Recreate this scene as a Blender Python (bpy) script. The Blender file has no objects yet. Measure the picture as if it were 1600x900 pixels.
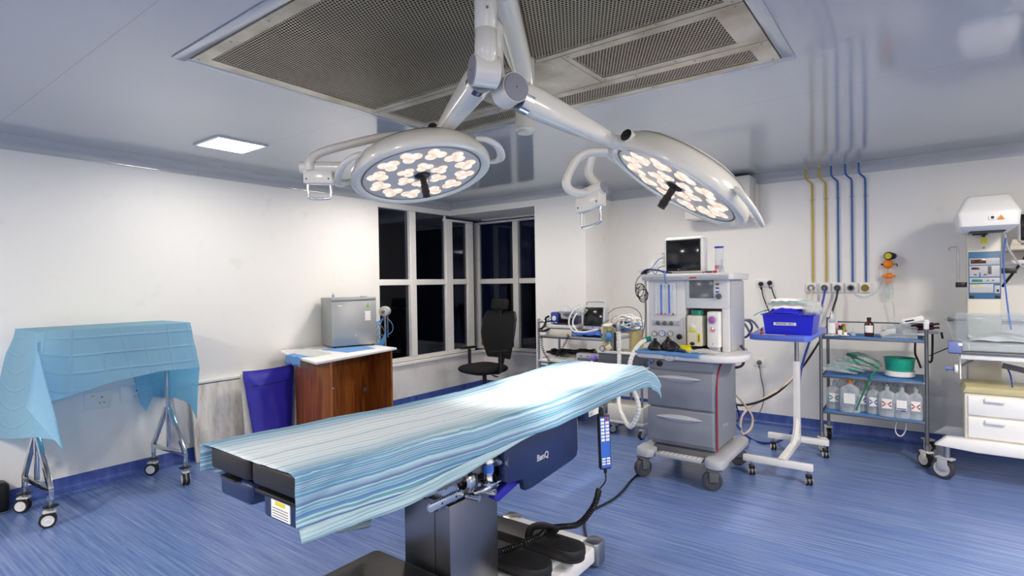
import bpy, bmesh, math, random
from math import sin, cos, pi, radians, sqrt
from mathutils import Vector, Matrix, noise as mnoise
random.seed(7)
SC = bpy.context.scene
COL = SC.collection
V = Vector

# ------------------------------------------------------------ camera, world, light, exposure
FPX = 859.62
YAW, PITCH, ROLL = 0.642307, -0.0090042, -0.0149389
EYE = V((0, 0, 1.5))
_f = V((-sin(YAW) * cos(PITCH), cos(YAW) * cos(PITCH), sin(PITCH)))
_r = V((cos(YAW), sin(YAW), 0)); _u = _r.cross(_f)
CR = _r * cos(ROLL) + _u * sin(ROLL); CU = -_r * sin(ROLL) + _u * cos(ROLL); CF = _f
cam_d = bpy.data.cameras.new('camera'); cam = bpy.data.objects.new('camera', cam_d); COL.objects.link(cam)
cam_d.sensor_width = 36; cam_d.lens = 36 * FPX / 1600; cam_d.clip_start = .05; cam_d.clip_end = 200
cam.matrix_world = Matrix(((CR.x, CU.x, -CF.x, EYE.x), (CR.y, CU.y, -CF.y, EYE.y), (CR.z, CU.z, -CF.z, EYE.z), (0, 0, 0, 1)))
SC.camera = cam

def P(px, py, x=None, y=None, z=None):
    """the point of the room seen at a pixel of the 1600x900 frame, on the plane x=, y= or z="""
    d = CR * ((px - 800) / FPX) - CU * ((py - 450) / FPX) + CF
    t = (z - EYE.z) / d.z if z is not None else (x / d.x if x is not None else y / d.y)
    return EYE + d * t

w = bpy.data.worlds.new('night_sky'); SC.world = w; w.use_nodes = True
w.node_tree.nodes['Background'].inputs[0].default_value = (.0035, .0045, .0125, 1)
w.node_tree.nodes['Background'].inputs[1].default_value = 1.0
SC.view_settings.view_transform = 'Standard'; SC.view_settings.look = 'None'
SC.view_settings.gamma = 1; SC.view_settings.use_curve_mapping = False
SC.view_settings.exposure = 0.58
SC.cycles.use_denoising = True
SC.cycles.max_bounces = 8; SC.cycles.diffuse_bounces = 4; SC.cycles.glossy_bounces = 4
SC.cycles.transmission_bounces = 8; SC.cycles.transparent_max_bounces = 12
SC.cycles.sample_clamp_indirect = 6; SC.cycles.caustics_reflective = False; SC.cycles.caustics_refractive = False

CEIL = 2.58
XL, YB, XR, YF = -5.133, 6.147, 2.9, -4.6       # left wall, back wall, right wall, wall behind the camera
# ceiling light panels (x, y, watts)
PANELS = [(-4.19, 2.08, 5), (1.9, 2.08, 30), (1.2, 3.3, 50), (-3.6, -1.3, 48), (-1.1, -1.3, 55), (2.05, -1.3, 34), (2.05, -4.0, 15), (-4.1, 4.0, 14), (-1.9, 4.6, 12)]  # last two: unseen panels added to brighten the dark far end
LAMP_W = (340, 75)

# ------------------------------------------------------------ materials
def s2l(c):
    if isinstance(c, str):
        c = tuple(int(c[i:i + 2], 16) / 255 for i in (0, 2, 4))
    return tuple(((v / 12.92) if v <= .04045 else ((v + .055) / 1.055) ** 2.4) for v in c)
class NT:
    def __init__(s, name):
        s.m = bpy.data.materials.new(name); s.m.use_nodes = True; s.t = s.m.node_tree; s.t.nodes.clear()
        s.out = s.n('ShaderNodeOutputMaterial')
    def n(s, ty, **kw):
        x = s.t.nodes.new(ty)
        for k, v in kw.items():
            if k.startswith('i_'): x.inputs[k[2:].replace('_', ' ')].default_value = v
            else: setattr(x, k, v)
        return x
    def l(s, a, b): s.t.links.new(a, b)
    def math(s, op, a, b=None, c=None):
        x = s.n('ShaderNodeMath', operation=op)
        for i, v in enumerate((a, b, c)):
            if v is None: continue
            if isinstance(v, (int, float)): x.inputs[i].default_value = v
            else: s.l(v, x.inputs[i])
        return x.outputs[0]
    def mixc(s, f, a, b, bt='MIX'):
        x = s.n('ShaderNodeMix', data_type='RGBA', blend_type=bt)
        for i, v in ((0, f), (6, a), (7, b)):
            if isinstance(v, (int, float)): x.inputs[i].default_value = v
            elif isinstance(v, tuple): x.inputs[i].default_value = (*v[:3], 1)
            else: s.l(v, x.inputs[i])
        return x.outputs[2]
    def noise(s, vec, scale, detail=2, rough=.5, dist=0):
        x = s.n('ShaderNodeTexNoise'); x.inputs['Scale'].default_value = scale; x.inputs['Detail'].default_value = detail
        x.inputs['Roughness'].default_value = rough; x.inputs['Distortion'].default_value = dist
        if vec is not None: s.l(vec, x.inputs['Vector'])
        return x.outputs[0]
    def coord(s, kind='Object', scale=(1, 1, 1), loc=(0, 0, 0), rot=(0, 0, 0)):
        c = s.n('ShaderNodeTexCoord'); m = s.n('ShaderNodeMapping')
        m.inputs['Scale'].default_value = scale; m.inputs['Location'].default_value = loc; m.inputs['Rotation'].default_value = rot
        s.l(c.outputs[kind], m.inputs[0]); return m.outputs[0]
    def geo(s, scale=(1, 1, 1)):
        c = s.n('ShaderNodeNewGeometry'); m = s.n('ShaderNodeMapping'); m.inputs['Scale'].default_value = scale
        s.l(c.outputs['Position'], m.inputs[0]); return m.outputs[0]
    def ramp(s, f, stops, interp='LINEAR'):
        x = s.n('ShaderNodeValToRGB'); r = x.color_ramp; r.interpolation = interp
        while len(r.elements) < len(stops): r.elements.new(.5)
        for e, (p, c) in zip(r.elements, stops): e.position = p; e.color = (*c[:3], 1)
        s.l(f, x.inputs[0]); return x.outputs[0]
    def bsdf(s, col, rough=.5, metal=0, spec=.5, **kw):
        b = s.n('ShaderNodeBsdfPrincipled')
        for nm, v in (('Base Color', col), ('Roughness', rough), ('Metallic', metal), ('Specular IOR Level', spec)):
            if isinstance(v, tuple): b.inputs[nm].default_value = (*v[:3], 1)
            elif isinstance(v, (int, float)): b.inputs[nm].default_value = v
            else: s.l(v, b.inputs[nm])
        for k, v in kw.items():
            k = k.replace('_', ' ')
            if isinstance(v, tuple): b.inputs[k].default_value = (*v[:3], 1)
            else: b.inputs[k].default_value = v
        s.b = b; return b
    def bump(s, h, strength=.2, dist=.01):
        x = s.n('ShaderNodeBump'); x.inputs['Strength'].default_value = strength; x.inputs['Distance'].default_value = dist
        s.l(h, x.inputs['Height']); s.l(x.outputs[0], s.b.inputs['Normal'])
    def done(s, sh=None):
        s.l((sh or s.b).outputs[0], s.out.inputs[0]); return s.m

def simple(name, col, rough=.5, metal=0, var=.06, scale=9, bump=0, bscale=120, spec=.5, **kw):
    t = NT(name); c = s2l(col)
    n = t.noise(t.coord(), scale, 3)
    t.bsdf(t.mixc(n, tuple(v * (1 - var) for v in c), tuple(min(1, v * (1 + var)) for v in c)), rough, metal, spec, **kw)
    if bump: t.bump(t.noise(t.coord(), bscale, 2), bump, .002)
    return t.done()
def clear(name, tint='F2F6F8', alpha=.25, rough=.08, white=.0):
    """thin clear plastic or glass: mostly see-through with a glossy skin"""
    t = NT(name); tr = t.n('ShaderNodeBsdfTransparent'); tr.inputs[0].default_value = (*s2l(tint), 1)
    t.bsdf(s2l(tint), rough, 0, .6)
    fr = t.n('ShaderNodeLayerWeight'); fr.inputs[0].default_value = .35
    nz = t.noise(t.coord(), 14, 2)
    f = t.math('ADD', t.math('MULTIPLY', fr.outputs['Facing'], .55), t.math('MULTIPLY', nz, alpha * 2), None)
    f = t.math('MINIMUM', f, .95)
    mx = t.n('ShaderNodeMixShader'); t.l(f, mx.inputs[0]); t.l(tr.outputs[0], mx.inputs[1]); t.l(t.b.outputs[0], mx.inputs[2])
    return t.done(mx)
def emit(name, col, strength):
    t = NT(name); e = t.n('ShaderNodeEmission'); e.inputs[0].default_value = (*s2l(col), 1); e.inputs[1].default_value = strength
    return t.done(e)

M = {}
def mk():
    # painted wall with faint mottling
    t = NT('wall_paint'); n = t.noise(t.geo(), .9, 5); n2 = t.noise(t.geo(), 6, 4)
    c = t.mixc(n, s2l('EFEDE9'), s2l('F5F4F0')); c = t.mixc(t.ramp(n2, [(.62, (0, 0, 0)), (.75, (.25, .25, .25))]), c, s2l('DCDAD4'))
    t.bsdf(c, .5, 0, .35); t.bump(t.noise(t.geo(), 45, 3), .06, .004); M['wall'] = t.done()
    # scuffed lower wall under the window
    t = NT('wall_stained'); n = t.noise(t.geo(), 3.5, 6, .65); g = t.n('ShaderNodeSeparateXYZ'); t.l(t.geo(), g.inputs[0])
    c = t.ramp(n, [(.4, s2l('F3F1EC')), (.6, s2l('EDE9E2')), (.78, s2l('D6CFC0'))])
    t.bsdf(c, .55, 0, .3); t.bump(n, .15, .01); M['wall_low'] = t.done()
    # glossy ceiling with panel seams
    t = NT('ceiling_gloss'); g = t.n('ShaderNodeSeparateXYZ'); t.l(t.geo(), g.inputs[0])
    seam = None
    for y0 in SEAMS:
        d = t.math('LESS_THAN', t.math('ABSOLUTE', t.math('SUBTRACT', g.outputs[1], y0)), .0025)
        seam = d if seam is None else t.math('MAXIMUM', seam, d)
    n = t.noise(t.geo(), .7, 3)
    c = t.mixc(n, s2l('B4B8BB'), s2l('BDC0C3')); c = t.mixc(t.math('MULTIPLY', seam, .4), c, s2l('8C8C90'))
    t.bsdf(c, .10, 0, .6, Coat_Weight=.35, Coat_Roughness=.05); t.bump(t.noise(t.geo(), 2.2, 2), .05, .02); M['ceil'] = t.done()
    # blue sheet vinyl, streaked along x
    t = NT('blue_vinyl')
    a = t.noise(t.geo((1.6, 60, 1)), 1, 5, .7); b = t.noise(t.geo((4.5, 150, 1)), 1, 3, .7); cc = t.noise(t.geo((.8, 6, 1)), 1, 3)
    c = t.ramp(a, [(.3, s2l('4A6099')), (.47, s2l('647BAE')), (.6, s2l('788EBB')), (.75, s2l('95A7C9'))])
    c = t.mixc(t.ramp(b, [(.66, (0, 0, 0)), (.74, (.75, .75, .75))]), c, s2l('B4C4DC'))
    c = t.mixc(t.ramp(b, [(.24, (.8, .8, .8)), (.33, (0, 0, 0))]), c, s2l('2C417C'))
    c = t.mixc(t.ramp(cc, [(.35, (.3, .3, .3)), (.6, (0, 0, 0))]), c, s2l('4A68A8'))
    t.bsdf(c, .27, 0, .45); t.bump(a, .03, .003); M['floor'] = t.done()
    t = NT('blue_vinyl_skirting'); a = t.noise(t.geo((9, 9, 1.5)), 2, 4, .6)
    t.bsdf(t.ramp(a, [(.3, s2l('3A4F96')), (.6, s2l('4C63AC')), (.8, s2l('6F84C0'))]), .35, 0, .4); M['skirt'] = t.done()
    # perforated sheet: staggered round holes
    t = NT('perforated_metal'); g = t.n('ShaderNodeSeparateXYZ'); t.l(t.geo(), g.inputs[0]); p = .0165
    def cell(ox, oy):
        fx = t.math('SUBTRACT', t.math('FRACT', t.math('ADD', t.math('DIVIDE', g.outputs[0], p), ox)), .5)
        fy = t.math('SUBTRACT', t.math('FRACT', t.math('ADD', t.math('DIVIDE', g.outputs[1], p * 1.732), oy)), .5)
        fy = t.math('MULTIPLY', fy, 1.732)
        return t.math('SQRT', t.math('ADD', t.math('MULTIPLY', fx, fx), t.math('MULTIPLY', fy, fy)))
    d = t.math('MINIMUM', cell(0, 0), cell(.5, .5)); hole = t.math('LESS_THAN', d, .345)
    t.bsdf(t.mixc(t.noise(t.geo(), 3, 4), s2l('A89D85'), s2l('C6BCA4')), .42, .45)
    tr = t.n('ShaderNodeBsdfTransparent'); mx = t.n('ShaderNodeMixShader'); t.l(hole, mx.inputs[0]); t.l(t.b.outputs[0], mx.inputs[1]); t.l(tr.outputs[0], mx.inputs[2])
    M['perf'] = t.done(mx)
    t = NT('stained_sheet_metal'); n = t.noise(t.geo(), 5, 5)
    t.bsdf(t.ramp(n, [(.3, s2l('A79A7E')), (.55, s2l('D0C7B2')), (.8, s2l('E4DECF'))]), .32, .4); M['sheetmetal'] = t.done()
    M['plenum'] = simple('duct_dark', '1A1917', .8)
    M['lampwhite'] = simple('enamel_ivory', 'E6E2D6', .22, 0, .03, Coat_Weight=.4)
    M['lampgrey'] = simple('lamp_grey_cap', '8E8E96', .4)
    M['lens'] = simple('lamp_glass_plate', 'D8D0C6', .12)
    M['chrome'] = simple('chrome', 'D5D7DA', .12, 1, .03)
    M['steel'] = simple('brushed_steel', 'A9ABAE', .3, .95, .06, 30)
    M['dsteel'] = simple('worn_steel_tube', '85868A', .35, .9, .1, 30)
    M['black'] = simple('black_plastic', '0E0E10', .42)
    M['rubber'] = simple('black_rubber', '1B1B1D', .7)
    M['vinylblack'] = simple('black_cushion_vinyl', '1C1B1D', .5, 0, .15, 20, .2, 90)
    M['navy'] = simple('navy_cover', '1D2C55', .35, 0, .06)
    M['navydeep'] = simple('deep_blue_cover', '161F5E', .35)
    M['white'] = simple('white_plastic', 'EDEDEB', .35, 0, .03)
    M['offwhite'] = simple('offwhite_plastic', 'DFDDD4', .4, 0, .04)
    M['cream'] = simple('cream_plastic', 'E4DFCF', .4, 0, .05)
    M['frame'] = simple('window_frame_paint', 'F3F1EC', .4, 0, .05, 14)
    M['grey'] = simple('machine_grey', '878B96', .42, 0, .03)
    M['greyd'] = simple('machine_dark_grey', '5E6068', .5, 0, .05)
    M['greyl'] = simple('machine_light_grey', 'B9BBC0', .4, 0, .04)
    M['panelwhite'] = simple('machine_white', 'DEDDDD', .4, 0, .03)
    M['red'] = simple('red_trim', 'A5323A', .4)
    M['wheelgrey'] = simple('wheel_grey', '3E4148', .55)
    M['screen'] = simple('dark_screen', '15161A', .12, 0, .1)
    M['screeng'] = simple('grey_screen', '6A6B70', .18, 0, .12)
    M['bluecloth'] = simple('blue_tray_paper', '6494CC', .8, 0, .1, 25, .3, 40)
    M['bluemat'] = simple('blue_shelf_paper', '4C80BC', .8, 0, .12, 25, .3, 40)
    M['royal'] = simple('royal_blue_vinyl', '2C27A8', .55, 0, .12, 12, .3, 200)
    M['bluebin'] = simple('blue_plastic', '1E22C8', .3, 0, .06)
    M['bluetop'] = simple('mid_blue_tray', '5B74D6', .3, 0, .05)
    M['teal'] = simple('green_basin', '1FA88C', .35, 0, .05)
    M['green'] = simple('green_tube', '117A55', .4)
    M['orange'] = simple('orange_plastic', 'F08C10', .35)
    M['yellow'] = simple('yellow_plastic', 'D8C81C', .4)
    M['brass'] = simple('brass', 'A88A48', .3, .9)
    M['pipeyellow'] = simple('pipe_yellow', 'C9A82A', .4)
    M['pipeblue'] = simple('pipe_blue', '2F63A8', .4)
    M['hosepeach'] = simple('peach_hose', 'D9C4AE', .5)
    M['hoseblue'] = simple('blue_hose', '24409C', .4)
    M['hosewhite'] = simple('corrugated_white', 'E8E7E2', .45)
    M['brown'] = simple('amber_glass', '4A1E10', .12)
    M['pink'] = simple('pink_liquid', 'E79AB8', .3)
    M['magenta'] = simple('magenta_dial', 'B85CB4', .35)
    M['purple'] = simple('purple_bulb', '9A7BD8', .35)
    M['maroon'] = simple('maroon_leather', '3A0F2C', .5)
    M['vapgreen'] = simple('green_cap', '0F7A62', .4)
    M['lightbluetube'] = simple('light_blue_tube', '4E93D0', .4)
    M['meshblack'] = simple('chair_mesh', '08080A', .85, 0, .3, 60, .5, 300)
    M['paper'] = simple('paper', 'F3F2EE', .7)
    M['labelgreen'] = simple('label_green', '6EB92B', .5)
    M['labelyellow'] = simple('label_yellow', 'E2D52C', .5)
    M['labelblue'] = simple('label_blue', '3C6FD0', .5)
    M['labelred'] = simple('label_red', 'C8402E', .5)
    M['warmpanel'] = simple('front_panel_blue', '3F6C92', .45)
    M['warmcream'] = simple('warmer_cream', 'DCD7CA', .4, 0, .03)
    M['tank'] = clear('yellowed_jar', 'EFE6BE', .18)
    M['clear'] = clear('clear_plastic', 'F4F7F8', .12)
    M['acryl'] = clear('clear_acrylic', 'F4F7FA', .06, .04)
    M['film'] = clear('plastic_film', 'F4F6F6', .18, .15)
    M['filmblue'] = clear('bluish_film', 'CFE6E6', .35, .2)
    M['saline'] = clear('bottle_plastic', 'E3EAF0', .38, .2)
    M['silver'] = simple('silver_fridge', 'A9ABAD', .38, .55, .03, 3)
    M['silverd'] = simple('silver_fridge_side', '9DA0A2', .45, .45, .03, 3)
    M['lampled'] = emit('ceiling_diffuser', 'FFFFFF', 14)
    # laminate wood with vertical figure
    t = NT('brown_laminate'); n = t.noise(t.coord(scale=(7, 7, .8)), 2.2, 5, .6, 1.2); n2 = t.noise(t.coord(scale=(60, 60, 1.5)), 1, 3)
    c = t.ramp(n, [(.28, s2l('6A3314')), (.45, s2l('965122')), (.6, s2l('B86C2E')), (.78, s2l('7C3F18'))])
    t.bsdf(t.mixc(t.math('MULTIPLY', n2, .3), c, s2l('45200D')), .33, 0, .45); M['wood'] = t.done()
    # weathered whitish board
    t = NT('scuffed_board'); n = t.noise(t.coord(scale=(3, 5, 1)), 3, 6, .7); n2 = t.noise(t.coord(scale=(20, 20, 2)), 3, 4, .7)
    c = t.ramp(n, [(.3, s2l('EDEAE5')), (.52, s2l('DAD5CE')), (.7, s2l('B9B2A8'))])
    t.bsdf(t.mixc(t.ramp(n2, [(.6, (0, 0, 0)), (.7, (.6, .6, .6))]), c, s2l('A39B90')), .6); M['board'] = t.done()
    # striped bed sheet: stripes run along the table (uv: u across in metres, v along)
    t = NT('striped_cotton'); uv0 = t.n('ShaderNodeTexCoord').outputs['UV']; mpw = t.n('ShaderNodeMapping'); mpw.inputs['Scale'].default_value = (9, 3.5, 1); t.l(uv0, mpw.inputs[0]); wv = t.n('ShaderNodeTexNoise'); wv.inputs['Scale'].default_value = 1; wv.inputs['Detail'].default_value = 3; t.l(mpw.outputs[0], wv.inputs['Vector']); sc_ = t.n('ShaderNodeVectorMath', operation='SCALE'); sc_.inputs['Scale'].default_value = .02; t.l(wv.outputs['Color'], sc_.inputs[0]); ad_ = t.n('ShaderNodeVectorMath', operation='ADD'); t.l(uv0, ad_.inputs[0]); t.l(sc_.outputs[0], ad_.inputs[1]); uv = ad_.outputs[0]
    def st(scale, det, vy, seed):
        m = t.n('ShaderNodeMapping'); m.inputs['Scale'].default_value = (scale, vy, 1); m.inputs['Location'].default_value = (seed, seed, 0); t.l(uv, m.inputs[0])
        return t.noise(m.outputs[0], 1, det, .55)
    a = st(30, 1.2, .10, 3.1); b = st(88, 1, .1, 8.3); f = st(230, 1, .3, 1.7)
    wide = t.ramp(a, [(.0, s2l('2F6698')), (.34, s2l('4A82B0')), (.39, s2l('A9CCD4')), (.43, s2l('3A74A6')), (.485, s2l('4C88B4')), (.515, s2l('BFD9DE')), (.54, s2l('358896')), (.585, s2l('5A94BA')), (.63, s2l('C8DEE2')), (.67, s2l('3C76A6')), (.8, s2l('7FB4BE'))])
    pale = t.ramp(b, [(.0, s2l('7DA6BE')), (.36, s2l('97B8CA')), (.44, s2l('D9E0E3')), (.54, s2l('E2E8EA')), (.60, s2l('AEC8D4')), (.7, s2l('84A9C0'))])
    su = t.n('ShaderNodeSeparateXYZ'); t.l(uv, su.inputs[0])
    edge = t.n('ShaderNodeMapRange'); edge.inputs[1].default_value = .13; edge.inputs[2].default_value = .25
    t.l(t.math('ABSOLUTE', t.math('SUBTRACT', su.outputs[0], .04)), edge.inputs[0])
    c = t.mixc(edge.outputs[0], pale, wide)  # middle painted paler: strong lamp light put into the colour, stripes finer there
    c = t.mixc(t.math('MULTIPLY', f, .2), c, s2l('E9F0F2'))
    c = t.mixc(t.ramp(b, [(.66, (0, 0, 0)), (.68, (.5, .5, .5)), (.7, (0, 0, 0))]), c, s2l('7A5C86'))
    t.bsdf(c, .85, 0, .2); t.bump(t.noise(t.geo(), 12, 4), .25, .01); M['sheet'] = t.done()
    # non-woven drape: creased, slightly see-through
    t = NT('drape_blue'); n = t.noise(t.coord(), 6, 4)
    m = t.n('ShaderNodeTexCoord').outputs['UV']; sp = t.n('ShaderNodeSeparateXYZ'); t.l(m, sp.inputs[0])
    def crease(o, per):
        return t.math('SUBTRACT', 1, t.math('MINIMUM', t.math('MULTIPLY', t.math('ABSOLUTE', t.math('SUBTRACT', t.math('FRACT', t.math('DIVIDE', o, per)), .5)), per * 90), 1))
    cr = t.math('MAXIMUM', crease(sp.outputs[0], .135), crease(sp.outputs[1], .115))
    col = t.mixc(n, s2l('ABDDEF'), s2l('C0E8F5')); t.bsdf(col, .75, 0, .25)
    t.bump(t.math('ADD', cr, t.math('MULTIPLY', n, .6)), .5, .006)
    tl = t.n('ShaderNodeBsdfTranslucent'); tl.inputs[0].default_value = (*s2l('6CC4F0'), 1)
    tp = t.n('ShaderNodeBsdfTransparent'); tp.inputs[0].default_value = (*s2l('A5D8F0'), 1)
    mx = t.n('ShaderNodeMixShader'); mx.inputs[0].default_value = .45; t.l(t.b.outputs[0], mx.inputs[1]); t.l(tl.outputs[0], mx.inputs[2])
    mx2 = t.n('ShaderNodeMixShader'); mx2.inputs[0].default_value = .14; t.l(mx.outputs[0], mx2.inputs[1]); t.l(tp.outputs[0], mx2.inputs[2])
    M['drape'] = t.done(mx2)
    # window pane: thin glass with a real reflection
    t = NT('window_glass'); tr = t.n('ShaderNodeBsdfTransparent'); tr.inputs[0].default_value = (.55, .58, .68, 1)
    gl = t.n('ShaderNodeBsdfGlossy'); gl.inputs['Roughness'].default_value = .03; fr = t.n('ShaderNodeFresnel'); fr.inputs[0].default_value = 1.45
    n = t.noise(t.geo(), 3, 2)
    f = t.math('ADD', t.math('MULTIPLY', fr.outputs[0], .75), t.math('MULTIPLY', n, .01))
    mx = t.n('ShaderNodeMixShader'); t.l(f, mx.inputs[0]); t.l(tr.outputs[0], mx.inputs[1]); t.l(gl.outputs[0], mx.inputs[2]); M['glass'] = t.done(mx)
    # glowing LED optics
    t = NT('led_optic'); vo = t.n('ShaderNodeTexVoronoi'); vo.inputs['Scale'].default_value = 55; t.l(t.coord(), vo.inputs['Vector'])
    n = t.noise(t.coord(), 22, 3)
    c = t.ramp(n, [(.35, s2l('EFCDB8')), (.48, s2l('FAEADF')), (.6, s2l('FFFAF6'))])
    c = t.mixc(t.math('MULTIPLY', vo.outputs[0], .5), c, s2l('C49478'))
    e = t.n('ShaderNodeEmission'); t.l(c, e.inputs[0]); e.inputs[1].default_value = .85; M['led'] = t.done(e)
    t = NT('sheet_hem_pale'); t.bsdf(t.ramp(t.noise(t.geo((6, .8, 110)), 1, 2), [(.35, s2l('8FB4C0')), (.5, s2l('C2D8DA')), (.65, s2l('A4C6CE'))]), .85); M['sheetpale'] = t.done()
    M['colsteel'] = simple('column_steel', '85878E', .3, .95, .05, 30)
    M['cornerblue'] = simple('slate_blue_plastic', '6F7FB4', .4)
    M['traycream'] = simple('yellowed_tray', 'BDB58A', .35, 0, .1)
    M['city'] = simple('night_facade', '20222E', .9)

SEAMS = [0.44, P(1150, 167, z=CEIL).y, P(504, 199, z=CEIL).y, P(860, 300, z=CEIL).y]
SEAMS[0] = P(0, 191, z=CEIL).y
mk()

# ------------------------------------------------------------ mesh helpers
class MB:
    def __init__(s, X=None):
        s.v = []; s.f = []; s.fm = []; s.mats = []; s.uv = {}; s.X = X or Matrix.Identity(4)
    def mi(s, m):
        m = M[m] if isinstance(m, str) else m
        if m not in s.mats: s.mats.append(m)
        return s.mats.index(m)
    def add(s, vs, fs, m, X=None):
        T = s.X @ X if X is not None else s.X; o = len(s.v); i = s.mi(m)
        s.v += [T @ V(p) for p in vs]; s.f += [tuple(o + k for k in f) for f in fs]; s.fm += [i] * len(fs); return s
    def box(s, a, b, m, bev=0, seg=2, X=None):
        """box between corners a and b, edges rounded by bev"""
        a, b = V(a), V(b); lo = V(map(min, a, b)); hi = V(map(max, a, b)); c = (lo + hi) / 2; d = hi - lo
        bm = bmesh.new(); bmesh.ops.create_cube(bm, size=1)
        for q in bm.verts: q.co = V((q.co.x * d.x, q.co.y * d.y, q.co.z * d.z)) + c
        bev = min(bev, min(d) * .49)
        if bev > 0: bmesh.ops.bevel(bm, geom=bm.edges[:], offset=bev, segments=seg, profile=.5, affect='EDGES')
        bm.verts.index_update(); s.add([q.co.copy() for q in bm.verts], [[q.index for q in f.verts] for f in bm.faces], m, X); bm.free(); return s
    def obox(s, c, d, m, bev=0, rot=(0, 0, 0), seg=2):
        from mathutils import Euler
        X = Matrix.Translation(c) @ Euler(rot).to_matrix().to_4x4(); h = V(d) / 2
        return s.box(-h, h, m, bev, seg, X)
    def cyl(s, p0, p1, r, m, r2=None, seg=20, cap=True):
        p0, p1 = V(p0), V(p1); r2 = r if r2 is None else r2; z = (p1 - p0).normalized()
        x = z.orthogonal().normalized(); y = z.cross(x); vs = []
        for p, rr in ((p0, r), (p1, r2)):
            vs += [p + (x * cos(2 * pi * k / seg) + y * sin(2 * pi * k / seg)) * rr for k in range(seg)]
        fs = [(k, (k + 1) % seg, seg + (k + 1) % seg, seg + k) for k in range(seg)]
        if cap: fs += [tuple(range(seg - 1, -1, -1)), tuple(range(seg, 2 * seg))]
        return s.add(vs, fs, m)
    def tube(s, pts, r, m, seg=8, smooth=0, flat=1.0, cap=True):
        pts = [V(p) for p in pts]
        if smooth: pts = spline(pts, smooth)
        n = len(pts); rs = r if isinstance(r, (list, tuple)) else [r] * n
        if len(rs) != n: rs = [rs[min(len(rs) - 1, int(i * len(rs) / n))] for i in range(n)]
        t = (pts[1] - pts[0]).normalized(); x = t.orthogonal().normalized()
        if abs(t.z) < .9: x = V((0, 0, 1)).cross(t).normalized()
        vs = []
        for i, p in enumerate(pts):
            t = (pts[min(i + 1, n - 1)] - pts[max(i - 1, 0)])
            t = t.normalized() if t.length > 1e-9 else V((0, 0, 1))
            x = (x - t * x.dot(t)); x = x.normalized() if x.length > 1e-6 else t.orthogonal().normalized(); y = t.cross(x)
            vs += [p + (x * cos(2 * pi * k / seg) + y * sin(2 * pi * k / seg) * flat) * rs[i] for k in range(seg)]
        fs = [(i * seg + k, i * seg + (k + 1) % seg, (i + 1) * seg + (k + 1) % seg, (i + 1) * seg + k) for i in range(n - 1) for k in range(seg)]
        if cap: fs += [tuple(range(seg - 1, -1, -1)), tuple(range((n - 1) * seg, n * seg))]
        return s.add(vs, fs, m)
    def lathe(s, prof, m, at=(0, 0, 0), ax=(0, 0, 1), seg=28, sx=1, sy=1, a0=0, a1=2 * pi):
        """profile of (radius, height) turned round ax at at"""
        z = V(ax).normalized(); x = (V((1, 0, 0)) if abs(z.x) < .8 else V((0, 1, 0))); x = (x - z * x.dot(z)).normalized(); y = z.cross(x); at = V(at)
        vs = []; fs = []; n = len(prof)
        for k in range(seg):
            a = 2 * pi * k / seg
            for r, h in prof: vs.append(at + (x * cos(a) * sx + y * sin(a) * sy) * max(r, 1e-5) + z * h)
        for k in range(seg):
            k2 = (k + 1) % seg
            for i in range(n - 1): fs.append((k * n + i, k2 * n + i, k2 * n + i + 1, k * n + i + 1))
        return s.add(vs, fs, m)
    def prism(s, pts, lo, hi, m, ax='z', bev=0, X=None):
        """outline pts extruded along axis ax from lo to hi"""
        def q(u, v, h): return {'z': (u, v, h), 'y': (u, h, v), 'x': (h, u, v)}[ax]
        n = len(pts); bm = bmesh.new()
        a = [bm.verts.new(q(u, v, lo)) for u, v in pts]; b = [bm.verts.new(q(u, v, hi)) for u, v in pts]
        bm.faces.new(a); bm.faces.new(b[::-1])
        for k in range(n): bm.faces.new((a[k], a[(k + 1) % n], b[(k + 1) % n], b[k]))
        bmesh.ops.recalc_face_normals(bm, faces=bm.faces[:])
        if bev:
            es = [e for e in bm.edges if (e.verts[0] in a) == (e.verts[1] in a)]
            bmesh.ops.bevel(bm, geom=es, offset=bev, segments=2, profile=.5, affect='EDGES')
        bm.verts.index_update(); s.add([v.co.copy() for v in bm.verts], [[v.index for v in f.verts] for f in bm.faces], m, X); bm.free(); return s
    def ball(s, c, r, m, seg=20, rings=12, X=None):
        r = (r, r, r) if isinstance(r, (int, float)) else r; c = V(c); vs = []; fs = []
        for i in range(rings + 1):
            th = pi * i / rings
            for k in range(seg): a = 2 * pi * k / seg; vs.append(c + V((r[0] * sin(th) * cos(a), r[1] * sin(th) * sin(a), r[2] * cos(th))))
        for i in range(rings):
            for k in range(seg): fs.append((i * seg + k, (i + 1) * seg + k, (i + 1) * seg + (k + 1) % seg, i * seg + (k + 1) % seg))
        return s.add(vs, fs, m, X)
    def grid(s, fn, nu, nv, m, uvs=None, closed=False):
        o = len(s.v); vs = [fn(i / nu, j / nv) for j in range(nv + 1) for i in range(nu + 1)]
        fs = [(j * (nu + 1) + i, j * (nu + 1) + i + 1, (j + 1) * (nu + 1) + i + 1, (j + 1) * (nu + 1) + i) for j in range(nv) for i in range(nu)]
        s.add(vs, fs, m)
        if uvs:
            for j in range(nv + 1):
                for i in range(nu + 1): s.uv[o + j * (nu + 1) + i] = uvs(i / nu, j / nv)
        return s
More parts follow.
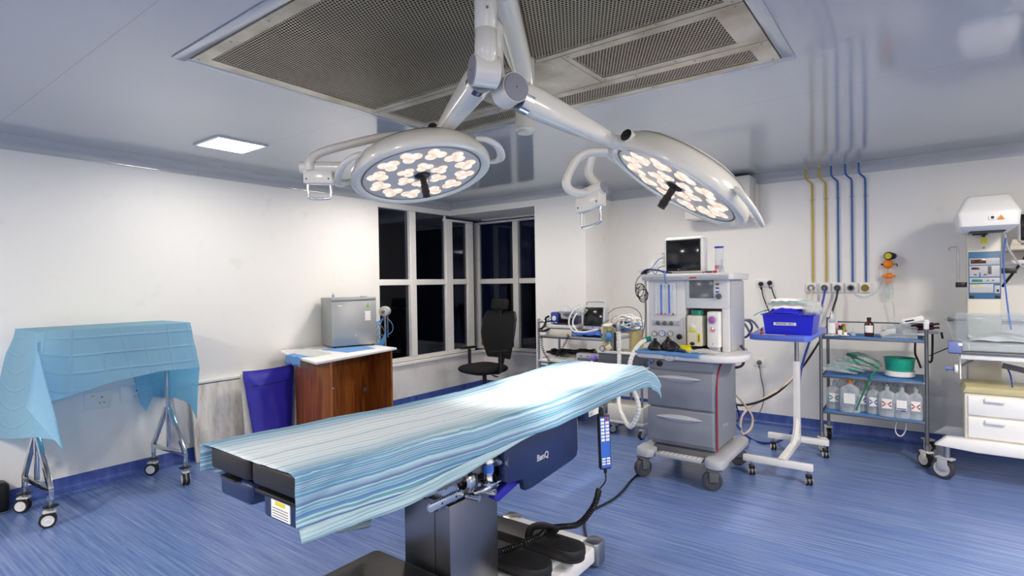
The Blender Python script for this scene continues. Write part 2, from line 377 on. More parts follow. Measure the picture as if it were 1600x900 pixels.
    def build(s, name, parent=None, world=True, solid=0, subsurf=0, smooth=42):
        me = bpy.data.meshes.new(name); vs = s.v
        if parent is not None and world:
            inv = WM(parent).inverted(); vs = [inv @ p for p in vs]
        me.from_pydata([tuple(p) for p in vs], [], s.f)
        for m in s.mats: me.materials.append(m)
        me.polygons.foreach_set('material_index', s.fm)
        me.polygons.foreach_set('use_smooth', [True] * len(s.f))
        if s.uv:
            L = me.uv_layers.new(name='UVMap')
            for lp in me.loops: L.data[lp.index].uv = s.uv.get(lp.vertex_index, (0, 0))
        me.validate(); me.update()
        bm = bmesh.new(); bm.from_mesh(me); bmesh.ops.remove_doubles(bm, verts=bm.verts[:], dist=1e-6)
        if not s.uv: bmesh.ops.recalc_face_normals(bm, faces=bm.faces[:])
        bm.to_mesh(me); bm.free()
        me.set_sharp_from_angle(angle=radians(smooth))
        o = bpy.data.objects.new(name, me); COL.objects.link(o)
        if parent is not None: o.parent = parent
        if subsurf: d = o.modifiers.new('subdivision', 'SUBSURF'); d.levels = d.render_levels = subsurf
        if solid: d = o.modifiers.new('thickness', 'SOLIDIFY'); d.thickness = solid; d.offset = 0
        return o
def spline(pts, k=6):
    out = []; n = len(pts)
    for i in range(n - 1):
        p0 = pts[max(i - 1, 0)]; p1 = pts[i]; p2 = pts[i + 1]; p3 = pts[min(i + 2, n - 1)]
        for j in range(k):
            t = j / k
            out.append(.5 * ((2 * p1) + (p2 - p0) * t + (2 * p0 - 5 * p1 + 4 * p2 - p3) * t * t + (3 * p1 - p0 - 3 * p2 + p3) * t ** 3))
    out.append(pts[-1]); return out
def coil(pts, R, turns, k=10):
    """points of a helix wound round the path pts"""
    pts = spline([V(p) for p in pts], 8); n = len(pts); out = []; N = int(turns * k); x = None
    for i in range(N + 1):
        u = i / N * (n - 1); a = min(int(u), n - 2); p = pts[a].lerp(pts[a + 1], u - a); t = (pts[a + 1] - pts[a]).normalized()
        x = t.orthogonal().normalized() if x is None else (x - t * x.dot(t)).normalized(); y = t.cross(x); th = 2 * pi * i / k
        out.append(p + (x * cos(th) + y * sin(th)) * R)
    return out
def rrect(x0, x1, y0, y1, r, k=5):
    o = []
    for cx, cy, a in ((x1 - r, y0 + r, -pi / 2), (x1 - r, y1 - r, 0), (x0 + r, y1 - r, pi / 2), (x0 + r, y0 + r, pi)):
        for i in range(k + 1): o.append((cx + r * cos(a + pi / 2 * i / k), cy + r * sin(a + pi / 2 * i / k)))
    return o
def WM(o):
    m = o.matrix_basis.copy()
    while o.parent is not None: o = o.parent; m = o.matrix_basis @ m
    return m
def thing(name, label, cat, loc=(0, 0, 0), rz=0, group=None):
    o = bpy.data.objects.new(name, None); COL.objects.link(o); o.empty_display_size = .1
    o.location = loc; o.rotation_euler = (0, 0, rz); o['label'] = label; o['category'] = cat
    if group: o['group'] = group
    return o
def tag(o, label, cat, group=None, kind=None):
    o['label'] = label; o['category'] = cat
    if group: o['group'] = group
    if kind: o['kind'] = kind
    return o
def struct(mb, name, **kw):
    o = mb.build(name, **kw)
    if o.parent is None: o['kind'] = 'structure'
    return o
def dup(root, loc=None, rz=None, label=None, parent=None):
    c = root.copy(); COL.objects.link(c)
    if parent is not None: c.parent = parent
    for ch in [q for q in bpy.data.objects if q.parent == root]: dup(ch, parent=c)
    if loc is not None: c.location = loc
    if rz is not None: c.rotation_euler = (0, 0, rz)
    if label: c['label'] = label
    return c
def text(s, size, X, m, parent, name='lettering', ext=.0006, align='CENTER', bold=0):
    cu = bpy.data.curves.new(name, 'FONT'); cu.body = s; cu.size = size; cu.extrude = ext; cu.align_x = align; cu.align_y = 'CENTER'; cu.offset = bold
    to = bpy.data.objects.new('tmp', cu); COL.objects.link(to)
    me = bpy.data.meshes.new_from_object(to.evaluated_get(bpy.context.evaluated_depsgraph_get())); bpy.data.objects.remove(to)
    me.name = name; me.materials.clear(); me.materials.append(M[m])
    o = bpy.data.objects.new(name, me); COL.objects.link(o); T = X
    if parent is not None: T = WM(parent).inverted() @ X; o.parent = parent
    me.transform(T); return o
def frame3(origin, xdir, ydir):
    x = V(xdir).normalized(); y = V(ydir).normalized(); z = x.cross(y)
    return Matrix(((x.x, y.x, z.x, origin[0]), (x.y, y.y, z.y, origin[1]), (x.z, y.z, z.z, origin[2]), (0, 0, 0, 1)))
FRONT = lambda p: frame3(p, (1, 0, 0), (0, 0, 1))      # text readable from -y
SIDE = lambda p: frame3(p, (0, 1, 0), (0, 0, 1))       # text readable from +x

def caster(parent, x, y, zt, R=.04, W=.022, ang=0, tyre='rubber', hub='white', fork='offwhite', guard=None, twin=False, base=0):
    """swivel caster whose wheel rests on the floor under (x, y); zt = underside of the frame"""
    d = V((cos(ang), sin(ang), 0)); s = V((-sin(ang), cos(ang), 0)); c = V((x, y, base + R)) - d * R * .35
    k = MB(); top = V((x, y, zt))
    k.cyl(top, V((x, y, base + 2 * R + .012)), R * .28, 'steel', seg=14)
    if guard: k.lathe([(.0, .004), (R * .9, .0), (R * .95, .004), (R * .3, .012), (0, .012)], guard, at=(x, y, base + 2 * R + .035), seg=24)
    k.obox(V((x, y, base + 2 * R + .006)) - d * R * .15, (R * 1.5, W * 1.8, .014), fork, .005, (0, 0, ang))
    for q in ((0,) if twin else (-1, 1)):
        k.obox(c + s * q * W * .8 + V((0, 0, R * .5)) + d * R * .1, (R * .9, .004 if not twin else W * .5, R * 1.15), fork, .002, (0, 0, ang))
    o = k.build('caster', parent)
    wv = MB()
    for q in ((-.55, .55) if twin else (0,)):
        cc = c + s * q * W; hw = W * .38 if twin else W * .6
        wv.lathe([(0, -hw), (R * .78, -hw), (R * .82, -hw * 1.05), (R * .96, -hw * .9), (R, -hw * .4), (R, hw * .4), (R * .96, hw * .9), (R * .82, hw * 1.05), (R * .78, hw), (0, hw)], tyre, at=cc, ax=s, seg=26)
        for e in (-1, 1): wv.lathe([(0, 0), (R * .25, .0), (R * .3, -.003), (R * .7, -.001), (R * .74, -.006)], hub, at=cc + s * e * (hw + .004), ax=s * e, seg=24)
    wv.build('wheel', o)
    return o

# ------------------------------------------------------------ the room
b = MB(); b.box((XL - .3, YF - .2, -.1), (XR + .2, YB + .3, 0), 'floor'); struct(b, 'floor')
GX0, GX1, GY0, GY1 = -2.745, -.545, 1.175, 2.945       # opening of the air grille in the ceiling
b = MB()
b.box((XL - .3, YF - .2, CEIL), (GX0, YB + .3, CEIL + .1), 'ceil'); b.box((GX1, YF - .2, CEIL), (XR + .2, YB + .3, CEIL + .1), 'ceil')
b.box((GX0, YF - .2, CEIL), (GX1, GY0, CEIL + .1), 'ceil'); b.box((GX0, GY1, CEIL), (GX1, YB + .3, CEIL + .1), 'ceil')
struct(b, 'ceiling')
WY0, WY1 = 4.25, 5.40          # the two wide panes in the left wall
YP = 5.49                      # front of the pillar and of the beam over the bay
PX0, PX1 = -3.752, -3.06
SILL, HEAD = .545, 2.425
b = MB(); b.box((XL - .2, YF, 0), (XL, WY0, CEIL), 'wall'); b.box((XL - .2, WY0, 0), (XL, YB + .2, SILL - .04), 'wall_low')
b.box((XL - .2, WY0, HEAD), (XL, YP, CEIL), 'wall'); b.box((XL - .2, YP, HEAD), (XL, YB + .2, CEIL), 'wall'); struct(b, 'wall_left')
b = MB(); b.box((PX1 - .3, YB, 0), (XR, YB + .2, CEIL), 'wall'); b.box((XL, YB, 0), (PX1 - .3, YB + .2, SILL - .04), 'wall_low')
b.box((XL, YB, HEAD - .02), (PX1 - .3, YB + .2, CEIL), 'wall'); struct(b, 'wall_back')
b = MB(); b.box((PX0, YP, 0), (PX1, YB, CEIL), 'wall'); struct(b, 'wall_pillar')
b = MB(); b.box((XL, YP, HEAD), (PX0, YB, CEIL), 'wall'); struct(b, 'wall_beam')
b = MB(); b.box((XR, YF, 0), (XR + .2, YB, CEIL), 'wall'); struct(b, 'wall_right')
b = MB(); b.box((XL, YF - .2, 0), (XR, YF, CEIL), 'wall'); struct(b, 'wall_front')
# coved skirting of the floor vinyl
def skirt(mb, p, q, n):
    p, q, n = V((*p, 0)), V((*q, 0)), V((*n, 0)); pr = [(0, .105), (.005, .105), (.006, .04), (.012, .018), (.03, .004), (.045, .0005)]
    vs = []; 
    for e in (p, q): vs += [e + n * d + V((0, 0, h)) for d, h in pr]
    k = len(pr); mb.add(vs, [(i, i + 1, k + i + 1, k + i) for i in range(k - 1)], 'skirt')
b = MB(); skirt(b, (XL, YF), (XL, YB), (1, 0)); struct(b, 'baseboard_left')
b = MB(); skirt(b, (PX1, YB), (XR, YB), (0, -1)); skirt(b, (XL, YB), (PX0, YB), (0, -1)); struct(b, 'baseboard_back')
b = MB(); skirt(b, (PX0, YP), (PX1, YP), (0, -1)); skirt(b, (PX1, YP), (PX1, YB), (1, 0)); skirt(b, (PX0, YP), (PX0, YB), (-1, 0)); struct(b, 'baseboard_pillar')
# cove cornice
def cove(mb, p, q, n, r=.085, m='ceil'):
    p, q, n = V((*p, 0)), V((*q, 0)), V((*n, 0)); pr = [(0, CEIL - r - .008), (.008, CEIL - r - .008), (.008, CEIL - r)] + [(.008 + r * (1 - cos(a)), CEIL - r + r * sin(a)) for a in [pi / 2 * k / 6 for k in range(7)]]
    pr = [(d, h) for d, h in pr]; pr += [(pr[-1][0] + .006, CEIL)]
    vs = []
    for e in (p, q): vs += [e + n * d + V((0, 0, min(h, CEIL - .0004))) for d, h in pr]
    k = len(pr); mb.add(vs, [(i, i + 1, k + i + 1, k + i) for i in range(k - 1)], m)
b = MB(); cove(b, (XL, YF), (XL, YP), (1, 0)); struct(b, 'trim_1')
b = MB(); cove(b, (XL, YP), (PX1, YP), (0, -1), .07); struct(b, 'trim_2')
b = MB(); cove(b, (PX1, YP), (PX1, YB), (1, 0)); struct(b, 'trim_3')
b = MB(); cove(b, (PX1, YB), (XR, YB), (0, -1)); struct(b, 'trim_4')
# windows: frame, panes as children; dark glass in painted frames
def window(name, org, along, n, bays, z0, z1, zt, fw=.075, mull=.05):
    """bays: glass spans (a, b) along the wall; n points into the room"""
    org, al, n = V(org), V(along), V(n); e = MB()
    def bx(a0, a1, h0, h1, d0, d1): 
        p = org + al * a0 + n * d0 + V((0, 0, h0)); q = org + al * a1 + n * d1 + V((0, 0, h1)); e.box(p, q, 'frame', .006, 1)
    A, B = bays[0][0] - fw, bays[-1][1] + fw
    bx(A, B, z0 - .05, z0, -.07, .0); bx(A, B, z1, z1 + .03, -.07, -.005)
    bx(A, bays[0][0], z0, z1, -.07, -.005); bx(bays[-1][1], B, z0, z1, -.07, -.005)
    for (a, c), (d, f) in zip(bays, bays[1:]): bx(c, d, z0, z1, -.08, .01)
    for a, c in bays: bx(a, c, zt - .022, zt + .05, -.065, -.008)
    fr = e.build(name); fr['kind'] = 'structure'
    g = MB()
    for a, c in bays:
        for h0, h1 in ((z0, zt - .022), (zt + .05, z1)):
            p = org + al * a - n * .045 + V((0, 0, h0)); q = org + al * c - n * .04 + V((0, 0, h1)); g.box(p, q, 'glass')
    g.build('pane', fr)
window('window_1', (XL, 0, 0), (0, 1, 0), (1, 0, 0), [(4.265, 4.745), (4.845, 5.395)], .6, 2.42, 1.515, .015)
window('window_2', (XL, 0, 0), (0, 1, 0), (1, 0, 0), [(5.535, 5.835)], .6, 2.35, 1.515, .13)
bx = [P(x, 450, y=YB).x for x in (748, 802, 810.5, 835)]
window('window_3', (0, YB, 0), (1, 0, 0), (0, -1, 0), [(bx[0] + .01, bx[1]), (bx[2], -3.80)], .6, 2.36, 1.515, .1)
b = MB(); b.box((XL - .02, WY0, SILL - .04), (XL + .03, YB - .01, SILL), 'frame', .008); struct(b, 'trim_5')
b = MB(); b.box((XL + .03, YB - .06, SILL - .04), (PX0, YB + .02, SILL), 'frame', .01); struct(b, 'trim_6')
# the night outside: faint buildings across the street
for i, (x, y, wx, wy, h) in enumerate(((-15, 9, 3, 5, 6), (-13, 17, 4, 4, 3.4), (-8, 19, 4, 3, 4.6), (-17, 3, 3, 3, 3))):
    bd = thing('building', ('tall dark building outside the left window panes at night', 'low dark building seen through the corner of the windows', 'dark building outside the right hand window panes', 'small dark block beyond the tall building outside')[i], 'building', (x + wx / 2, y + wy / 2, -4))
    t = MB(); t.box((x, y, -4), (x + wx, y + wy, h - 2), 'city', .05); t.build('wall', bd)
    t = MB(); t.box((x - .15, y - .15, h - 2), (x + wx + .15, y + wy + .15, h - 1.8), 'city'); t.build('roof', bd)
# ledge over the scuffed board at the left wall
b = MB(); b.box((XL, 2.02, .655), (XL + .05, 3.02, .68), 'wall', .004); tag(b.build('ledge'), 'narrow white ledge on the left wall above the scuffed board', 'ledge')
b = MB(); X = Matrix.Translation((XL + .13, 0, 0)) @ Matrix.Rotation(radians(-8.5), 4, 'Y')
b.box((-.012, 2.13, 0), (.01, 2.62, .655), 'board', .002, X=X); b.box((.008, 2.13, 0), (.016, 2.16, .655), 'board', X=X)
tag(b.build('leaning_board'), 'scuffed whitish board leaning on the left wall under the ledge', 'board')
b = MB(); X = Matrix.Translation((XL + .13, 0, 0)) @ Matrix.Rotation(radians(-7), 4, 'Y') @ Matrix.Rotation(radians(5), 4, 'X')
b.box((-.01, 2.0, 0), (.004, 2.075, .68), 'greyl', .002, X=X @ Matrix.Translation((.02, .02, 0))); tag(b.build('leaning_strip'), 'narrow grey strip leaning on the left wall behind the draped trolley', 'strip')

# ------------------------------------------------------------ ceiling: air grille, lights, lamp mount
t = thing('ceiling_grille', 'large perforated metal air grille set flush in the ceiling', 'ceiling grille', ((GX0 + GX1) / 2, (GY0 + GY1) / 2, CEIL))
b = MB(); b.box((GX0 - .0, GY0 - .0, CEIL + .02), (GX1, GY1, CEIL + .45), 'plenum'); 
b = MB()
for a0, a1, c0, c1 in ((GX0, GX0 + .01, GY0, GY1), (GX1 - .01, GX1, GY0, GY1), (GX0, GX1, GY0, GY0 + .01), (GX0, GX1, GY1 - .01, GY1)): b.box((a0, c0, CEIL + .001), (a1, c1, CEIL + .4), 'plenum')
b.box((GX0, GY0, CEIL + .38), (GX1, GY1, CEIL + .4), 'plenum'); b.build('duct_box', t)
b = MB(); o = .055
b.box((GX0 - o, GY0 - o, CEIL - .008), (GX1 + o, GY0, CEIL - .0005), 'ceil', .003); b.box((GX0 - o, GY1, CEIL - .008), (GX1 + o, GY1 + o, CEIL - .0005), 'ceil', .003)
b.box((GX0 - o, GY0, CEIL - .008), (GX0, GY1, CEIL - .0005), 'ceil', .003); b.box((GX1, GY0, CEIL - .008), (GX1 + o, GY1, CEIL - .0005), 'ceil', .003)
b.build('surround', t)
ZP = CEIL - .012
def panel(x0, x1, y0, y1, m=(.06, .06, .05, .05), bevel=None, holes=None):
    """sheet metal tray: plain margins (left, right, near, far) round a perforated field"""
    f = MB(); a, c, d, e = x0 + m[0], x1 - m[1], y0 + m[2], y1 - m[3]
    for p0, p1, q0, q1 in ((x0, a, y0, y1), (c, x1, y0, y1), (a, c, y0, d), (a, c, e, y1)): f.box((p0, q0, ZP), (p1, q1, ZP + .012), 'sheetmetal')
    o = f.build('panel', t); g = MB(); g.add([(a, d, ZP + .004), (c, d, ZP + .004), (c, e, ZP + .004), (a, e, ZP + .004)], [(0, 1, 2, 3)], 'perf'); g.build('perforated_field', o)
    s = MB()
    nx = max(2, int((x1 - x0) / .3))
    for k in range(nx + 1):
        for yy in (y0 + .022, y1 - .022): s.lathe([(0, -.004), (.006, -.003), (.007, 0)], 'steel', at=(x0 + .03 + (x1 - x0 - .06) * k / nx, yy, ZP), seg=8)
    s.build('screw_heads', o); return o  # screw heads along the near and far panel edges
YA = P(545, 172, z=ZP).y; YB2 = P(1148, 55, z=ZP).y; YA = 2.24; YC = 2.67
panel(GX0 + .004, GX1 - .004, GY0 + .004, YA - .003, (.07, .06, .06, .035))
panel(GX0 + .004, -1.99, YA + .003, YC - .003, (.08, .06, .05, .05)); panel(-1.37, GX1 - .004, YA + .003, YC - .003, (.03, .12, .05, .05))
panel(GX0 + .004, GX1 - .004, YC + .003, GY1 - .004, (.08, .09, .06, .05))
b = MB(); b.box((-1.986, YA + .003, ZP), (-1.374, YC - .003, ZP + .012), 'sheetmetal'); b.lathe([(0, -.006), (.075, -.006), (.08, 0)], 'sheetmetal', at=(-1.53, 2.18 + .12, ZP)); b.build('blank_plate', t)
# ceiling light panels
lt = thing('ceiling_light', 'square glowing white light panel in the ceiling by the left wall', 'ceiling light', (PANELS[0][0], PANELS[0][1], CEIL), 0, 'ceiling light panels')
b = MB(); h = .17; X = Matrix.Translation((PANELS[0][0], PANELS[0][1], CEIL))
for a, c, d, e in ((-h - .02, h + .02, -h - .02, -h), (-h - .02, h + .02, h, h + .02), (-h - .02, -h, -h, h), (h, h + .02, -h, h)): b.box((a, d, -.012), (c, e, -.0005), 'white', .003, X=X)
b.build('frame', lt); b = MB(); b.box((-h, -h, -.009), (h, h, -.001), 'lampled', X=X); b.build('diffuser', lt)
for i, (x, y, wt) in enumerate(PANELS):
    q = lt if i == 0 else dup(lt, (x, y, CEIL), 0, ('', 'square ceiling light above the incubator side of the room, outside the picture', 'square ceiling light above the infant warmer by the right wall', 'square ceiling light near the left wall behind the camera', 'square ceiling light straight behind the camera', 'square ceiling light by the right wall behind the camera', 'square ceiling light farthest behind the camera', 'unseen square light panel added to brighten the corner windows, above the desk side', 'unseen square light panel added to brighten the back wall, in front of the boxed air unit')[i])
    L = bpy.data.lights.new('panel_glow', 'AREA'); L.shape = 'SQUARE'; L.size = .34; L.energy = wt; L.color = (1, .895, .765)
    lo = bpy.data.objects.new('panel_glow', L); COL.objects.link(lo); lo.location = (x, y, CEIL - .014)
# white boxed unit at the top of the back wall
t = thing('wall_unit', 'white boxed air unit high on the back wall behind the tilted lamp', 'air unit', (-1.7, YB, 2.3))
b = MB(); b.box((-2.05, YB - .30, 2.15), (-1.385, YB, CEIL - .03), 'offwhite', .012); b.build('casing', t)
b = MB(); b.box((-1.385, YB - .14, 2.12), (-1.355, YB, CEIL - .1), 'offwhite', .004); b.build('side_bracket', t)
b = MB(); b.box((-2.0, YB - .29, 2.135), (-1.43, YB - .06, 2.152), 'greyl', .004); b.build('louver', t)

t = thing('lamp_mount', 'ivory ceiling column with two arms carrying the surgical lamps', 'lamp mount', (-1.538, 2.182, CEIL))
b = MB(); b.lathe([(.0, 2.235), (.044, 2.235), (.049, 2.24), (.049, 2.33), (.047, 2.333), (.049, 2.336), (.049, CEIL)], 'lampwhite', at=(-1.538, 2.182, 0), seg=32); b.build('column', t)
b = MB(); b.lathe([(0, 0), (.036, .0), (.038, .02), (.0, .021)], 'cream', at=(-1.538, 2.182, 2.222), seg=28); b.cyl((-1.538 + .04, 2.182 - .03, 2.5), (-1.538 + .06, 2.182 - .045, 2.5), .008, 'black', seg=10); b.build('end_cap', t)
D1 = V((-1.236, 1.52, 0)); D2 = P(770, 60, y=1.66); D2 = V((D2.x, 1.66, 0))
b = MB(); b.tube([(-1.53, 2.17, 2.46), (-1.42, 1.99, 2.478), (-1.19, 1.56, 2.54)], .046, 'lampwhite', 18, 5); b.build('extension_arm', t)
b = MB(); b.tube([(-1.55, 2.17, 2.515), (-1.4, 1.85, 2.535), (-1.23, 1.50, 2.55)], .036, 'lampwhite', 18, 5); b.build('extension_arm', t)

# ------------------------------------------------------------ surgical lamps
def head_frame(c, n, ref):
    z = V(n).normalized(); x = V(ref); x = (x - z * x.dot(z)).normalized(); y = z.cross(x)
    return Matrix(((x.x, y.x, z.x, c[0]), (x.y, y.y, z.y, c[1]), (x.z, y.z, z.z, c[2]), (0, 0, 0, 1)))
def lamp(name, label, hub, D, zt, c, n, ref, joint, handles, R=.335):
    """hub: spring arm root; D: down tube; c: centre of the glass; n: way the light shines; joint: where the arm meets the head"""
    t = thing('surgical_light', label, 'surgical light', (D.x, D.y, zt), 0, 'ceiling surgical lights')
    hub = V(hub); joint = V(joint)
    b = MB(); b.lathe([(.040, zt), (.040, hub.z + .14), (.0385, hub.z + .138), (.040, hub.z + .136), (.042, hub.z + .045), (.03, hub.z + .02), (0, hub.z + .02)], 'lampwhite', at=(D.x, D.y, 0), seg=30)
    b.lathe([(0, 0), (.005, 0), (.005, .004)], 'steel', at=(D.x + .03, D.y - .028, hub.z + .2), ax=(.7, -.7, 0), seg=10); b.build('down_tube', t)
    dr = (joint - hub).normalized(); side = dr.cross(V((0, 0, 1))).normalized()
    b = MB(); b.cyl(hub - side * .046, hub + side * .046, .055, 'lampwhite', seg=32); b.lathe([(.0, .0), (.05, .0)], 'lampwhite', at=hub, ax=side)
    b.tube([V((D.x, D.y, hub.z + .10)), V((D.x, D.y, hub.z + .05)).lerp(hub, .25), hub.lerp(V((D.x, D.y, hub.z)), .1)], .041, 'lampwhite', 20, 4); b.build('elbow_joint', t)
    b = MB()
    for q in (-1, 1): b.lathe([(0, .004), (.049, .004), (.052, 0)], 'lampgrey', at=hub + side * q * .046, ax=side * q, seg=30); b.lathe([(0, .002), (.003, 0)], 'black', at=hub + side * q * .051, ax=side * q, seg=8)
    b.build('joint_cap', t)
    b = MB(); b.tube([hub + dr * .045 - V((0, 0, .012)), hub + dr * .085 - V((0, 0, .012))], .047, 'chrome', 24); b.build('chrome_collar', t)
    up = side.cross(dr); b = MB()
    L = (joint - hub).length; pr = []
    for s_, hw, hh in ((.05, .046, .052), (.12, .046, .055), (L * .6, .040, .045), (L * .86, .034, .036), (L - .02, .031, .031)):
        pr.append([hub + dr * s_ + side * hw * (abs(cos(a)) ** .6) * (1 if cos(a) > 0 else -1) + up * hh * (abs(sin(a)) ** .6) * (1 if sin(a) > 0 else -1) for a in [2 * pi * k / 24 for k in range(24)]])
    vs = [p for r in pr for p in r]; nn = len(pr)
    b.add(vs, [(i * 24 + k, i * 24 + (k + 1) % 24, (i + 1) * 24 + (k + 1) % 24, (i + 1) * 24 + k) for i in range(nn - 1) for k in range(24)] + [tuple(range(24)), tuple(range((nn - 1) * 24, nn * 24))], 'lampwhite')
    b.cyl(joint - dr * .03, joint + dr * .03, .029, 'lampwhite', seg=24); b.build('spring_arm', t)
    H = head_frame(c, n, ref)
    hd = MB(H)
    hd.lathe([(.0, -.150), (.07, -.148), (.17, -.138), (.235, -.122), (.268, -.105), (.272, -.100), (.274, -.100), (.30, -.082), (.322, -.055), (R, -.03), (R + .003, -.012), (R - .002, .004), (R - .014, .011), (R - .030, .010), (R - .044, .002), (R - .046, -.004), (0, -.004)], 'lampwhite', seg=72); hd.lathe([(.2715, -.1035), (.2745, -.1015), (.2735, -.0985)], 'greyd', seg=72)
    hd.lathe([(0, -.158), (.05, -.157), (.055, -.15), (.06, -.14)], 'lampwhite', seg=24)
    head = hd.build('lamp_head', t)
    g = MB(H); g.lathe([(0, .0), (R - .048, .0), (R - .046, -.003)], 'lens', seg=60); g.build('glass_plate', head)
    r_ = MB(H); r_.lathe([(R - .046, .0025), (R - .049, .004), (R - .052, .0025)], 'greyd', seg=60); r_.build('seal_ring', head)
    spots = [(.092, k * 60 + 15) for k in range(6)] + [(.215, k * 30 + 5) for k in range(12)]
    pod0 = None
    for rr, a in spots:
        a = radians(a); X = H @ Matrix.Rotation(a, 4, 'Z') @ Matrix.Translation((rr, 0, 0)) @ Matrix.Rotation(.5, 4, 'Z')
        if pod0 is None:
            m_ = MB()
            for q in range(3):
                th = q * 2 * pi / 3; cx, cy = .0245 * cos(th), .0245 * sin(th)
                m_.ball((cx, cy, .001), (.0265, .0265, .0065), 'led', 18, 8)
            pod0 = m_.build('led_pod'); pod = pod0
        else: pod = pod0.copy(); COL.objects.link(pod)
        pod.parent = head; pod.matrix_local = WM(head).inverted() @ X @ Matrix.Scale(.9 if rr < .1 else 1.08, 4)
    g = MB(H); g.lathe([(0, .001), (.04, .002), (.034, .008), (.017, .014), (.015, .05), (.019, .055), (.017, .075), (.020, .082), (.017, .105), (.019, .11), (.0, .112)], 'black', seg=20); g.build('grip_handle', head)
    for an in handles:
        g = MB(H @ Matrix.Rotation(radians(an), 4, 'Z')); g.tube([(R - .03, -.13, -.05), (R + .012, -.128, -.035), (R + .048, -.08, -.02), (R + .058, 0, -.015), (R + .048, .08, -.02), (R + .012, .128, -.035), (R - .03, .13, -.05)], .021, 'lampwhite', 14, 6, .6); g.build('side_handle', head)
    return t, H, head
def yoke(t, joint, pts, bar, drop, name='camera_arm'):
    """curved arm ending in a cylinder with a handled box under it"""
    b = MB(); b.tube(pts, .030, 'lampwhite', 16, 8, .62); a = b.build(name, t)
    p, q = V(bar[0]), V(bar[1]); ax = (q - p).normalized(); mid = (p + q) / 2; dn = V((0, 0, -1))
    b = MB(); b.cyl(p, q, .027, 'lampwhite', seg=26); b.build('swivel', a)
    b = MB(); b.lathe([(0, .003), (.025, .002), (.026, 0)], 'lampgrey', at=q, ax=ax, seg=22); b.lathe([(0, .003), (.025, .002), (.026, 0)], 'black', at=p, ax=-ax, seg=22); b.build('end_disc', a)
    sx = ax.cross(dn).normalized(); X = Matrix(((ax.x, sx.x, 0, mid.x), (ax.y, sx.y, 0, mid.y), (ax.z, sx.z, 1, mid.z), (0, 0, 0, 1)))
    b = MB(X); b.box((-.075, -.026, -.075), (.055, .026, -.012), 'lampwhite', .006)
    for k in (-.06, .04): b.lathe([(0, .002), (.004, 0)], 'black', at=(k, -.026, -.055), ax=(0, -1, 0), seg=8); b.lathe([(0, .002), (.004, 0)], 'black', at=(k, .026, -.055), ax=(0, 1, 0), seg=8)
    b.build('bracket_box', a)
    b = MB(X); b.tube([(-.06, 0, -.07), (-.062, 0, -.125), (-.05, 0, -.14), (.03, 0, -.14), (.042, 0, -.125), (.04, 0, -.07)], .0055, 'chrome', 10, 3); b.build('loop_handle', a)
    return a
def dpt(px, py, d):
    r = CR * ((px - 800) / FPX) - CU * ((py - 450) / FPX) + CF; return EYE + r * d
def tilt(px, py, ax, ay, c):
    """disc normal whose foreshortening seen from the eye is c and whose short axis points along (ax, ay) in the view"""
    v = (P(px, py, z=1.9) - EYE).normalized(); r = (CR - v * CR.dot(v)).normalized(); u = r.cross(v); k = sqrt(1 - c * c) / sqrt(ax * ax + ay * ay)
    return (r * ax * k + u * ay * k - v * c).normalized()
nL = tilt(660, 274, .17, -.97, .40)
cL = dpt(660, 274, 2.66)
L1, HL, hdL = lamp('a', 'round surgical lamp facing down, lit, left of the two', dpt(757, 112, 1.97), D1, 2.515, cL, nL, CR, dpt(690, 206, 2.60), (157, 6))
yoke(L1, None, [dpt(692, 213, 2.62), dpt(655, 211, 2.63), dpt(600, 214, 2.6), dpt(545, 226, 2.55), dpt(498, 240, 2.5), dpt(484, 254, 2.48), dpt(485, 266, 2.48)], (dpt(470, 262, 2.5), dpt(534, 262, 2.5)), .1)
b = MB(); b.tube([dpt(690, 200, 2.62), dpt(696, 222, 2.64), dpt(700, 232, 2.66) - nL * .06], .035, 'lampwhite', 18, 4); b.cyl(dpt(676, 200, 2.66), dpt(684, 208, 2.60), .026, 'black'); b.build('head_joint', L1)
nR = tilt(1056, 290, -.50, -.86, .22)
cR = dpt(1054, 291, 2.42)
L2, HR, hdR = lamp('b', 'round surgical lamp tilted steeply on its side, lit, right of the two', dpt(797, 142, 2.06), D2, 2.55, cR, nR, CR - CU * .5, dpt(952, 219, 2.3), (38, 215))
yoke(L2, None, [dpt(948, 238, 2.32), dpt(915, 240, 2.32), dpt(897, 255, 2.32), dpt(885, 285, 2.32), dpt(896, 300, 2.32), dpt(925, 303, 2.32)], (dpt(908, 306, 2.36), dpt(944, 292, 2.27)), .1)
b = MB(); b.tube([dpt(955, 220, 2.3), dpt(980, 226, 2.32), dpt(1000, 232, 2.36), cR - nR * .1], [.03, .03, .036, .04], 'lampwhite', 18, 4); b.cyl(dpt(978, 211, 2.24), dpt(1008, 237, 2.34), .028, 'lampwhite', seg=24); b.lathe([(0, .002), (.024, .001), (.026, 0)], 'black', at=dpt(978, 211, 2.24), ax=(dpt(978, 211, 2.24) - dpt(1008, 237, 2.34)), seg=22); b.build('head_joint', L2)
b = MB(); b.tube([dpt(925, 242, 2.33), dpt(920, 270, 2.34), dpt(930, 285, 2.34), dpt(940, 292, 2.31)], .018, 'lampwhite', 14, 5); b.build('camera_arm', L2)
for H, hd, tgt, wt, sz in ((HL, hdL, V((-1.7, 2.72, .96)), LAMP_W[0], 30), (HR, hdR, V((-1.62, 2.2, .94)), LAMP_W[1], 34)):
    L = bpy.data.lights.new('lamp_beam', 'SPOT'); L.energy = wt; L.spot_size = radians(sz); L.spot_blend = .9; L.shadow_soft_size = .12; L.color = (1, .97, .93)
    lo = bpy.data.objects.new('lamp_beam', L); COL.objects.link(lo); p = H @ V((0, 0, .13)); lo.location = p; lo.rotation_euler = (tgt - p).to_track_quat('-Z', 'Y').to_euler()

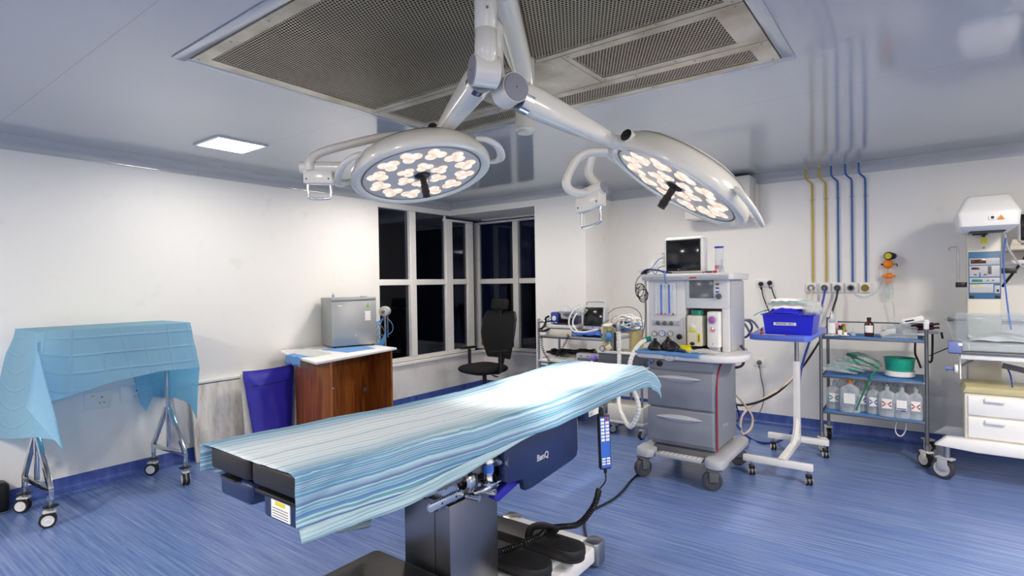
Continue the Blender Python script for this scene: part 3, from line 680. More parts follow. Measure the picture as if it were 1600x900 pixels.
# ------------------------------------------------------------ operating table
TX = -1.685; TW = .275
def lerp_tab(tab, q):
    if q <= tab[0][0]: return tab[0][1]
    for (a, va), (c, vc) in zip(tab, tab[1:]):
        if q <= c: k = (q - a) / (c - a); k = k * k * (3 - 2 * k); return va + (vc - va) * k
    return tab[-1][1]
ZT = [(.85, .970), (1.3, .955), (1.75, .938), (2.15, .932), (2.6, .944), (3.1, .962), (3.4, .965)]
zt = lambda y: lerp_tab(ZT, y)
t = thing('operating_table', 'operating table on a steel column under a striped blue sheet', 'operating table', (TX, 1.77, 0))
def pad(y0, y1, x0, x1, m='vinylblack', th=.075, dz=.006):
    b = MB(); n = 6
    for i in range(n):
        pass
    bm = MB(); bm.box((x0, y0, 0), (x1, y1, th), m, .014, 3)
    for k, p in enumerate(bm.v): bm.v[k] = V((p.x, p.y, p.z + zt(p.y) - dz - th))
    return bm
pad(.872, 1.32, TX - TW + .02, TX - .012).build('mattress_section', t)
pad(.872, 1.32, TX + .012, TX + TW - .015).build('mattress_section', t)
pad(1.33, 1.95, TX - TW + .02, TX + TW - .015).build('mattress_section', t)
pad(1.96, 2.72, TX - TW + .02, TX + TW - .015).build('mattress_section', t)
pad(2.73, 3.24, TX - TW + .03, TX + TW - .03).build('mattress_section', t)
b = MB(); b.box((TX - .23, .89, .80), (TX - .03, 1.32, .872), 'navy', .016, 3); b.build('leg_plate_cover', t)
b = MB(); b.box((TX + .045, .89, .79), (TX + .235, 1.32, .868), 'navy', .016, 3); lp = b.build('leg_plate_cover', t)
b = MB(); b.box((TX + .10, .886, .805), (TX + .2, .8895, .86), 'paper'); b.box((TX + .125, .884, .846), (TX + .175, .887, .857), 'labelyellow')
for k in range(4): b.box((TX + .108, .8845, .811 + k * .008), (TX + .192, .887, .8125 + k * .008), 'greyd')
b.build('warning_label', lp)
b = MB(); b.box((TX + .03, .872, .868), (TX + .265, .9, .882), 'black', .004); b.build('pad_strap', t); b = MB(); b.box((TX - .2, .875, .868), (TX - .1, .9, .876), 'black', .004); b.build('pad_strap', t)
b = MB(); b.box((TX - TW + .02, 1.3, .83), (TX + TW - .02, 3.2, .868), 'greyd', .006); b.build('table_frame', t)
for s_, nm in ((-1, 'left'), (1, 'right')):
    for y0, y1 in ((.95, 1.28), (1.36, 1.93), (1.98, 2.70), (2.76, 3.15)):
        b = MB(); b.box((TX + s_ * (TW - .002), y0, .842), (TX + s_ * (TW + .008), y1, .868), 'steel', .002)
        for yy in (y0 + .05, y1 - .05): b.cyl((TX + s_ * (TW - .02), yy, .855), (TX + s_ * TW, yy, .855), .008, 'steel')
        b.build('side_rail', t)
# navy side covers with the maker's word
for s_ in (-1, 1):
    xo = TX + s_ * (TW - .03); b = MB()
    pts = [(1.83, .80), (2.445, .835), (2.447, .64), (2.435, .615), (2.39, .603), (2.03, .572), (1.985, .575), (1.965, .63), (1.86, .645), (1.83, .66)]
    b.prism(pts, xo - .018, xo + .018, 'navy', 'x', .006); cv = b.build('side_cover', t)
    if s_ > 0: text('BenQ', .041, SIDE((xo + .0185, P(848, 713, x=xo + .018).y, P(848, 713, x=xo + .018).z)) , 'greyl', cv, bold=.0008)
b = MB(); b.box((TX - .22, 1.9, .64), (TX + .22, 2.44, .83), 'navy', .02); b.build('sliding_housing', t)
b = MB(); b.box((TX + .20, 2.455, .60), (TX + .235, 2.50, .80), 'white', .012, X=Matrix.Identity(4)); b.build('white_end_cap', t)
b = MB(); b.box((TX + .19, 2.52, .765), (TX + .262, 2.70, .842), 'navy', .012); nb = b.build('lock_box', t)
b = MB(); b.box((TX + .2625, 2.56, .785), (TX + .2645, 2.67, .825), 'paper'); b.box((TX + .2635, 2.565, .818), (TX + .2655, 2.665, .824), 'brass'); b.build('rating_label', nb)
# column, saddle, ratchet and clamp
b = MB(); b.box((TX - .125, 1.615, .12), (TX + .145, 1.925, .60), 'colsteel', .004); b.box((TX - .1255, 1.68, .2), (TX - .125, 1.682, .6), 'black')
b.box((TX + .06, 1.6135, .2), (TX + .062, 1.6155, .6), 'black'); b.build('column', t)
b = MB(); b.box((TX - .10, 1.64, .60), (TX + .10, 1.9, .70), 'black', .01); b.box((TX - .09, 1.62, .60), (TX + .105, 1.78, .72), 'chrome', .004); b.box((TX - .2, 1.5, .70), (TX + .2, 2.3, .83), 'greyd', .02); b.build('saddle', t)
b = MB(); b.box((TX + .165, 1.47, .632), (TX + .178, 1.85, .660), 'chrome', .002)
for k in range(36): b.box((TX + .166, 1.475 + k * .01, .660), (TX + .177, 1.48 + k * .01, .665), 'chrome')
for k in range(4): b.lathe([(0, .001), (.005, 0)], 'black', at=(TX + .178, 1.54 + k * .08, .646), ax=(1, 0, 0), seg=10)
b.box((TX + .1, 1.53, .61), (TX + .166, 1.57, .655), 'dsteel', .003); b.box((TX + .1, 1.77, .61), (TX + .166, 1.81, .655), 'dsteel', .003); b.build('ratchet_rail', t)
b = MB(); c0 = V((TX + .215, 1.78, 0)); b.lathe([(0, .655), (.028, .655), (.034, .66), (.034, .668), (.024, .672), (.019, .678), (.019, .70), (.023, .703), (.023, .745), (.027, .75), (.024, .765), (0, .767)], 'chrome', at=c0, seg=24)
b.lathe([(.0235, .708), (.0235, .74)], 'labelblue', at=c0, seg=24); b.build('clamp_post', t)
b = MB(); b.tube([(TX + .2, 1.70, .64), (TX + .225, 1.75, .648), (TX + .235, 1.84, .662)], [.010, .012, .008], 'chrome', 10, 4); b.cyl((TX + .19, 1.77, .625), (TX + .245, 1.79, .625), .014, 'chrome'); b.cyl((TX + .18, 1.68, .63), (TX + .24, 1.69, .63), .013, 'chrome'); b.build('clamp_lever', t)
b = MB(); b.cyl((TX + .18, 1.83, .74), (TX + .262, 1.86, .74), .024, 'steel', seg=24); b.build('clamp_knob', t); b = MB(); b.lathe([(.03, -.02), (.045, -.015), (.048, 0), (.045, .015), (.03, .02)], 'chrome', at=(TX + .19, 1.66, .70), ax=(0, 1, 0), seg=24); b.box((TX + .16, 1.68, .66), (TX + .21, 1.72, .72), 'black', .006); b.build('clamp_ring', t)
b = MB(); b.prism([(1.80, .59), (1.99, .66), (1.99, .60), (1.84, .565)], TX + .19, TX + .225, 'royal', 'x', .006); b.prism([(1.84, .68), (2.0, .70), (1.98, .6), (1.9, .61)], TX + .12, TX + .2, 'black', 'x', .006); b.build('release_grip', t)
b = MB(); b.prism(rrect(TX - .29, TX + .30, 1.02, 2.62, .07), .03, .115, 'white', 'z', .012); b.prism(rrect(TX - .24, TX + .25, 1.1, 2.54, .05), .115, .15, 'white', 'z', .012)
for sx in (-1, 1): b.prism(rrect(TX + sx * .275 - .045, TX + sx * .275 + .045, 2.53, 2.635, .03), .012, .13, 'steel', 'z', .01)
b.build('base', t)
for sx in (-1, 1):
    for yy in (1.1, 2.55): 
        q = MB(); q.lathe([(0, 0), (.03, 0), (.034, .006), (.02, .02), (.02, .035), (0, .035)], 'rubber', at=(TX + sx * .22, yy, 0)); q.build('foot', t)
# striped sheet
def hemR(y): return lerp_tab([(.86, .150), (1.15, .152), (1.44, .14), (1.7, .118), (2.0, .112), (2.4, .118), (3.0, .115), (3.3, .13)], y)
def hemL(y): return lerp_tab([(.86, .10), (1.0, .18), (1.05, .22), (1.3, .40), (1.45, .53), (1.585, .545), (1.62, .38), (2.6, .35), (3.3, .25)], y)
def sheet_pt(u, v, dr=0, off=0):
    """u across 0..1 (left hem to right hem), v along"""
    y = .853 + v * (3.30 - .853); L, R_ = hemL(y), hemR(y) + dr; tot = L + 2 * TW + R_
    s_ = u * tot; z = zt(y) + .004; r = .012
    n = mnoise.noise(V((s_ * 7, y * 2.2, .3))) * .004 + mnoise.noise(V((s_ * 25, y * 5, 2))) * .0015
    if s_ < L: d = L - s_; x = TX - TW - .006 - .05 * d - .012 * sin(y * 9 + 1) * d / .2; z = z - d + min(r, d) * .3; x += n * 2
    elif s_ > L + 2 * TW:
        d = s_ - L - 2 * TW; fl = .16 + .25 * max(0, (y - 2.9) / .4)
        x = TX + TW + .006 + fl * d * .55 + (.010 * sin(y * 6.5) + .006 * sin(y * 15 + 1)) * d / .15; z = z - d * (1 - .02 * fl); x += n * 2.5
    else: x = TX - TW + (s_ - L); z += n - .002 * 0
    e = min(abs(s_ - L), abs(s_ - L - 2 * TW))
    if e < r and L - r < s_ < L + 2 * TW + r: z -= (r - e) * .35
    over = max(0, y - 3.24) / .06
    if over > 0:
        z -= .03 * over * over; 
    x += off
    return V((x, y, z))
b = MB(); NU, NV = 110, 120
def suv(u, v): y = .853 + v * 2.447; L = hemL(y); return (u * (L + 2 * TW + hemR(y)) - L - TW, y)
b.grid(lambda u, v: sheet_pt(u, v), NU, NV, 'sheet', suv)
# the end that droops over the head of the table, its near corner pulled out to a point
def end_pt(u, e):
    p = sheet_pt(u, 1.0); y = 3.3; L, R_ = hemL(y), hemR(y); s_ = u * (L + 2 * TW + R_); q = s_ - L
    k = min(1, max(0, (q - .30) / (2 * TW - .30)))            # 0 over the middle, 1 at the near corner
    m = min(1, max(0, (q - 2 * TW) / R_))                      # 0 at the corner, 1 at the hem
    dy = (.035 + .10 * k * k) * (1 - .30 * m); dz = -.17 * (1 - k * .28) * (1 - .45 * m); dx = .035 * k * (1 - m * .8)
    f = e ** .8; return V((p.x + dx * f + .006 * sin(u * 40) * e, p.y + dy * (1 - (1 - e) ** 1.7), p.z + dz * e ** 1.35))
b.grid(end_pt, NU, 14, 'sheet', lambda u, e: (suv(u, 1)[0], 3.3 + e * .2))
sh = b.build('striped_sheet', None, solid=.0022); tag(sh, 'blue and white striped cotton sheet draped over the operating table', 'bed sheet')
b = MB()
def band(u, v):
    y = .862 + u * 1.25; R_ = hemR(y); w_ = .052 * (1 - max(0, (y - 1.55) / .56)); p = sheet_pt(1, (y - .853) / 2.447)
    return V((p.x - .004 + v * w_ * .1, y + v * .006, p.z + .006 - v * w_))
b.grid(band, 60, 4, 'sheetpale'); b.build('underside_hem', sh, solid=.0015)

# hand control on its coiled lead
t = thing('hand_control', 'black and blue hand control hanging from the table rail', 'remote control', (-1.39, 2.5, .86))
X = Matrix.Translation(P(944, 690, x=-1.345)) @ Matrix.Rotation(radians(3), 4, 'X') @ Matrix.Rotation(radians(-38), 4, 'Z')
b = MB(X); b.box((-.016, -.032, -.145), (.014, .032, .145), 'black', .008, 3); b.cyl((0, 0, -.165), (0, 0, -.14), .009, 'black'); b.tube([(0, 0, .13), (-.01, 0, .17), (-.04, 0, .165), (-.045, 0, .13)], .006, 'black', 8, 4); b.build('body', t)
b = MB(X); b.box((.0142, -.026, -.135), (.0152, .026, .135), 'labelblue'); b.build('faceplate', t)
b = MB(X); 
for k in range(7):
    for s_ in (-1, 1): b.box((.0152, s_ * .013 - .010, .115 - k * .018), (.0168, s_ * .013 + .010, .128 - k * .018), 'paper' if not (k == 0 and s_ == 1) else 'labelred', .001)
for k in range(3):
    for s_ in (-1, 1): b.box((.0152, s_ * .013 - .010, -.09 - k * .014), (.0168, s_ * .013 + .010, -.081 - k * .014), 'paper', .001)
b.build('keys', t)
b = MB(); e = X @ V((0, 0, -.16)); b.tube([e, e + V((.0, .0, -.05)), P(936, 765, y=2.5)], .004, 'black', 8, 6); c1 = P(936, 765, y=2.5)
pts = [c1, P(928, 790, y=2.45), P(905, 818, y=2.42), P(878, 823, y=2.38), P(855, 826, y=2.3), V((-1.52, 2.22, .255)), V((-1.58, 2.1, .235)), V((-1.62, 1.96, .24))]
b.tube(coil(pts, .012, 80, 10), .0045, 'black', 6); b.tube(pts, .006, 'black', 6, 6); b.build('coiled_lead', t)
# black padded arm boards lying across the base
def armboard(y, x1, z, name, label, L=.75, w_=.15, strap=False):
    t = thing('arm_board', label, 'arm board', (x1 - L / 2, y, z), 0, 'arm boards stored on the table base')
    o = [(x1 - w_ / 2 + w_ / 2 * cos(a), y + w_ / 2 * sin(a)) for a in [-pi / 2 + pi * k / 14 for k in range(15)]] + [(x1 - L, y + w_ / 2), (x1 - L, y - w_ / 2)]
    b = MB(); b.prism(o, z + .014, z + .062, 'vinylblack', 'z', .01); b.build('cushion', t)
    o2 = [(p - .003 if p > x1 - L + .1 else p + .003, y + (q - y) * .93) for p, q in o]
    b = MB(); b.prism(o2, z, z + .015, 'rubber', 'z', .003); b.build('board', t)
    return t
armboard(2.30, -1.315, .157, 'a', 'black padded arm board with a strap, farther of two on the table base')
armboard(2.07, -1.36, .157, 'b', 'black padded arm board, nearer of two on the table base', .6, .16)
t = thing('strap', 'black strap bunched on the farther arm board beside the coiled lead', 'strap', (-1.5, 2.26, .22))
b = MB(); b.tube([(-1.56, 2.2, .225), (-1.565, 2.2, .26), (-1.55, 2.21, .295), (-1.51, 2.24, .305), (-1.475, 2.27, .288), (-1.468, 2.3, .26)], .020, 'black', 8, 4, .35); b.build('loop', t)
b = MB(); b.prism([(-1.50, .27), (-1.43, .30), (-1.44, .275), (-1.40, .275), (-1.45, .25), (-1.49, .245)], 2.24, 2.252, 'black', 'y', .003); b.build('loose_end', t)
b = MB(); b.prism(rrect(-1.98, -1.50, 1.08, 1.60, .03), .24, .315, 'vinylblack', 'z', .01); b.box((-1.9, 1.15, .15), (-1.6, 1.5, .24), 'black', .01)
tag(b.build('foot_cushion'), 'dark square cushion at the foot of the steel column', 'cushion')

# ------------------------------------------------------------ draped instrument trolley at the left wall
def aframe(parent, a, c, zb=.235, zj=.56, ztp=1.20, w_=.028):
    a, c = V((*a, 0)), V((*c, 0)); m = (a + c) / 2; d = (a - c).normalized(); ang = math.atan2(d.y, d.x); L = (a - c).length
    b = MB(); b.obox((m.x, m.y, zb), (L + w_, w_, w_ * 1.1), 'chrome', .002, (0, 0, ang)); b.build('cross_bar', parent)
    b = MB(); b.obox((m.x, m.y, (zb + ztp) / 2 + .01), (w_ * .9, w_ * .9, ztp - zb - .02), 'chrome', .002, (0, 0, ang)); b.build('post', parent)
    for s_, e in ((1, a), (-1, c)):
        p = e + V((0, 0, zb + .01)); q = m + d * s_ * .016 + V((0, 0, zj)); mm = (p + q) / 2; l = (q - p).length
        z = (q - p).normalized(); y = z.cross(d).normalized(); x = y.cross(z); X = Matrix(((x.x, y.x, z.x, mm.x), (x.y, y.y, z.y, mm.y), (x.z, y.z, z.z, mm.z), (0, 0, 0, 1)))
        b = MB(); b.box((-w_ / 2, -w_ / 2, -l / 2), (w_ / 2, w_ / 2, l / 2), 'chrome', .002, X=X); b.obox((e.x, e.y, zb - .035), (w_ * .95, w_ * .95, .07), 'chrome', .002, (0, 0, ang)); b.build('brace', parent)
t = thing('instrument_trolley', 'chrome framed trolley under a light blue drape by the left wall', 'trolley', (-4.72, 1.42, 0))
NA, NB_ = (-4.44, 1.02), (-4.88, .985); FA, FB = (-4.53, 1.85), (-4.98, 1.80)
aframe(t, NA, NB_); aframe(t, FA, FB)
for (x, y), an in ((NA, 1.3), (NB_, .85), (FA, 2.9), (FB, .8)): caster(t, x, y, .2, .046, .026, an, 'rubber', 'white', 'offwhite', 'black', True)
b = MB(); b.box((-4.96, 1.0, 1.19), (-4.47, 1.85, 1.225), 'steel', .006); b.box((-4.93, 1.03, 1.2), (-4.50, 1.82, 1.232), 'chrome', .003); b.build('top_tray', t)
x0, x1, y0, y1, zz = -4.985, -4.445, .965, 1.88, 1.238
keys = [((x1, 1.62), P(250, 580, x=-4.41)), ((x1, 1.45), P(215, 588, x=-4.42)), ((x1, 1.3), P(178, 596, x=-4.41)), ((x1, 1.13), P(102, 621, x=-4.34)), ((x1, .985), P(42, 636, y=.84)), ((x1 - .02, y0), P(104, 706, y=.915)), ((-4.56, y0), P(88, 688, y=.90)), ((-4.68, y0), P(58, 683, y=.90)),
        ((-4.82, y0), P(10, 686, y=.88)), ((-4.93, y0), P(-25, 680, y=.86)), ((x0, y0 + .02), P(-40, 640, y=.86)), ((x0, 1.15), V((-5.05, 1.12, .70))), ((x0, 1.35), V((-5.04, 1.33, .76))),
        ((x0, 1.5), P(210, 575, x=-5.03)), ((x0, 1.62), P(218, 630, x=-5.04)), ((x0, 1.72), P(228, 644, x=-5.03)), ((x0, 1.80), P(238, 620, x=-5.03)), ((x0 + .02, y1), P(258, 622, y=1.95)), ((-4.8, y1), P(275, 622, y=1.93)), ((-4.62, y1), P(293, 630, y=1.95)), ((-4.5, y1), P(306, 656, y=1.97)), ((x1, y1 - .01), P(311, 574, x=-4.40)), ((x1, 1.75), P(282, 577, x=-4.41))]
n = len(keys); b = MB(); NK = 6; per = []
for i in range(n):
    (p, h), (q, g) = keys[i], keys[(i + 1) % n]
    for k in range(NK): f = k / NK; per.append((V((*p, zz)).lerp(V((*q, zz)), f), h.lerp(g, f)))
NP = len(per); rows = 16; per_len = [0]
for i in range(NP): per_len.append(per_len[-1] + (per[(i + 1) % NP][0] - per[i][0]).length)
def dr(i, j):
    p, h = per[i % NP]; f = j / rows; q = p.lerp(h, f); o = (h - p); L = V((o.x, o.y, 0))
    q = p + V((o.x * f ** 1.15, o.y * f ** 1.15, o.z * f)); nn = mnoise.noise(V((i * .09, f * 3, 4))) * .012 * f
    c = V((p.x - (x0 + x1) / 2, p.y - (y0 + y1) / 2, 0)).normalized(); return q + c * (nn + .004 * min(1, f * 8))
vs = [dr(i, j) for j in range(rows + 1) for i in range(NP)]; fs = []
for j in range(rows):
    for i in range(NP): fs.append((j * NP + i, j * NP + (i + 1) % NP, (j + 1) * NP + (i + 1) % NP, (j + 1) * NP + i))
b.add(vs, fs, 'drape')
for j in range(rows + 1):
    for i in range(NP): b.uv[j * NP + i] = (per_len[i], (per[i][1] - per[i][0]).length * j / rows)
o = len(b.v); gx = 16
b.add([V((x0 + (x1 - x0) * i / gx, y0 + (y1 - y0) * j / gx, zz + .003 * mnoise.noise(V((i * .5, j * .5, 0))) * (0 < i < gx and 0 < j < gx))) for j in range(gx + 1) for i in range(gx + 1)], [(j * 17 + i, j * 17 + i + 1, (j + 1) * 17 + i + 1, (j + 1) * 17 + i) for j in range(gx) for i in range(gx)], 'drape')
for j in range(gx + 1):
    for i in range(gx + 1): b.uv[o + j * 17 + i] = (i * .034, j * .055)
tag(b.build('surgical_drape', None, smooth=180), 'light blue paper drape hanging over the chrome trolley at the left wall', 'drape')
t = thing('equipment_case', 'black case on the floor behind the near wheels of the draped trolley', 'case', (-5.0, .75, 0))
b = MB(); b.box((-5.11, .35, .0), (-4.965, .93, .20), 'black', .03, 3); b.build('shell', t); b = MB(); b.tube([(-4.97, .5, .13), (-4.93, .52, .15), (-4.93, .72, .15), (-4.97, .74, .13)], .009, 'chrome', 8, 4); b.tube([(-4.966, .8, .19), (-4.94, .84, .17), (-4.955, .86, .1)], .004, 'chrome', 6, 3); b.build('handle', t)
b = MB(); b.box((-4.966, .37, .004), (-4.960, .93, .012), 'steel', .001); b.build('metal_edge', t)
def socket(name, label, x, y, z, w_, h, face, m='white', switch=True, pins=True, plug=None):
    """wall plate; face 'x' looks to +x, 'y' looks to -y"""
    t = thing('wall_socket', label, 'socket', (x, y, z)); T = (Matrix(((0, 0, 1, x), (1, 0, 0, y), (0, 1, 0, z), (0, 0, 0, 1))) if face == 'x' else Matrix(((1, 0, 0, x), (0, 0, -1, y), (0, 1, 0, z), (0, 0, 0, 1))))
    b = MB(T); b.box((-w_ / 2, -h / 2, 0), (w_ / 2, h / 2, .010), m, .003); b.build('plate', t)
    if switch: b = MB(T); b.box((-w_ * .27, -h * .22, .009), (-w_ * .1, h * .22, .014), m, .003); b.box((-w_ * .25, h * .25, .009), (-w_ * .12, h * .31, .0105), 'labelyellow'); b.build('switch', t)
    if pins:
        for cx, cy, rr in ((w_ * .16, h * .16, .0055), (w_ * .08, -h * .16, .0045), (w_ * .24, -h * .16, .0045)): b = MB(T); b.lathe([(0, .0105), (rr, .0105), (rr, .009)], 'black', at=(cx, cy, 0), seg=12); b.build('pin_hole', t)
    return t, T
socket('s', 'white socket with a switch on the left wall, under the drape, near of two', XL, 1.475, .64, .17, .135, 'x'); socket('s', 'white socket without a switch on the left wall, nearer the hanging drape tip', XL, 1.71, .65, .17, .135, 'x', switch=False)
# cushion with its white backing
t = thing('padded_cushion', 'dark blue flanged cushion leaning upright between the board and the desk', 'cushion', (-4.85, 2.72, 0))
A, B_, C_, D_ = P(379, 583, x=-4.93), P(459, 572, x=-4.90), V((-4.74, 2.50, .06)), V((-4.74, 2.88, .06))
A, B_ = V((-4.95, P(379, 583, x=-4.95).y, .735)), V((-4.93, P(459, 572, x=-4.93).y, .745)); C_ = V((-4.76, P(400, 690, x=-4.76).y, .04)); D_ = V((-4.76, P(455, 660, x=-4.76).y, .04))
def cus(s_, k):
    def f(u, v):
        p = (C_.lerp(D_, u)).lerp(A.lerp(B_, u), v); e = min(u, 1 - u, v, 1 - v); th = .004 + .034 * (min(1, max(0, e - .05) / .16)) ** .6
        p = p + V((0, 0, .012 * (abs(u - .5) * 2) ** 2 * (v > .8) - .012 * (v > .8))) + V((1, 0, .25)) * (s_ * th + mnoise.noise(V((u * 6, v * 8, 1))) * .004)
        return p
    return f
b = MB(); b.grid(cus(1, 0), 30, 36, 'royal'); b.grid(cus(-1, 0), 30, 36, 'royal'); b.build('pillow_body', t)
b = MB(); p, q = cus(1, 0)(.12, .80), cus(1, 0)(.9, .80); b.tube([cus(1, 0)(.12 + .78 * k / 10, .80 + .01 * k / 10) + V((.002, 0, 0)) for k in range(11)], .003, 'navy', 6); b.build('seam', t)
X = Matrix.Identity(4); b = MB(); o_ = V((-.05, 0, 0)); 
w0, w1, w2, w3 = A + V((-.045, -.0, -.03)), B_ + V((-.045, .02, -.01)), V((-4.82, C_.y - .06, .0)), V((-4.82, D_.y + .09, .0))
th = V((.014, 0, 0)); b.add([w2, w3, w1, w0, w2 + th, w3 + th, w1 + th, w0 + th], [(0, 1, 2, 3), (4, 5, 6, 7), (0, 1, 5, 4), (1, 2, 6, 5), (2, 3, 7, 6), (3, 0, 4, 7)], 'board')
tag(b.build('backing_board'), 'white tapered board standing behind the dark blue cushion', 'board')

# ------------------------------------------------------------ desk with fridge
DZ = .87
t = thing('desk', 'brown laminate desk with a white top by the left wall window', 'desk', (-4.6, 3.3, 0))
b = MB(); b.prism([(-4.02, 2.66), (-4.235, 3.715), (-5.08, 3.84), (-5.08, 2.96), (-4.72, 2.83)], DZ - .022, DZ, 'white', 'z', .004); b.build('desktop', t)
def slab(parent, name, a, c, z0, z1, th, m):
    a, c = V((*a, 0)), V((*c, 0)); d = (c - a); ang = math.atan2(d.y, d.x); mm = (a + c) / 2
    b = MB(); b.obox((mm.x, mm.y, (z0 + z1) / 2), (d.length, th, z1 - z0), m, .001, (0, 0, ang)); return b.build(name, parent)
fa, fb = V((-4.065, 2.835)), V((-4.262, 3.67)); ba, bb = V((-4.75, 2.93)), V((-4.95, 3.78))
slab(t, 'side_panel', fa, ba, 0, DZ - .023, .02, 'wood'); slab(t, 'side_panel', fb, bb, 0, DZ - .023, .02, 'wood')
m0 = fa.lerp(ba, .62); m1 = fb.lerp(bb, .62); slab(t, 'modesty_panel', m0, m1, .17, DZ - .023, .016, 'wood')
b = MB(); p = V((*fa, .62)); b.lathe([(0, .006), (.007, .004), (.008, 0)], 'chrome', at=p + V((.01, .006, 0)), ax=(1, 0, 0), seg=10)
p = V((*m0.lerp(m1, .88), .42)); b.lathe([(0, .02), (.018, .018), (.02, .004), (.026, 0)], 'greyd', at=p + V((.01, 0, 0)), ax=(1, 0, 0), seg=16); b.build('lock', t)
tag((lambda b: b.grid(lambda u, v: (lambda L, s_: V((-4.70 + .32 * u - .22 * max(0, s_) * .2, 2.81 - .055 * u + s_ - .0, DZ + .003) if s_ > 0 else (-4.70 + .32 * u, 2.81 - .055 * u - .012 + s_ * .12, DZ + .003 + s_ - .006 * sin(u * 14))))(0, (v - .35) * .22), 16, 12, 'bluecloth').build('blue_cloth', solid=.002))(MB()), 'blue tray paper hanging over the left corner of the desk', 'cloth')
t = thing('plastic_sheet', 'clear plastic sheet lying on the desk in front of the fridge', 'plastic sheet', (-4.7, 3.0, DZ)); b = MB(); b.prism([(-4.30, 2.80), (-4.36, 3.06), (-4.98, 3.14), (-4.95, 2.93), (-4.66, 2.86)], DZ + .0055, DZ + .008, 'film', 'z'); b.build('sheet', t)
tag((lambda b: b.prism([(-4.33, 3.2), (-4.36, 3.55), (-4.8, 3.68), (-4.75, 3.2)], DZ + .001, DZ + .004, 'bluecloth').build('desk_liner'))(MB()), 'thin blue liner under the fridge on the desk', 'liner')
FZ = DZ + .006
t = thing('mini_fridge', 'silver mini fridge on the brown desk', 'fridge', (-4.82, 3.5, FZ))
F0 = V((-4.725, 3.315)); d = V((.30, .954)).normalized(); nrm = V((d.y, -d.x)); X = Matrix(((d.x, -nrm.x, 0, F0.x), (d.y, -nrm.y, 0, F0.y), (0, 0, 1, FZ), (0, 0, 0, 1)))
W_, D_2, H_ = .462, .385, .50
b = MB(X); b.box((.004, .04, .008), (W_ - .004, D_2, H_), 'silverd', .005); b.build('cabinet', t)
b = MB(X); b.box((0, 0, .012), (W_, .037, H_ - .035), 'silver', .005); b.box((.0, .0, H_ - .033), (W_, .045, H_ + .004), 'silver', .008); dor = b.build('door', t)
b = MB(X); b.lathe([(0, .006), (.007, .005), (.009, 0)], 'chrome', at=(.24, 0, .115), ax=(0, -1, 0), seg=14); b.build('lock', dor)
b = MB(X); b.box((.055, -.0015, H_ - .085), (.10, .001, H_ - .077), 'paper'); b.lathe([(0, .002), (.007, .002), (.007, 0)], 'chrome', at=(.06, 0, H_ - .081), ax=(0, -1, 0), seg=12)
b.prism([(.355, H_ - .105), (.385, H_ - .105), (.37, H_ - .055)], -.0015, .0, 'labelgreen', 'y'); b.build('energy_sticker', dor)
b = MB(X)
for k in range(7): b.box((.335 + (k % 3) * .003, -.0016, H_ - .155 - k * .014), (.4 - (k % 2) * .006, .0, H_ - .144 - k * .014), 'paper')
b.build('paper_label', dor)
b = MB(X)
for p, q in ((.03, .03), (W_ - .03, .03), (.03, D_2 - .03), (W_ - .03, D_2 - .03)): b.cyl((p, q, -.001), (p, q, .01), .014, 'black')
b.build('foot', t)
b = MB(X); b.box((.30, .01, H_ + .004), (.37, .035, H_ + .016), 'greyl', .004); b.build('hinge_cap', t)
t = thing('small_vial', 'small clear bottle with a blue label on top of the fridge', 'bottle', tuple(X @ V((.02, .2, H_)))); b = MB(X); b.lathe([(0, H_ + .004), (.011, H_ + .004), (.012, H_ + .035), (.006, H_ + .042), (.006, H_ + .055), (0, H_ + .056)], 'clear', at=(.05, .12, 0), seg=16); b.build('body', t); b = MB(X); b.lathe([(.0122, H_ + .012), (.0124, H_ + .026)], 'labelblue', at=(.05, .12, 0), seg=16); b.build('label', t)
# chrome stand with round head behind the fridge
t = thing('head_lamp_stand', 'silver drum head on a thin pole with blue tubing beside the fridge', 'stand', (-4.93, 4.13, 0)); hx, hy = -4.93, 4.16
b = MB(); b.cyl((hx, hy, .03), (hx, hy, 1.15), .011, 'steel'); b.cyl((hx + .03, hy + .012, .9), (hx + .03, hy + .012, 1.15), .006, 'steel'); b.build('pole', t)
b = MB(); b.lathe([(0, 0), (.13, 0), (.13, .015), (.03, .03), (0, .035)], 'greyd', at=(hx, hy, 0)); b.build('base', t)
b = MB(); ax = V((.45, -.75, 0)).normalized(); c = V((hx, hy, 1.20)); b.lathe([(0, .058), (.028, .056), (.034, .048), (.05, .05), (.056, .044), (.058, .0), (.054, -.05), (0, -.055)], 'greyl', at=c, ax=ax, seg=28); b.lathe([(0, .066), (.016, .062), (.019, .056)], 'brass', at=c, ax=ax, seg=16); b.build('drum_head', t)
b = MB()
for k in range(5): b.tube([(hx - .02, hy - .0, 1.14 - k * .01), (hx - .02 - .02 * k, hy - .06 - .02 * k, 1.04), (hx - .03, hy - .11 - .012 * k, .92), (hx - .02, hy - .08 - .012 * k, .80), (hx, hy - .02, .84 + .02 * k), (hx + .01, hy + .0, 1.0), (hx, hy, 1.13)], .0055, 'lightbluetube', 6, 6)
b.tube([(hx + .01, hy + .01, 1.13), (hx + .05, hy + .06, 1.05), (hx + .04, hy + .07, .97), (hx, hy + .02, .92)], .005, 'lightbluetube', 6, 6); b.build('blue_tubing', t)
b = MB(); b.lathe([(.085, -.01), (.095, 0), (.085, .01)], 'greyd', at=(hx - .03, hy - .09, .93), ax=(1, -.3, 0), seg=28, sy=1.35)
for k in range(6): a = k * pi / 3; b.cyl((hx - .03, hy - .09, .93), (hx - .03 + .02 * cos(a), hy - .09 + .08 * cos(a), .93 + .1 * sin(a)), .004, 'chrome', seg=8)
b.build('wire_hoop', t)

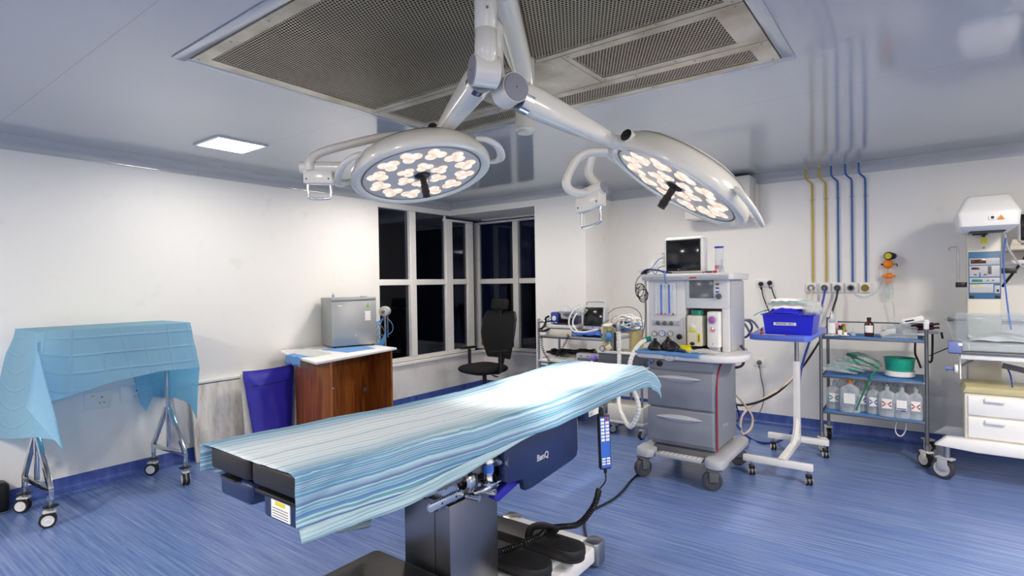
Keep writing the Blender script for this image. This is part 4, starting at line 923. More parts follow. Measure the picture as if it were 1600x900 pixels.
# ------------------------------------------------------------ wall services at the back
YW = YB
def pipe(px0, px1, pyt, pyb, m, label):
    t = thing('gas_pipe', label, 'pipe', tuple(P(px1, pyb, y=YW - .015)), 0, 'medical gas pipes on the back wall')
    a, c = P(px0, pyt, y=YW - .10), P(px0, pyt + 14, y=YW - .10); d, e = P(px1, pyt + 28, y=YW - .016), P(px1, pyb, y=YW - .016)
    c = V((d.x - .045, YW - .10, 2.49)); a = V((c.x, c.y, CEIL - .001)); d = V((d.x, d.y, 2.42)); e = V((d.x, e.y, e.z))
    b = MB(); b.tube([a, c + V((0, 0, .02)), c, c + V((.008, .02, -.02)), d + V((-.006, -.01, .02)), d, d - V((0, 0, .05)), e], .0085, m, 10, 1); b.build('tube', t)
    b = MB(); z = 2.27; b.box((e.x - .02, YW - .02, z), (e.x + .02, YW, z + .008), 'greyl', .002); b.build('clip', t)
    b = MB(); z = 2.27; b.cyl((a.x, a.y, CEIL), (a.x, a.y, CEIL - .004), .016, 'white'); b.build('ceiling_ring', t)
for k, (a_, c_, m, lab) in enumerate(((1257, 1269, 'pipeyellow', 'yellow gas pipe down the back wall, the outermost one'), (1277, 1290, 'pipeyellow', 'yellow gas pipe down the back wall, beside the blue pipes'),
        (1297, 1309, 'pipeblue', 'blue gas pipe down the back wall, next to the yellow pipes'), (1320, 1331, 'pipeblue', 'blue gas pipe down the back wall, middle of the three blue ones'), (1343, 1352, 'pipeblue', 'blue gas pipe down the back wall, nearest the orange regulator'))):
    pipe(a_, c_, 262, 441, m, lab)
labs = ['white gas outlet with a peach hose under the outer yellow pipe', 'white gas outlet with a blue hose under the inner yellow pipe', 'white gas outlet with a black hose under the first blue pipe', 'white gas outlet with an empty black socket under the middle blue pipe', 'white gas outlet with a brass socket nearest the orange regulator']
for k, px in enumerate((1268, 1289, 1309, 1330, 1352)):
    c = P(px, 449, y=YW); t = thing('gas_outlet', labs[k], 'gas outlet', tuple(c), 0, 'gas outlets in a row on the back wall')
    b = MB(); b.box((c.x - .044, YW - .028, c.z - .048), (c.x + .044, YW, c.z + .045), 'white', .006); b.build('plate', t)
    b = MB(); b.lathe([(.030, 0), (.033, .006), (.030, .012), (.022, .012), (.020, .004)], 'brass' if k == 4 else 'steel', at=(c.x, YW - .028, c.z - .005), ax=(0, -1, 0), seg=24); b.build('ring', t)
    b = MB(); b.lathe([(0, .003), (.019, .003), (.021, .001)], 'brass' if k == 4 else ('cream' if k == 0 else 'black'), at=(c.x, YW - .028, c.z - .005), ax=(0, -1, 0), seg=20)
    if k < 3: b.lathe([(0, .02), (.012, .02), (.014, 0)], ('cream', 'steel', 'greyd')[k], at=(c.x, YW - .03, c.z - .005), ax=(0, -1, 0), seg=16)
    b.build('coupling', t)
def wsock(px, py, w_, h, label, plugs=(), pm='black', **k):
    c = P(px, py, y=YW); t, T = socket('s', label, c.x, YW, c.z, w_, h, 'y', **k)
    for dx, dz in plugs:
        b = MB(T); b.lathe([(.012, .010), (.024, .014), (.022, .04), (.012, .052), (0, .054)], pm, at=(dx, dz, 0), seg=16); b.tube([(dx, dz - .01, .04), (dx, dz - .04, .045), (dx + .01, dz - .06, .035)], .006, pm, 8, 3); b.build('plug', t)
    return c
c1 = wsock(1196, 442, .17, .085, 'white double socket with two black plugs on the back wall', [(-.04, -.01), (.045, 0)], switch=False, pins=False)
wsock(1150, 441, .075, .08, 'small blank white wall plate beside the anaesthesia machine', switch=False, pins=False)
c2 = wsock(1187, 566, .12, .09, 'white socket with a grey plug low on the back wall', [(0, 0)], 'greyd', switch=False, pins=False)
def cable(name, label, pts, r, m, k=6, cat='cable', seg=8):
    b = MB(); b.tube(pts, r, m, seg, k); o = b.build(name); tag(o, label, cat); return o
cable('plug_cable', 'thin black cable dropping from the double socket behind the blue bin', [P(1190, 448, y=YW - .05), P(1192, 462, y=YW - .04), P(1198, 478, y=YW - .03), P(1206, 500, y=YW - .03), P(1210, 530, y=YW - .02)], .006, 'black')
cable('plug_cable', 'second black cable dropping from the double socket', [P(1205, 448, y=YW - .05), P(1208, 458, y=YW - .04), P(1214, 475, y=YW - .03), P(1216, 500, y=YW - .02), P(1216, 525, y=YW - .02)], .006, 'black')
cable('power_cable', 'grey cable hanging from the low socket to the floor', [P(1187, 572, y=YW - .04), P(1189, 590, y=YW - .03), P(1193, 610, y=YW - .03), P(1192, 632, y=YW - .04), P(1184, 648, y=YW - .06), P(1170, 658, y=YW - .1), V((P(1160, 664, y=6.0).x, 5.95, .008))], .005, 'greyd')
# orange suction regulator and its jar
sx = P(1389, 401, y=YW).x; z0 = P(1389, 401, y=YW).z
t = thing('suction_regulator', 'orange suction regulator with a clear jar on the back wall', 'regulator', (sx, YW, 1.55))
b = MB(); c = V((sx, YW - .07, P(1389, 400, y=YW - .07).z)); b.lathe([(.02, -.03), (.036, -.028), (.038, 0), (.034, .012), (.028, .014)], 'black', at=c, ax=(-.25, -1, 0), seg=26); b.lathe([(0, .012), (.028, .012)], 'yellow', at=c, ax=(-.25, -1, 0), seg=24); b.cyl(c + V((.02, .02, 0)), c + V((.03, .08, 0)), .03, 'black'); b.build('gauge', t)
c2_ = V((sx - .004, YW - .07, P(1389, 413, y=YW - .07).z)); b = MB(); b.ball(c2_, (.042, .036, .040), 'orange', 24, 14); b.cyl(c2_, c2_ + V((0, .07, 0)), .015, 'orange'); b.build('regulator_body', t)
b = MB(); b.cyl(c2_ + V((-.036, -.01, 0)), c2_ + V((-.05, -.018, 0)), .008, 'black'); b.cyl(c2_ + V((.03, 0, 0)), c2_ + V((.065, -.008, .002)), .005, 'brass'); b.cyl(c2_ + V((.065, -.008, .002)), c2_ + V((.07, -.01, -.022)), .004, 'black'); b.build('valve_stems', t)
b = MB(); b.cyl(c2_ - V((0, 0, .035)), c2_ - V((0, 0, .075)), .007, 'steel'); b.build('coupling_stem', t)
zj = P(1389, 431, y=YW - .07).z; b = MB(); b.lathe([(0, .03), (.02, .03), (.024, .012), (.052, .008), (.054, -.008), (.048, -.012), (.03, -.014), (0, -.014)], 'orange', at=(sx, YW - .07, zj), seg=28); b.prism([(sx - .03, zj - .012), (sx + .03, zj - .012), (sx + .02, zj - .07), (sx - .02, zj - .075)], YW - .09, YW - .05, 'orange', 'y', .005); b.build('jar_cap', t)
b = MB(); b.lathe([(.042, 0), (.042, -.06), (.036, -.07), (.034, -.19), (.03, -.195), (0, -.196)], 'clear', at=(sx, YW - .07, zj - .01), seg=26); b.build('jar', t)
cable('suction_tube', 'clear tube looping from the orange regulator along the back wall', [P(1384, 414, y=YW - .09), P(1377, 420, y=YW - .06), P(1374, 432, y=YW - .05), P(1378, 442, y=YW - .04), P(1370, 456, y=YW - .03), P(1352, 464, y=YW - .02), P(1335, 460, y=YW - .02)], .006, 'clear', cat='tube')
cable('drain_tube', 'clear tube hanging down from the suction jar to the trolley', [P(1391, 440, y=YW - .11), P(1392, 460, y=YW - .12), P(1396, 480, y=YW - .11), P(1398, 500, y=YW - .1), P(1396, 515, y=YW - .12)], .006, 'clear', cat='tube')
# steel equipment rail
t = thing('wall_rail', 'thin steel rail along the back wall behind the incubator', 'rail', (.4, YW, 1.16))
b = MB(); a_ = P(1476, 499, y=YW - .05); b.cyl((a_.x, YW - .05, a_.z), (1.3, YW - .05, a_.z), .009, 'steel'); b.build('bar', t)
for xx in (a_.x + .03, .75, 1.2): b = MB(); b.cyl((xx, YW - .05, a_.z), (xx, YW, a_.z), .008, 'steel'); b.lathe([(0, 0), (.02, 0), (.018, .006), (0, .007)], 'steel', at=(xx, YW, a_.z), ax=(0, -1, 0)); b.build('bracket', t)

# ------------------------------------------------------------ anaesthesia machine
t = thing('anaesthesia_machine', 'grey and white anaesthesia machine on casters with two drawers', 'anaesthesia machine', (-1.47, 4.3, 0))
BX0, BX1, BY0, BY1 = -1.735, -1.20, 4.04, 4.62
b = MB(); b.box((BX0 + .02, BY0 + .02, .24), (BX1 - .01, BY1, .905), 'grey', .03, 3); body = b.build('cabinet', t)
b = MB(); b.tube([(BX1 - .004, BY0 + .03, .25), (BX1 - .004, BY0 + .03, .55), (BX1 - .004, BY0 + .035, .72), (BX1 - .004, BY0 + .07, .82), (BX1 - .004, BY0 + .17, .895)], .006, 'red', 8, 6); b.build('red_stripe', body)
text('Primus', .05, SIDE((BX1 - .009, BY0 + .26, .40)), 'greyl', body)
def drawer(z0, z1, hz, hw):
    b = MB(); b.box((BX0 + .01, BY0, z0), (BX1 - .02, BY0 + .04, z1), 'grey', .014, 3); d = b.build('drawer', t); b = MB(); cx = (BX0 + BX1) / 2 - .01; n = 18; vs = []
    for j in range(2 * 1 + 3):
        for i in range(n + 1):
            u = i / n * 2 - 1; prof = (1 - u * u); y = [.0, .030, .034, .016, .0][j] * (prof ** .35 if j else prof); zz = [.024, .020, .0, -.024, -.034][j] * prof
            vs.append(V((cx + u * hw, BY0 - y * .9 - .001, hz + zz + (.0 if j < 2 else 0))))
    b.add(vs, [(j * (n + 1) + i, j * (n + 1) + i + 1, (j + 1) * (n + 1) + i + 1, (j + 1) * (n + 1) + i) for j in range(4) for i in range(n)], 'greyl'); b.build('handle', d)
drawer(.275, .532, .468, .18); drawer(.540, .82, .768, .18)
b = MB(); b.box((BX0 + .015, BY0 + .01, .825), (BX1 - .02, BY0 + .045, .905), 'grey', .008); b.lathe([(.022, .0), (.024, .008), (.014, .010), (.012, .004), (0, .004)], 'black', at=(-1.625, BY0 + .01, .868), ax=(0, -1, 0)); b.lathe([(0, .03), (.013, .028), (.015, 0)], 'labelblue', at=(-1.70, BY0 + .01, .87), ax=(0, -1, 0)); b.lathe([(0, .02), (.01, .018), (.01, 0)], 'brass', at=(-1.68, BY0 + .01, .88), ax=(0, -1, 0)); b.build('outlet_strip', t)
# chassis with lobes
b = MB(); b.box((BX0 + .05, BY0 + .0, .165), (BX1 - .04, BY1 + .0, .24), 'greyd', .012)
for cx in (BX0 + .015, BX1 - .0):
    b.prism(rrect(cx - .07, cx + .07, BY0 - .11, BY0 + .10, .06), .155, .225, 'greyl', 'z', .016); b.prism(rrect(cx - .06, cx + .06, BY0 - .05, BY1 + .1, .05), .16, .22, 'greyl', 'z', .012)
b.build('chassis', t)
b = MB(); b.box((BX0 + .10, BY0 - .075, .175), (BX1 - .09, BY0 + .02, .200), 'greyl', .006)
for k in range(9):
    for j in range(2): b.lathe([(0, .003), (.008, .002), (.009, 0)], 'white', at=(BX0 + .14 + k * .035, BY0 - .05 + j * .035, .2), seg=8)
b.build('foot_rest', t)
for x, y, an in ((BX0 + .01, BY0 - .05, 1.05), (BX1 + .005, BY0 - .05, .45), (BX0 + .01, BY1 + .04, 2.0), (BX1 + .01, BY1 + .04, .3)): caster(t, x, y, .17, .070, .04, an, 'wheelgrey', 'wheelgrey', 'greyd')
# worktop, bulging at the right end
wp = [(-1.80, 4.02), (-1.77, 3.99), (-1.30, 3.965), (-1.20, 3.965), (-1.10, 4.0), (-1.04, 4.07), (-1.01, 4.18), (-1.02, 4.32), (-1.07, 4.42), (-1.12, 4.46), (-1.12, 4.6), (-1.82, 4.6), (-1.82, 4.08)]
b = MB(); b.prism(wp, .908, .962, 'panelwhite', 'z', .016); b.lathe([(.02, .0), (.026, .003), (.03, 0)], 'greyl', at=(-1.52, 3.975, .93), ax=(0, -1, 0), sx=1.6); b.build('worktop', t)
# upper cabinet
UY = 4.20; UX0, UX1 = P(1013, 480, y=UY).x, P(1138, 480, y=UY).x; UD = 4.62
XM = P(1071, 480, y=UY).x
b = MB(); b.box((UX0, UY, .962), (XM, UD, 1.50), 'panelwhite', .008); b.box((XM, UY + .002, 1.285), (UX1, UD, 1.50), 'panelwhite', .008)
b.box((XM, UD - .05, .962), (UX1, UD, 1.29), 'offwhite'); b.box((UX1 - .05, UY + .01, .962), (UX1, UD, 1.29), 'panelwhite', .006); b.box((UX1, UY + .05, .965), (UX1 + .012, UD - .02, 1.49), 'greyl', .004); b.build('upper_cabinet', t)
def q2(px, py): p = P(px, py, y=UY); return p.x, p.z
# flow tubes
x0, z1 = q2(1024, 443); x1, z0 = q2(1057, 492)
b = MB(); b.box((x0 - .004, UY - .008, z0 - .004), (x1 + .004, UY + .002, z1 + .004), 'greyl', .002); b.box((x0, UY - .0095, z0), (x1, UY - .006, z1), 'white'); fl = b.build('flowmeter_window', t)
for k in range(5):
    b = MB(); xx = x0 + .02 + k * (x1 - x0 - .04) / 4; b.cyl((xx, UY - .014, z0 + .012), (xx, UY - .014, z1 - .008), .006, 'labelblue' if k in (1, 3) else 'clear', seg=10); b.lathe([(0, 0), (.008, .0), (.008, .012), (0, .012)], ('pink', 'red', 'purple', 'pink', 'red')[k], at=(xx, UY - .014, z0), seg=10)
    for j in range(12): b.box((xx + .008, UY - .0098, z0 + .02 + j * .013), (xx + .014, UY - .0094, z0 + .0215 + j * .013), 'greyd')
    b.build('flow_tube', fl)
x0, z1 = q2(1019, 500); x1, z0 = q2(1062, 510); b = MB(); b.box((x0, UY - .006, z0), (x1, UY + .002, z1), 'greyl', .004)
for k in range(3): xx = x0 + .05 + k * .055; b.lathe([(0, .022), (.012, .02), (.014, .002), (.018, 0)], 'greyd', at=(xx, UY - .006, (z0 + z1) / 2), ax=(0, -1, 0), seg=16); b.box((xx - .02, UY - .02, (z0 + z1) / 2 - .004), (xx + .02, UY - .014, (z0 + z1) / 2 + .002), 'steel', .002)
b.build('valve_strip', t)
for k, (px, rr, m) in enumerate(((1023, .022, 'greyd'), (1035, .026, 'labelblue'), (1048, .023, 'greyd'))):
    x_, z_ = q2(px, 521); b = MB(); b.lathe([(rr * .84, 0), (rr, .004), (rr, .010), (rr * .86, .011)], m, at=(x_, UY, z_), ax=(0, -1, 0), seg=24); b.lathe([(0, .006), (rr * .86, .006)], 'white', at=(x_, UY, z_), ax=(0, -1, 0), seg=24); b.box((x_ - .001, UY - .008, z_ - .002), (x_ + .001, UY - .0065, z_ + rr * .7), 'black'); b.build('pressure_gauge', t)
x_, z_ = q2(1062, 526); b = MB(); b.lathe([(.02, 0), (.022, .012), (.014, .014), (.012, .006), (0, .006)], 'black', at=(x_, UY, z_), ax=(0, -1, 0), seg=22); b.build('outlet_socket', t)
x0, z1 = q2(1077, 437); x1, z0 = q2(1115, 466); b = MB(); b.box((x0, UY - .003, z0), (x1, UY + .004, z1), 'screeng', .002); b.build('ventilator_screen', t)
for k, m in enumerate(('labelyellow', 'greyd', 'greyd', 'labelblue')): x_, z_ = q2(1121, 438 + k * 6); b = MB(); b.box((x_ - .012, UY - .003, z_ - .006), (x_ + .012, UY + .004, z_ + .006), m, .002); b.build('key', t)
x_, z_ = q2(1123, 463); b = MB(); b.lathe([(0, .018), (.019, .017), (.022, .004), (.022, 0)], 'greyd', at=(x_, UY, z_), ax=(0, -1, 0), seg=24); b.build('rotary_knob', t)
# top deck
b = MB(); b.prism(rrect(UX0 - .045, UX1 + .05, UY - .06, UD + .03, .05), 1.50, 1.552, 'panelwhite', 'z', .016); b.box((UX0 - .02, UY - .066, 1.508), (UX1 + .02, UY - .055, 1.535), 'greyl', .004); b.box((UX0 + .36, UY - .068, 1.514), (UX0 + .41, UY - .064, 1.526), 'labelred'); b.lathe([(0, .002), (.005, 0)], 'labelred', at=(UX0 + .06, UY - .066, 1.52), ax=(0, -1, 0), seg=8); b.build('top_deck', t)
text('Primus', .016, FRONT((UX0 + .32, UY - .0665, 1.52)), 'paper', t)
b = MB(); b.cyl((UX0 - .035, UY + .03, 1.02), (UX0 - .035, UY + .03, 1.5), .008, 'steel'); b.tube([(UX1 + .03, UY + .2, 1.0), (UX1 + .06, UY + .2, .95), (UX1 + .06, UY + .15, .86), (UX1 + .02, UY + .1, .84)], .010, 'black', 8, 4); b.build('side_rail', t)
# vaporizers stand in the open bay
t2 = thing('vaporizer', 'cream vaporizer with a green cap and yellow label in the machine bay', 'vaporizer', (P(1088, 520, y=UY - .02).x, UY + .03, .965))
VY = UY - .045
def q3(px, py): p = P(px, py, y=VY); return p.x, p.z
x0, z1 = q3(1073, 493); x1, z0 = q3(1097, 543); b = MB(); b.box((x0, VY, z0 + .006), (x1, VY + .17, z1), 'cream', .008); b.build('body', t2)
b = MB(); b.lathe([(0, .042), (.035, .040), (.042, .032), (.042, 0), (0, 0)], 'vapgreen', at=((x0 + x1) / 2, VY + .07, z1), seg=28, sx=1.1); b.build('dial_cap', t2)
b = MB(); cx = x0 + .04; b.lathe([(0, .006), (.022, .004), (.026, 0)], 'offwhite', at=(cx, VY, z1 - .085), ax=(0, -1, 0), seg=22); b.box((cx - .028, VY - .004, z1 - .125), (cx + .028, VY, z1 - .1), 'labelyellow', .002); b.build('sight_glass', t2)
b = MB(); b.box((x1 - .035, VY - .003, z0 + .035), (x1 - .01, VY, z0 + .105), 'labelyellow', .002); b.box((x1 - .026, VY - .0035, z0 + .045), (x1 - .019, VY - .0025, z0 + .095), 'black'); b.lathe([(0, .008), (.012, .006), (.014, 0)], 'black', at=(cx, VY, z0 + .025), ax=(0, -1, 0), seg=12, sx=1.4); b.build('label', t2)
t3 = thing('vaporizer', 'white vaporizer with a pink dial in the machine bay', 'vaporizer', (P(1118, 520, y=UY).x, UY + .03, .965))
x0, z1 = q3(1104, 487); x1, z0 = q3(1124, 535); z0 = .965; b = MB(); b.box((x0, VY, z0 + .03), (x1, VY + .16, z1), 'white', .012, 3); b.box((x0 + .01, VY + .02, z0 - .002), (x1 - .01, VY + .14, z0 + .032), 'greyl', .004); b.build('body', t3)
b = MB(); cx = (x0 + x1) / 2 - .004; b.lathe([(.024, 0), (.033, .004), (.033, .014), (.024, .016)], 'greyl', at=(cx, VY, z1 - .06), ax=(0, -1, 0), seg=26); b.lathe([(0, .02), (.02, .018), (.024, .014)], 'magenta', at=(cx, VY, z1 - .06), ax=(0, -1, 0), seg=24); b.build('dial', t3)
b = MB(); b.lathe([(0, .01), (.018, .008), (.02, 0)], 'pink', at=(cx + .004, VY, z1 - .135), ax=(0, -1, 0), seg=20); b.build('filler_port', t3); b = MB(); b.tube([(cx - .01, VY - .004, z1 - .115), (cx, VY - .018, z1 - .12), (cx + .015, VY - .008, z1 - .13)], .005, 'chrome', 8, 3); b.lathe([(0, .001), (.004, 0)], 'black', at=(cx, VY, z0 + .06), ax=(0, -1, 0), seg=8); b.build('filler_key', t3)
# patient monitor on the deck
MY = 4.33; t4 = thing('patient_monitor', 'white patient monitor with a dark screen on top of the anaesthesia machine', 'monitor', (P(1068, 418, y=MY).x, MY + .06, 1.553))
def q4(px, py): p = P(px, py, y=MY); return p.x, p.z
x0, z1 = q4(1037, 372); x1, z0 = q4(1099, 420); z0 = 1.556
b = MB(); b.box((x0, MY, z0), (x1, MY + .13, z1), 'white', .028, 4); b.box((x0 + .03, MY + .05, z0 + .03), (x1 - .03, MY + .2, z1 - .03), 'offwhite', .03, 3); b.build('housing', t4)
b = MB(); b.box((x0 + .020, MY - .006, z0 + .020), (x1 - .020, MY + .004, z1 - .020), 'black', .016, 3); bz = b.build('bezel', t4)
b = MB(); b.box((x0 + .033, MY - .0075, z0 + .045), (x1 - .033, MY - .005, z1 - .034), 'screen', .001); b.build('screen', t4); b = MB(); b.box(((x0 + x1) / 2 - .03, MY - .0068, z0 + .030), ((x0 + x1) / 2 + .03, MY - .006, z0 + .034), 'greyd'); b.lathe([(0, .0012), (.004, 0)], 'paper', at=((x0 + x1) / 2 - .038, MY - .006, z0 + .032), ax=(0, -1, 0), seg=10); b.build('logo', bz)
b = MB()
for k in range(4): zz = z0 + .05 + k * .035; b.box((x0 - .028, MY + .03, zz), (x0 + .004, MY + .06, zz + .024), 'cream', .004); b.tube([(x0 - .028, MY + .045, zz + .012), (x0 - .06, MY + .04, zz + .0), (x0 - .085 - k * .008, MY + .03, zz - .05), (x0 - .11, MY, 1.60 + k * .004)], .004, 'offwhite' if k % 2 else 'labelblue', 6, 4)
b.build('lead_connectors', t4)
# things on the deck
t5 = thing('clear_canister', 'tall clear canister with a blue lid on top of the anaesthesia machine', 'canister', tuple(P(1124, 425, y=4.36)))
p = P(1124, 425, y=4.36); zt_ = P(1124, 385, y=4.36).z; b = MB(); b.lathe([(0, 1.554), (.030, 1.554), (.032, 1.56), (.033, zt_ - .01)], 'clear', at=(p.x, p.y, 0), seg=24); b.build('jar', t5); b = MB(); b.lathe([(.033, zt_ - .012), (.035, zt_ - .01), (.035, zt_), (0, zt_ + .001)], 'bluebin', at=(p.x, p.y, 0), seg=24); b.build('lid', t5)
b = MB(); b.lathe([(.0335, 1.585), (.034, 1.60), (.0335, 1.615)], 'pink', at=(p.x, p.y, 0), seg=24, sx=1); b.build('pink_label', t5)
p = P(1128, 425, y=4.28); t5 = thing('dropper_bottle', 'small white dropper bottle in front of the clear canister', 'bottle', (p.x, p.y, 1.553)); b = MB(); b.lathe([(0, 1.553), (.018, 1.553), (.02, 1.56), (.02, 1.60), (.008, 1.615), (.006, 1.63), (.004, 1.655), (0, 1.657)], 'saline', at=(p.x, p.y, 0), seg=18); b.build('body', t5)
p = P(1104, 422, y=4.25); t5 = thing('probe_plug', 'grey and red cable plug lying beside the monitor', 'plug', (p.x, p.y, 1.553)); b = MB(); b.cyl((p.x, p.y, 1.562), (p.x + .04, p.y, 1.562), .009, 'greyd'); b.cyl((p.x + .045, p.y, 1.562), (p.x + .075, p.y + .01, 1.565), .010, 'labelred'); b.cyl((p.x - .03, p.y, 1.56), (p.x, p.y, 1.562), .005, 'greyd'); b.build('body', t5)
t5 = thing('pressure_cuff', 'navy blood pressure cuff folded on the corner of the machine top', 'cuff', (UX0 + .06, UY + .02, 1.553))
b = MB(); b.grid(lambda u, v: V((UX0 - .04 + u * .21, UY - .05 + v * .13, 1.558 + .038 * sin(pi * min(1, u * 1.1)) * (1 - .3 * v) + .006 * sin(u * 9))), 18, 10, 'navydeep'); b.build('cuff_body', t5, solid=.01)
b = MB(); b.grid(lambda u, v: V((UX0 - .075 + u * .14, UY - .03 + v * .10, 1.575 + .028 * u + .01 * v)), 10, 8, 'greyl'); b.build('grey_flap', t5, solid=.004)
b = MB(); b.tube([(UX0 + .15, UY - .04, 1.585), (UX0 + .17, UY - .075, 1.57), (UX0 + .17, UY - .078, 1.52), (UX0 + .16, UY - .03, 1.475)], .005, 'lightbluetube', 8, 5); b.cyl((UX0 + .16, UY - .03, 1.48), (UX0 + .16, UY - .02, 1.455), .007, 'white'); b.build('air_tube', t5)
# worktop items
b = MB(); o = [(-1.78, 4.0), (-1.27, 3.972), (-1.235, 4.08), (-1.25, 4.16), (-1.77, 4.16)]
b.grid(lambda u, v: V((-1.79 + u * (.50 + .05 * v), 3.965 + .012 * sin(u * 5) * (1 - v) + v * .19 + (.0 if u < .9 else .01), .9645 + .0015 * sin(u * 22) - (0.0))), 30, 10, 'bluecloth'); b.grid(lambda u, v: V((-1.79 + u * .50, 3.962 + .012 * sin(u * 5) - .002, .9645 + .0015 * sin(u * 22) - v * (.016 + .012 * u))), 30, 3, 'bluecloth')
tag(b.build('tray_paper', solid=.002), 'light blue paper liner on the anaesthesia machine worktop', 'paper liner')
def mask(x, y, r, h, m, lab, tilt=0, name='face_mask'):
    t = thing(name, lab, 'face mask', (x, y, .967)); X = Matrix.Translation((x, y, .97)) @ Matrix.Rotation(tilt, 4, 'Y')
    b = MB(X); b.lathe([(r * .9, .0), (r, .006), (r * .98, .016), (r * .72, h * .5), (r * .42, h * .72), (r * .28, h * .8), (0, h * .8)], m, seg=24, sx=1.15, sy=.85); b.build('cushion_shell', t)
    b = MB(X); b.lathe([(r * .26, h * .78), (r * .26, h), (r * .3, h), (r * .2, h * 1.02), (0, h * 1.0)], m, seg=18); b.build('connector', t)
mask(-1.665, 4.06, .052, .085, 'black', 'black anaesthetic face mask, nearest the green connector'); mask(-1.585, 4.09, .045, .10, 'black', 'black anaesthetic face mask standing tallest in the middle of the group', .12); mask(-1.525, 4.07, .05, .095, 'black', 'black anaesthetic face mask leaning towards the yellow one', -.35)
mask(-1.435, 4.10, .055, .05, 'yellow', 'yellow rimmed clear face mask lying beside the black masks', .5)
t5 = thing('mask_pouch', 'clear foil pouch with peach caps on the blue liner', 'pouch', (-1.31, 4.08, .967)); b = MB(); b.grid(lambda u, v: V((-1.41 + u * .22, 4.0 + v * .14, .972 + .022 * sin(pi * u) * sin(pi * v) + .008 * mnoise.noise(V((u * 9, v * 7, 0))))), 22, 16, 'film'); b.build('film', t5, solid=.001)
for dx, dy in ((.05, .05), (.09, .07), (.07, .02)): b = MB(); b.ball((-1.41 + dx, 4.02 + dy, .978), (.016, .012, .009), 'hosepeach', 12, 8); b.build('peach_cap', t5)
t5 = thing('laryngoscope_piece', 'dark blue plastic connector between the yellow mask and the pouch', 'connector', (-1.44, 4.02, .967)); b = MB(); b.tube([(-1.49, 4.01, .978), (-1.455, 4.02, .98), (-1.41, 4.0, .978)], .011, 'navy', 12, 5); b.build('body', t5)
# green connector + breathing hoses
def corr(name, lab, pts, r, m='hosewhite', cat='hose'):
    pts = spline([V(p) for p in pts], 26); L = [0]
    for p, q in zip(pts, pts[1:]): L.append(L[-1] + (q - p).length)
    b = MB(); b.tube(pts, [r * (1 + .10 * sin(l / .0045 * 1.0)) for l in L], m, 14); o = b.build(name); tag(o, lab, cat); return o
p0 = P(1010, 531, y=4.06); p1 = P(966, 512, y=4.25)
corr('breathing_hose', 'white corrugated hose looping from the green connector down and up to a metal tip', [p0, P(1000, 537, y=4.02), P(989, 553, y=3.96), P(984, 572, y=3.92), P(986, 600, y=3.88), P(996, 625, y=3.86), P(997, 645, y=3.86), P(985, 667, y=3.88), P(973, 650, y=3.95), P(967, 632, y=4.02), P(967, 600, y=4.12), P(967.5, 560, y=4.22), P(967, 530, y=4.25), p1], .017)
t5 = thing('hose_connector', 'green and blue hose connector at the left end of the worktop', 'connector', tuple(p0)); b = MB(); b.cyl(p0 - V((0, 0, .0)), p0 + V((.035, .01, .012)), .02, 'vapgreen'); b.cyl(p0 + V((-.02, 0, -.008)), p0, .021, 'navydeep'); b.build('body', t5)
t5 = thing('hose_tip', 'metal and beige tip on the straight hanging hose', 'connector', tuple(p1)); b = MB(); b.lathe([(.019, -.03), (.021, 0), (.021, .03), (.018, .045), (.0, .046)], 'steel', at=p1, seg=20); b.lathe([(.014, .045), (.014, .06), (0, .061)], 'hosepeach', at=p1, seg=16); b.build('body', t5)
# tangle of leads at the left of the machine
t5 = thing('lead_tangle', 'tangle of thin black leads hung at the side of the anaesthesia machine', 'cable', tuple(P(998, 455, y=4.23)))
for k in range(6):
    r0 = random.random; ctr = P(999 + k * 1.2, 452 + k * 2, y=4.22); pts = [ctr + V(((.035 + .012 * r0()) * cos(a + k), .012 * r0(), (.045 + .02 * r0()) * sin(a + k))) for a in [i * .8 for i in range(9)]]
    b = MB(); b.tube(pts, .0028, 'black', 6, 6); b.build('lead', t5)
b = MB(); b.tube([P(1004, 428, y=4.22), P(996, 436, y=4.22), P(993, 448, y=4.22), P(1000, 452, y=4.22)], .003, 'black', 6, 5); b.tube([P(1007, 460, y=4.21), P(1009, 490, y=4.21), P(1006, 515, y=4.20), P(1002, 528, y=4.2)], .004, 'greyd', 6, 5); b.build('hanging_lead', t5)

# ------------------------------------------------------------ equipment cart behind the head of the table
CY = 4.95
def cp(px, py, y=CY): return P(px, py, y=y)
cx0, cx1 = cp(842, 540).x, cp(957, 540).x; CB = CY + .42
t = thing('equipment_cart', 'steel cart crowded with monitors and cables beside the pillar', 'cart', ((cx0 + cx1) / 2, CY + .2, 0))
S1, S2, S3 = cp(900, 527).z, .57, .24
b = MB()
for yy in (CY, CB):
    b = MB(); top = S1 + (.14 if 1 else 0); b.tube([(cx0, yy, .12), (cx0, yy, top - .03), (cx0 + .012, yy, top), (cx0 + .05, yy, top + .012), (cx0 + .09, yy, top + .012)], .014, 'steel', 12, 4); b.build('post', t)
    b = MB(); b.cyl((cx1, yy, .12), (cx1, yy, S1 + .09), .014, 'steel'); b.build('post', t)
b = MB(); b.cyl((cx0 + .09, CY, S1 + .152), (cx0 + .09, CB, S1 + .152), .012, 'steel'); b.build('handle_bar', t)
for z in (S1, S2, S3): b = MB(); b.box((cx0, CY, z - .022), (cx1, CB, z), 'steel', .004); b.box((cx0, CY - .006, z - .026), (cx1, CY + .004, z + .006), 'steel', .003); b.build('shelf', t)
for x, y in ((cx0, CY), (cx1, CY), (cx0, CB), (cx1, CB)): caster(t, x, y, .13, .045, .028, 1.0, 'rubber', 'greyl', 'greyl')
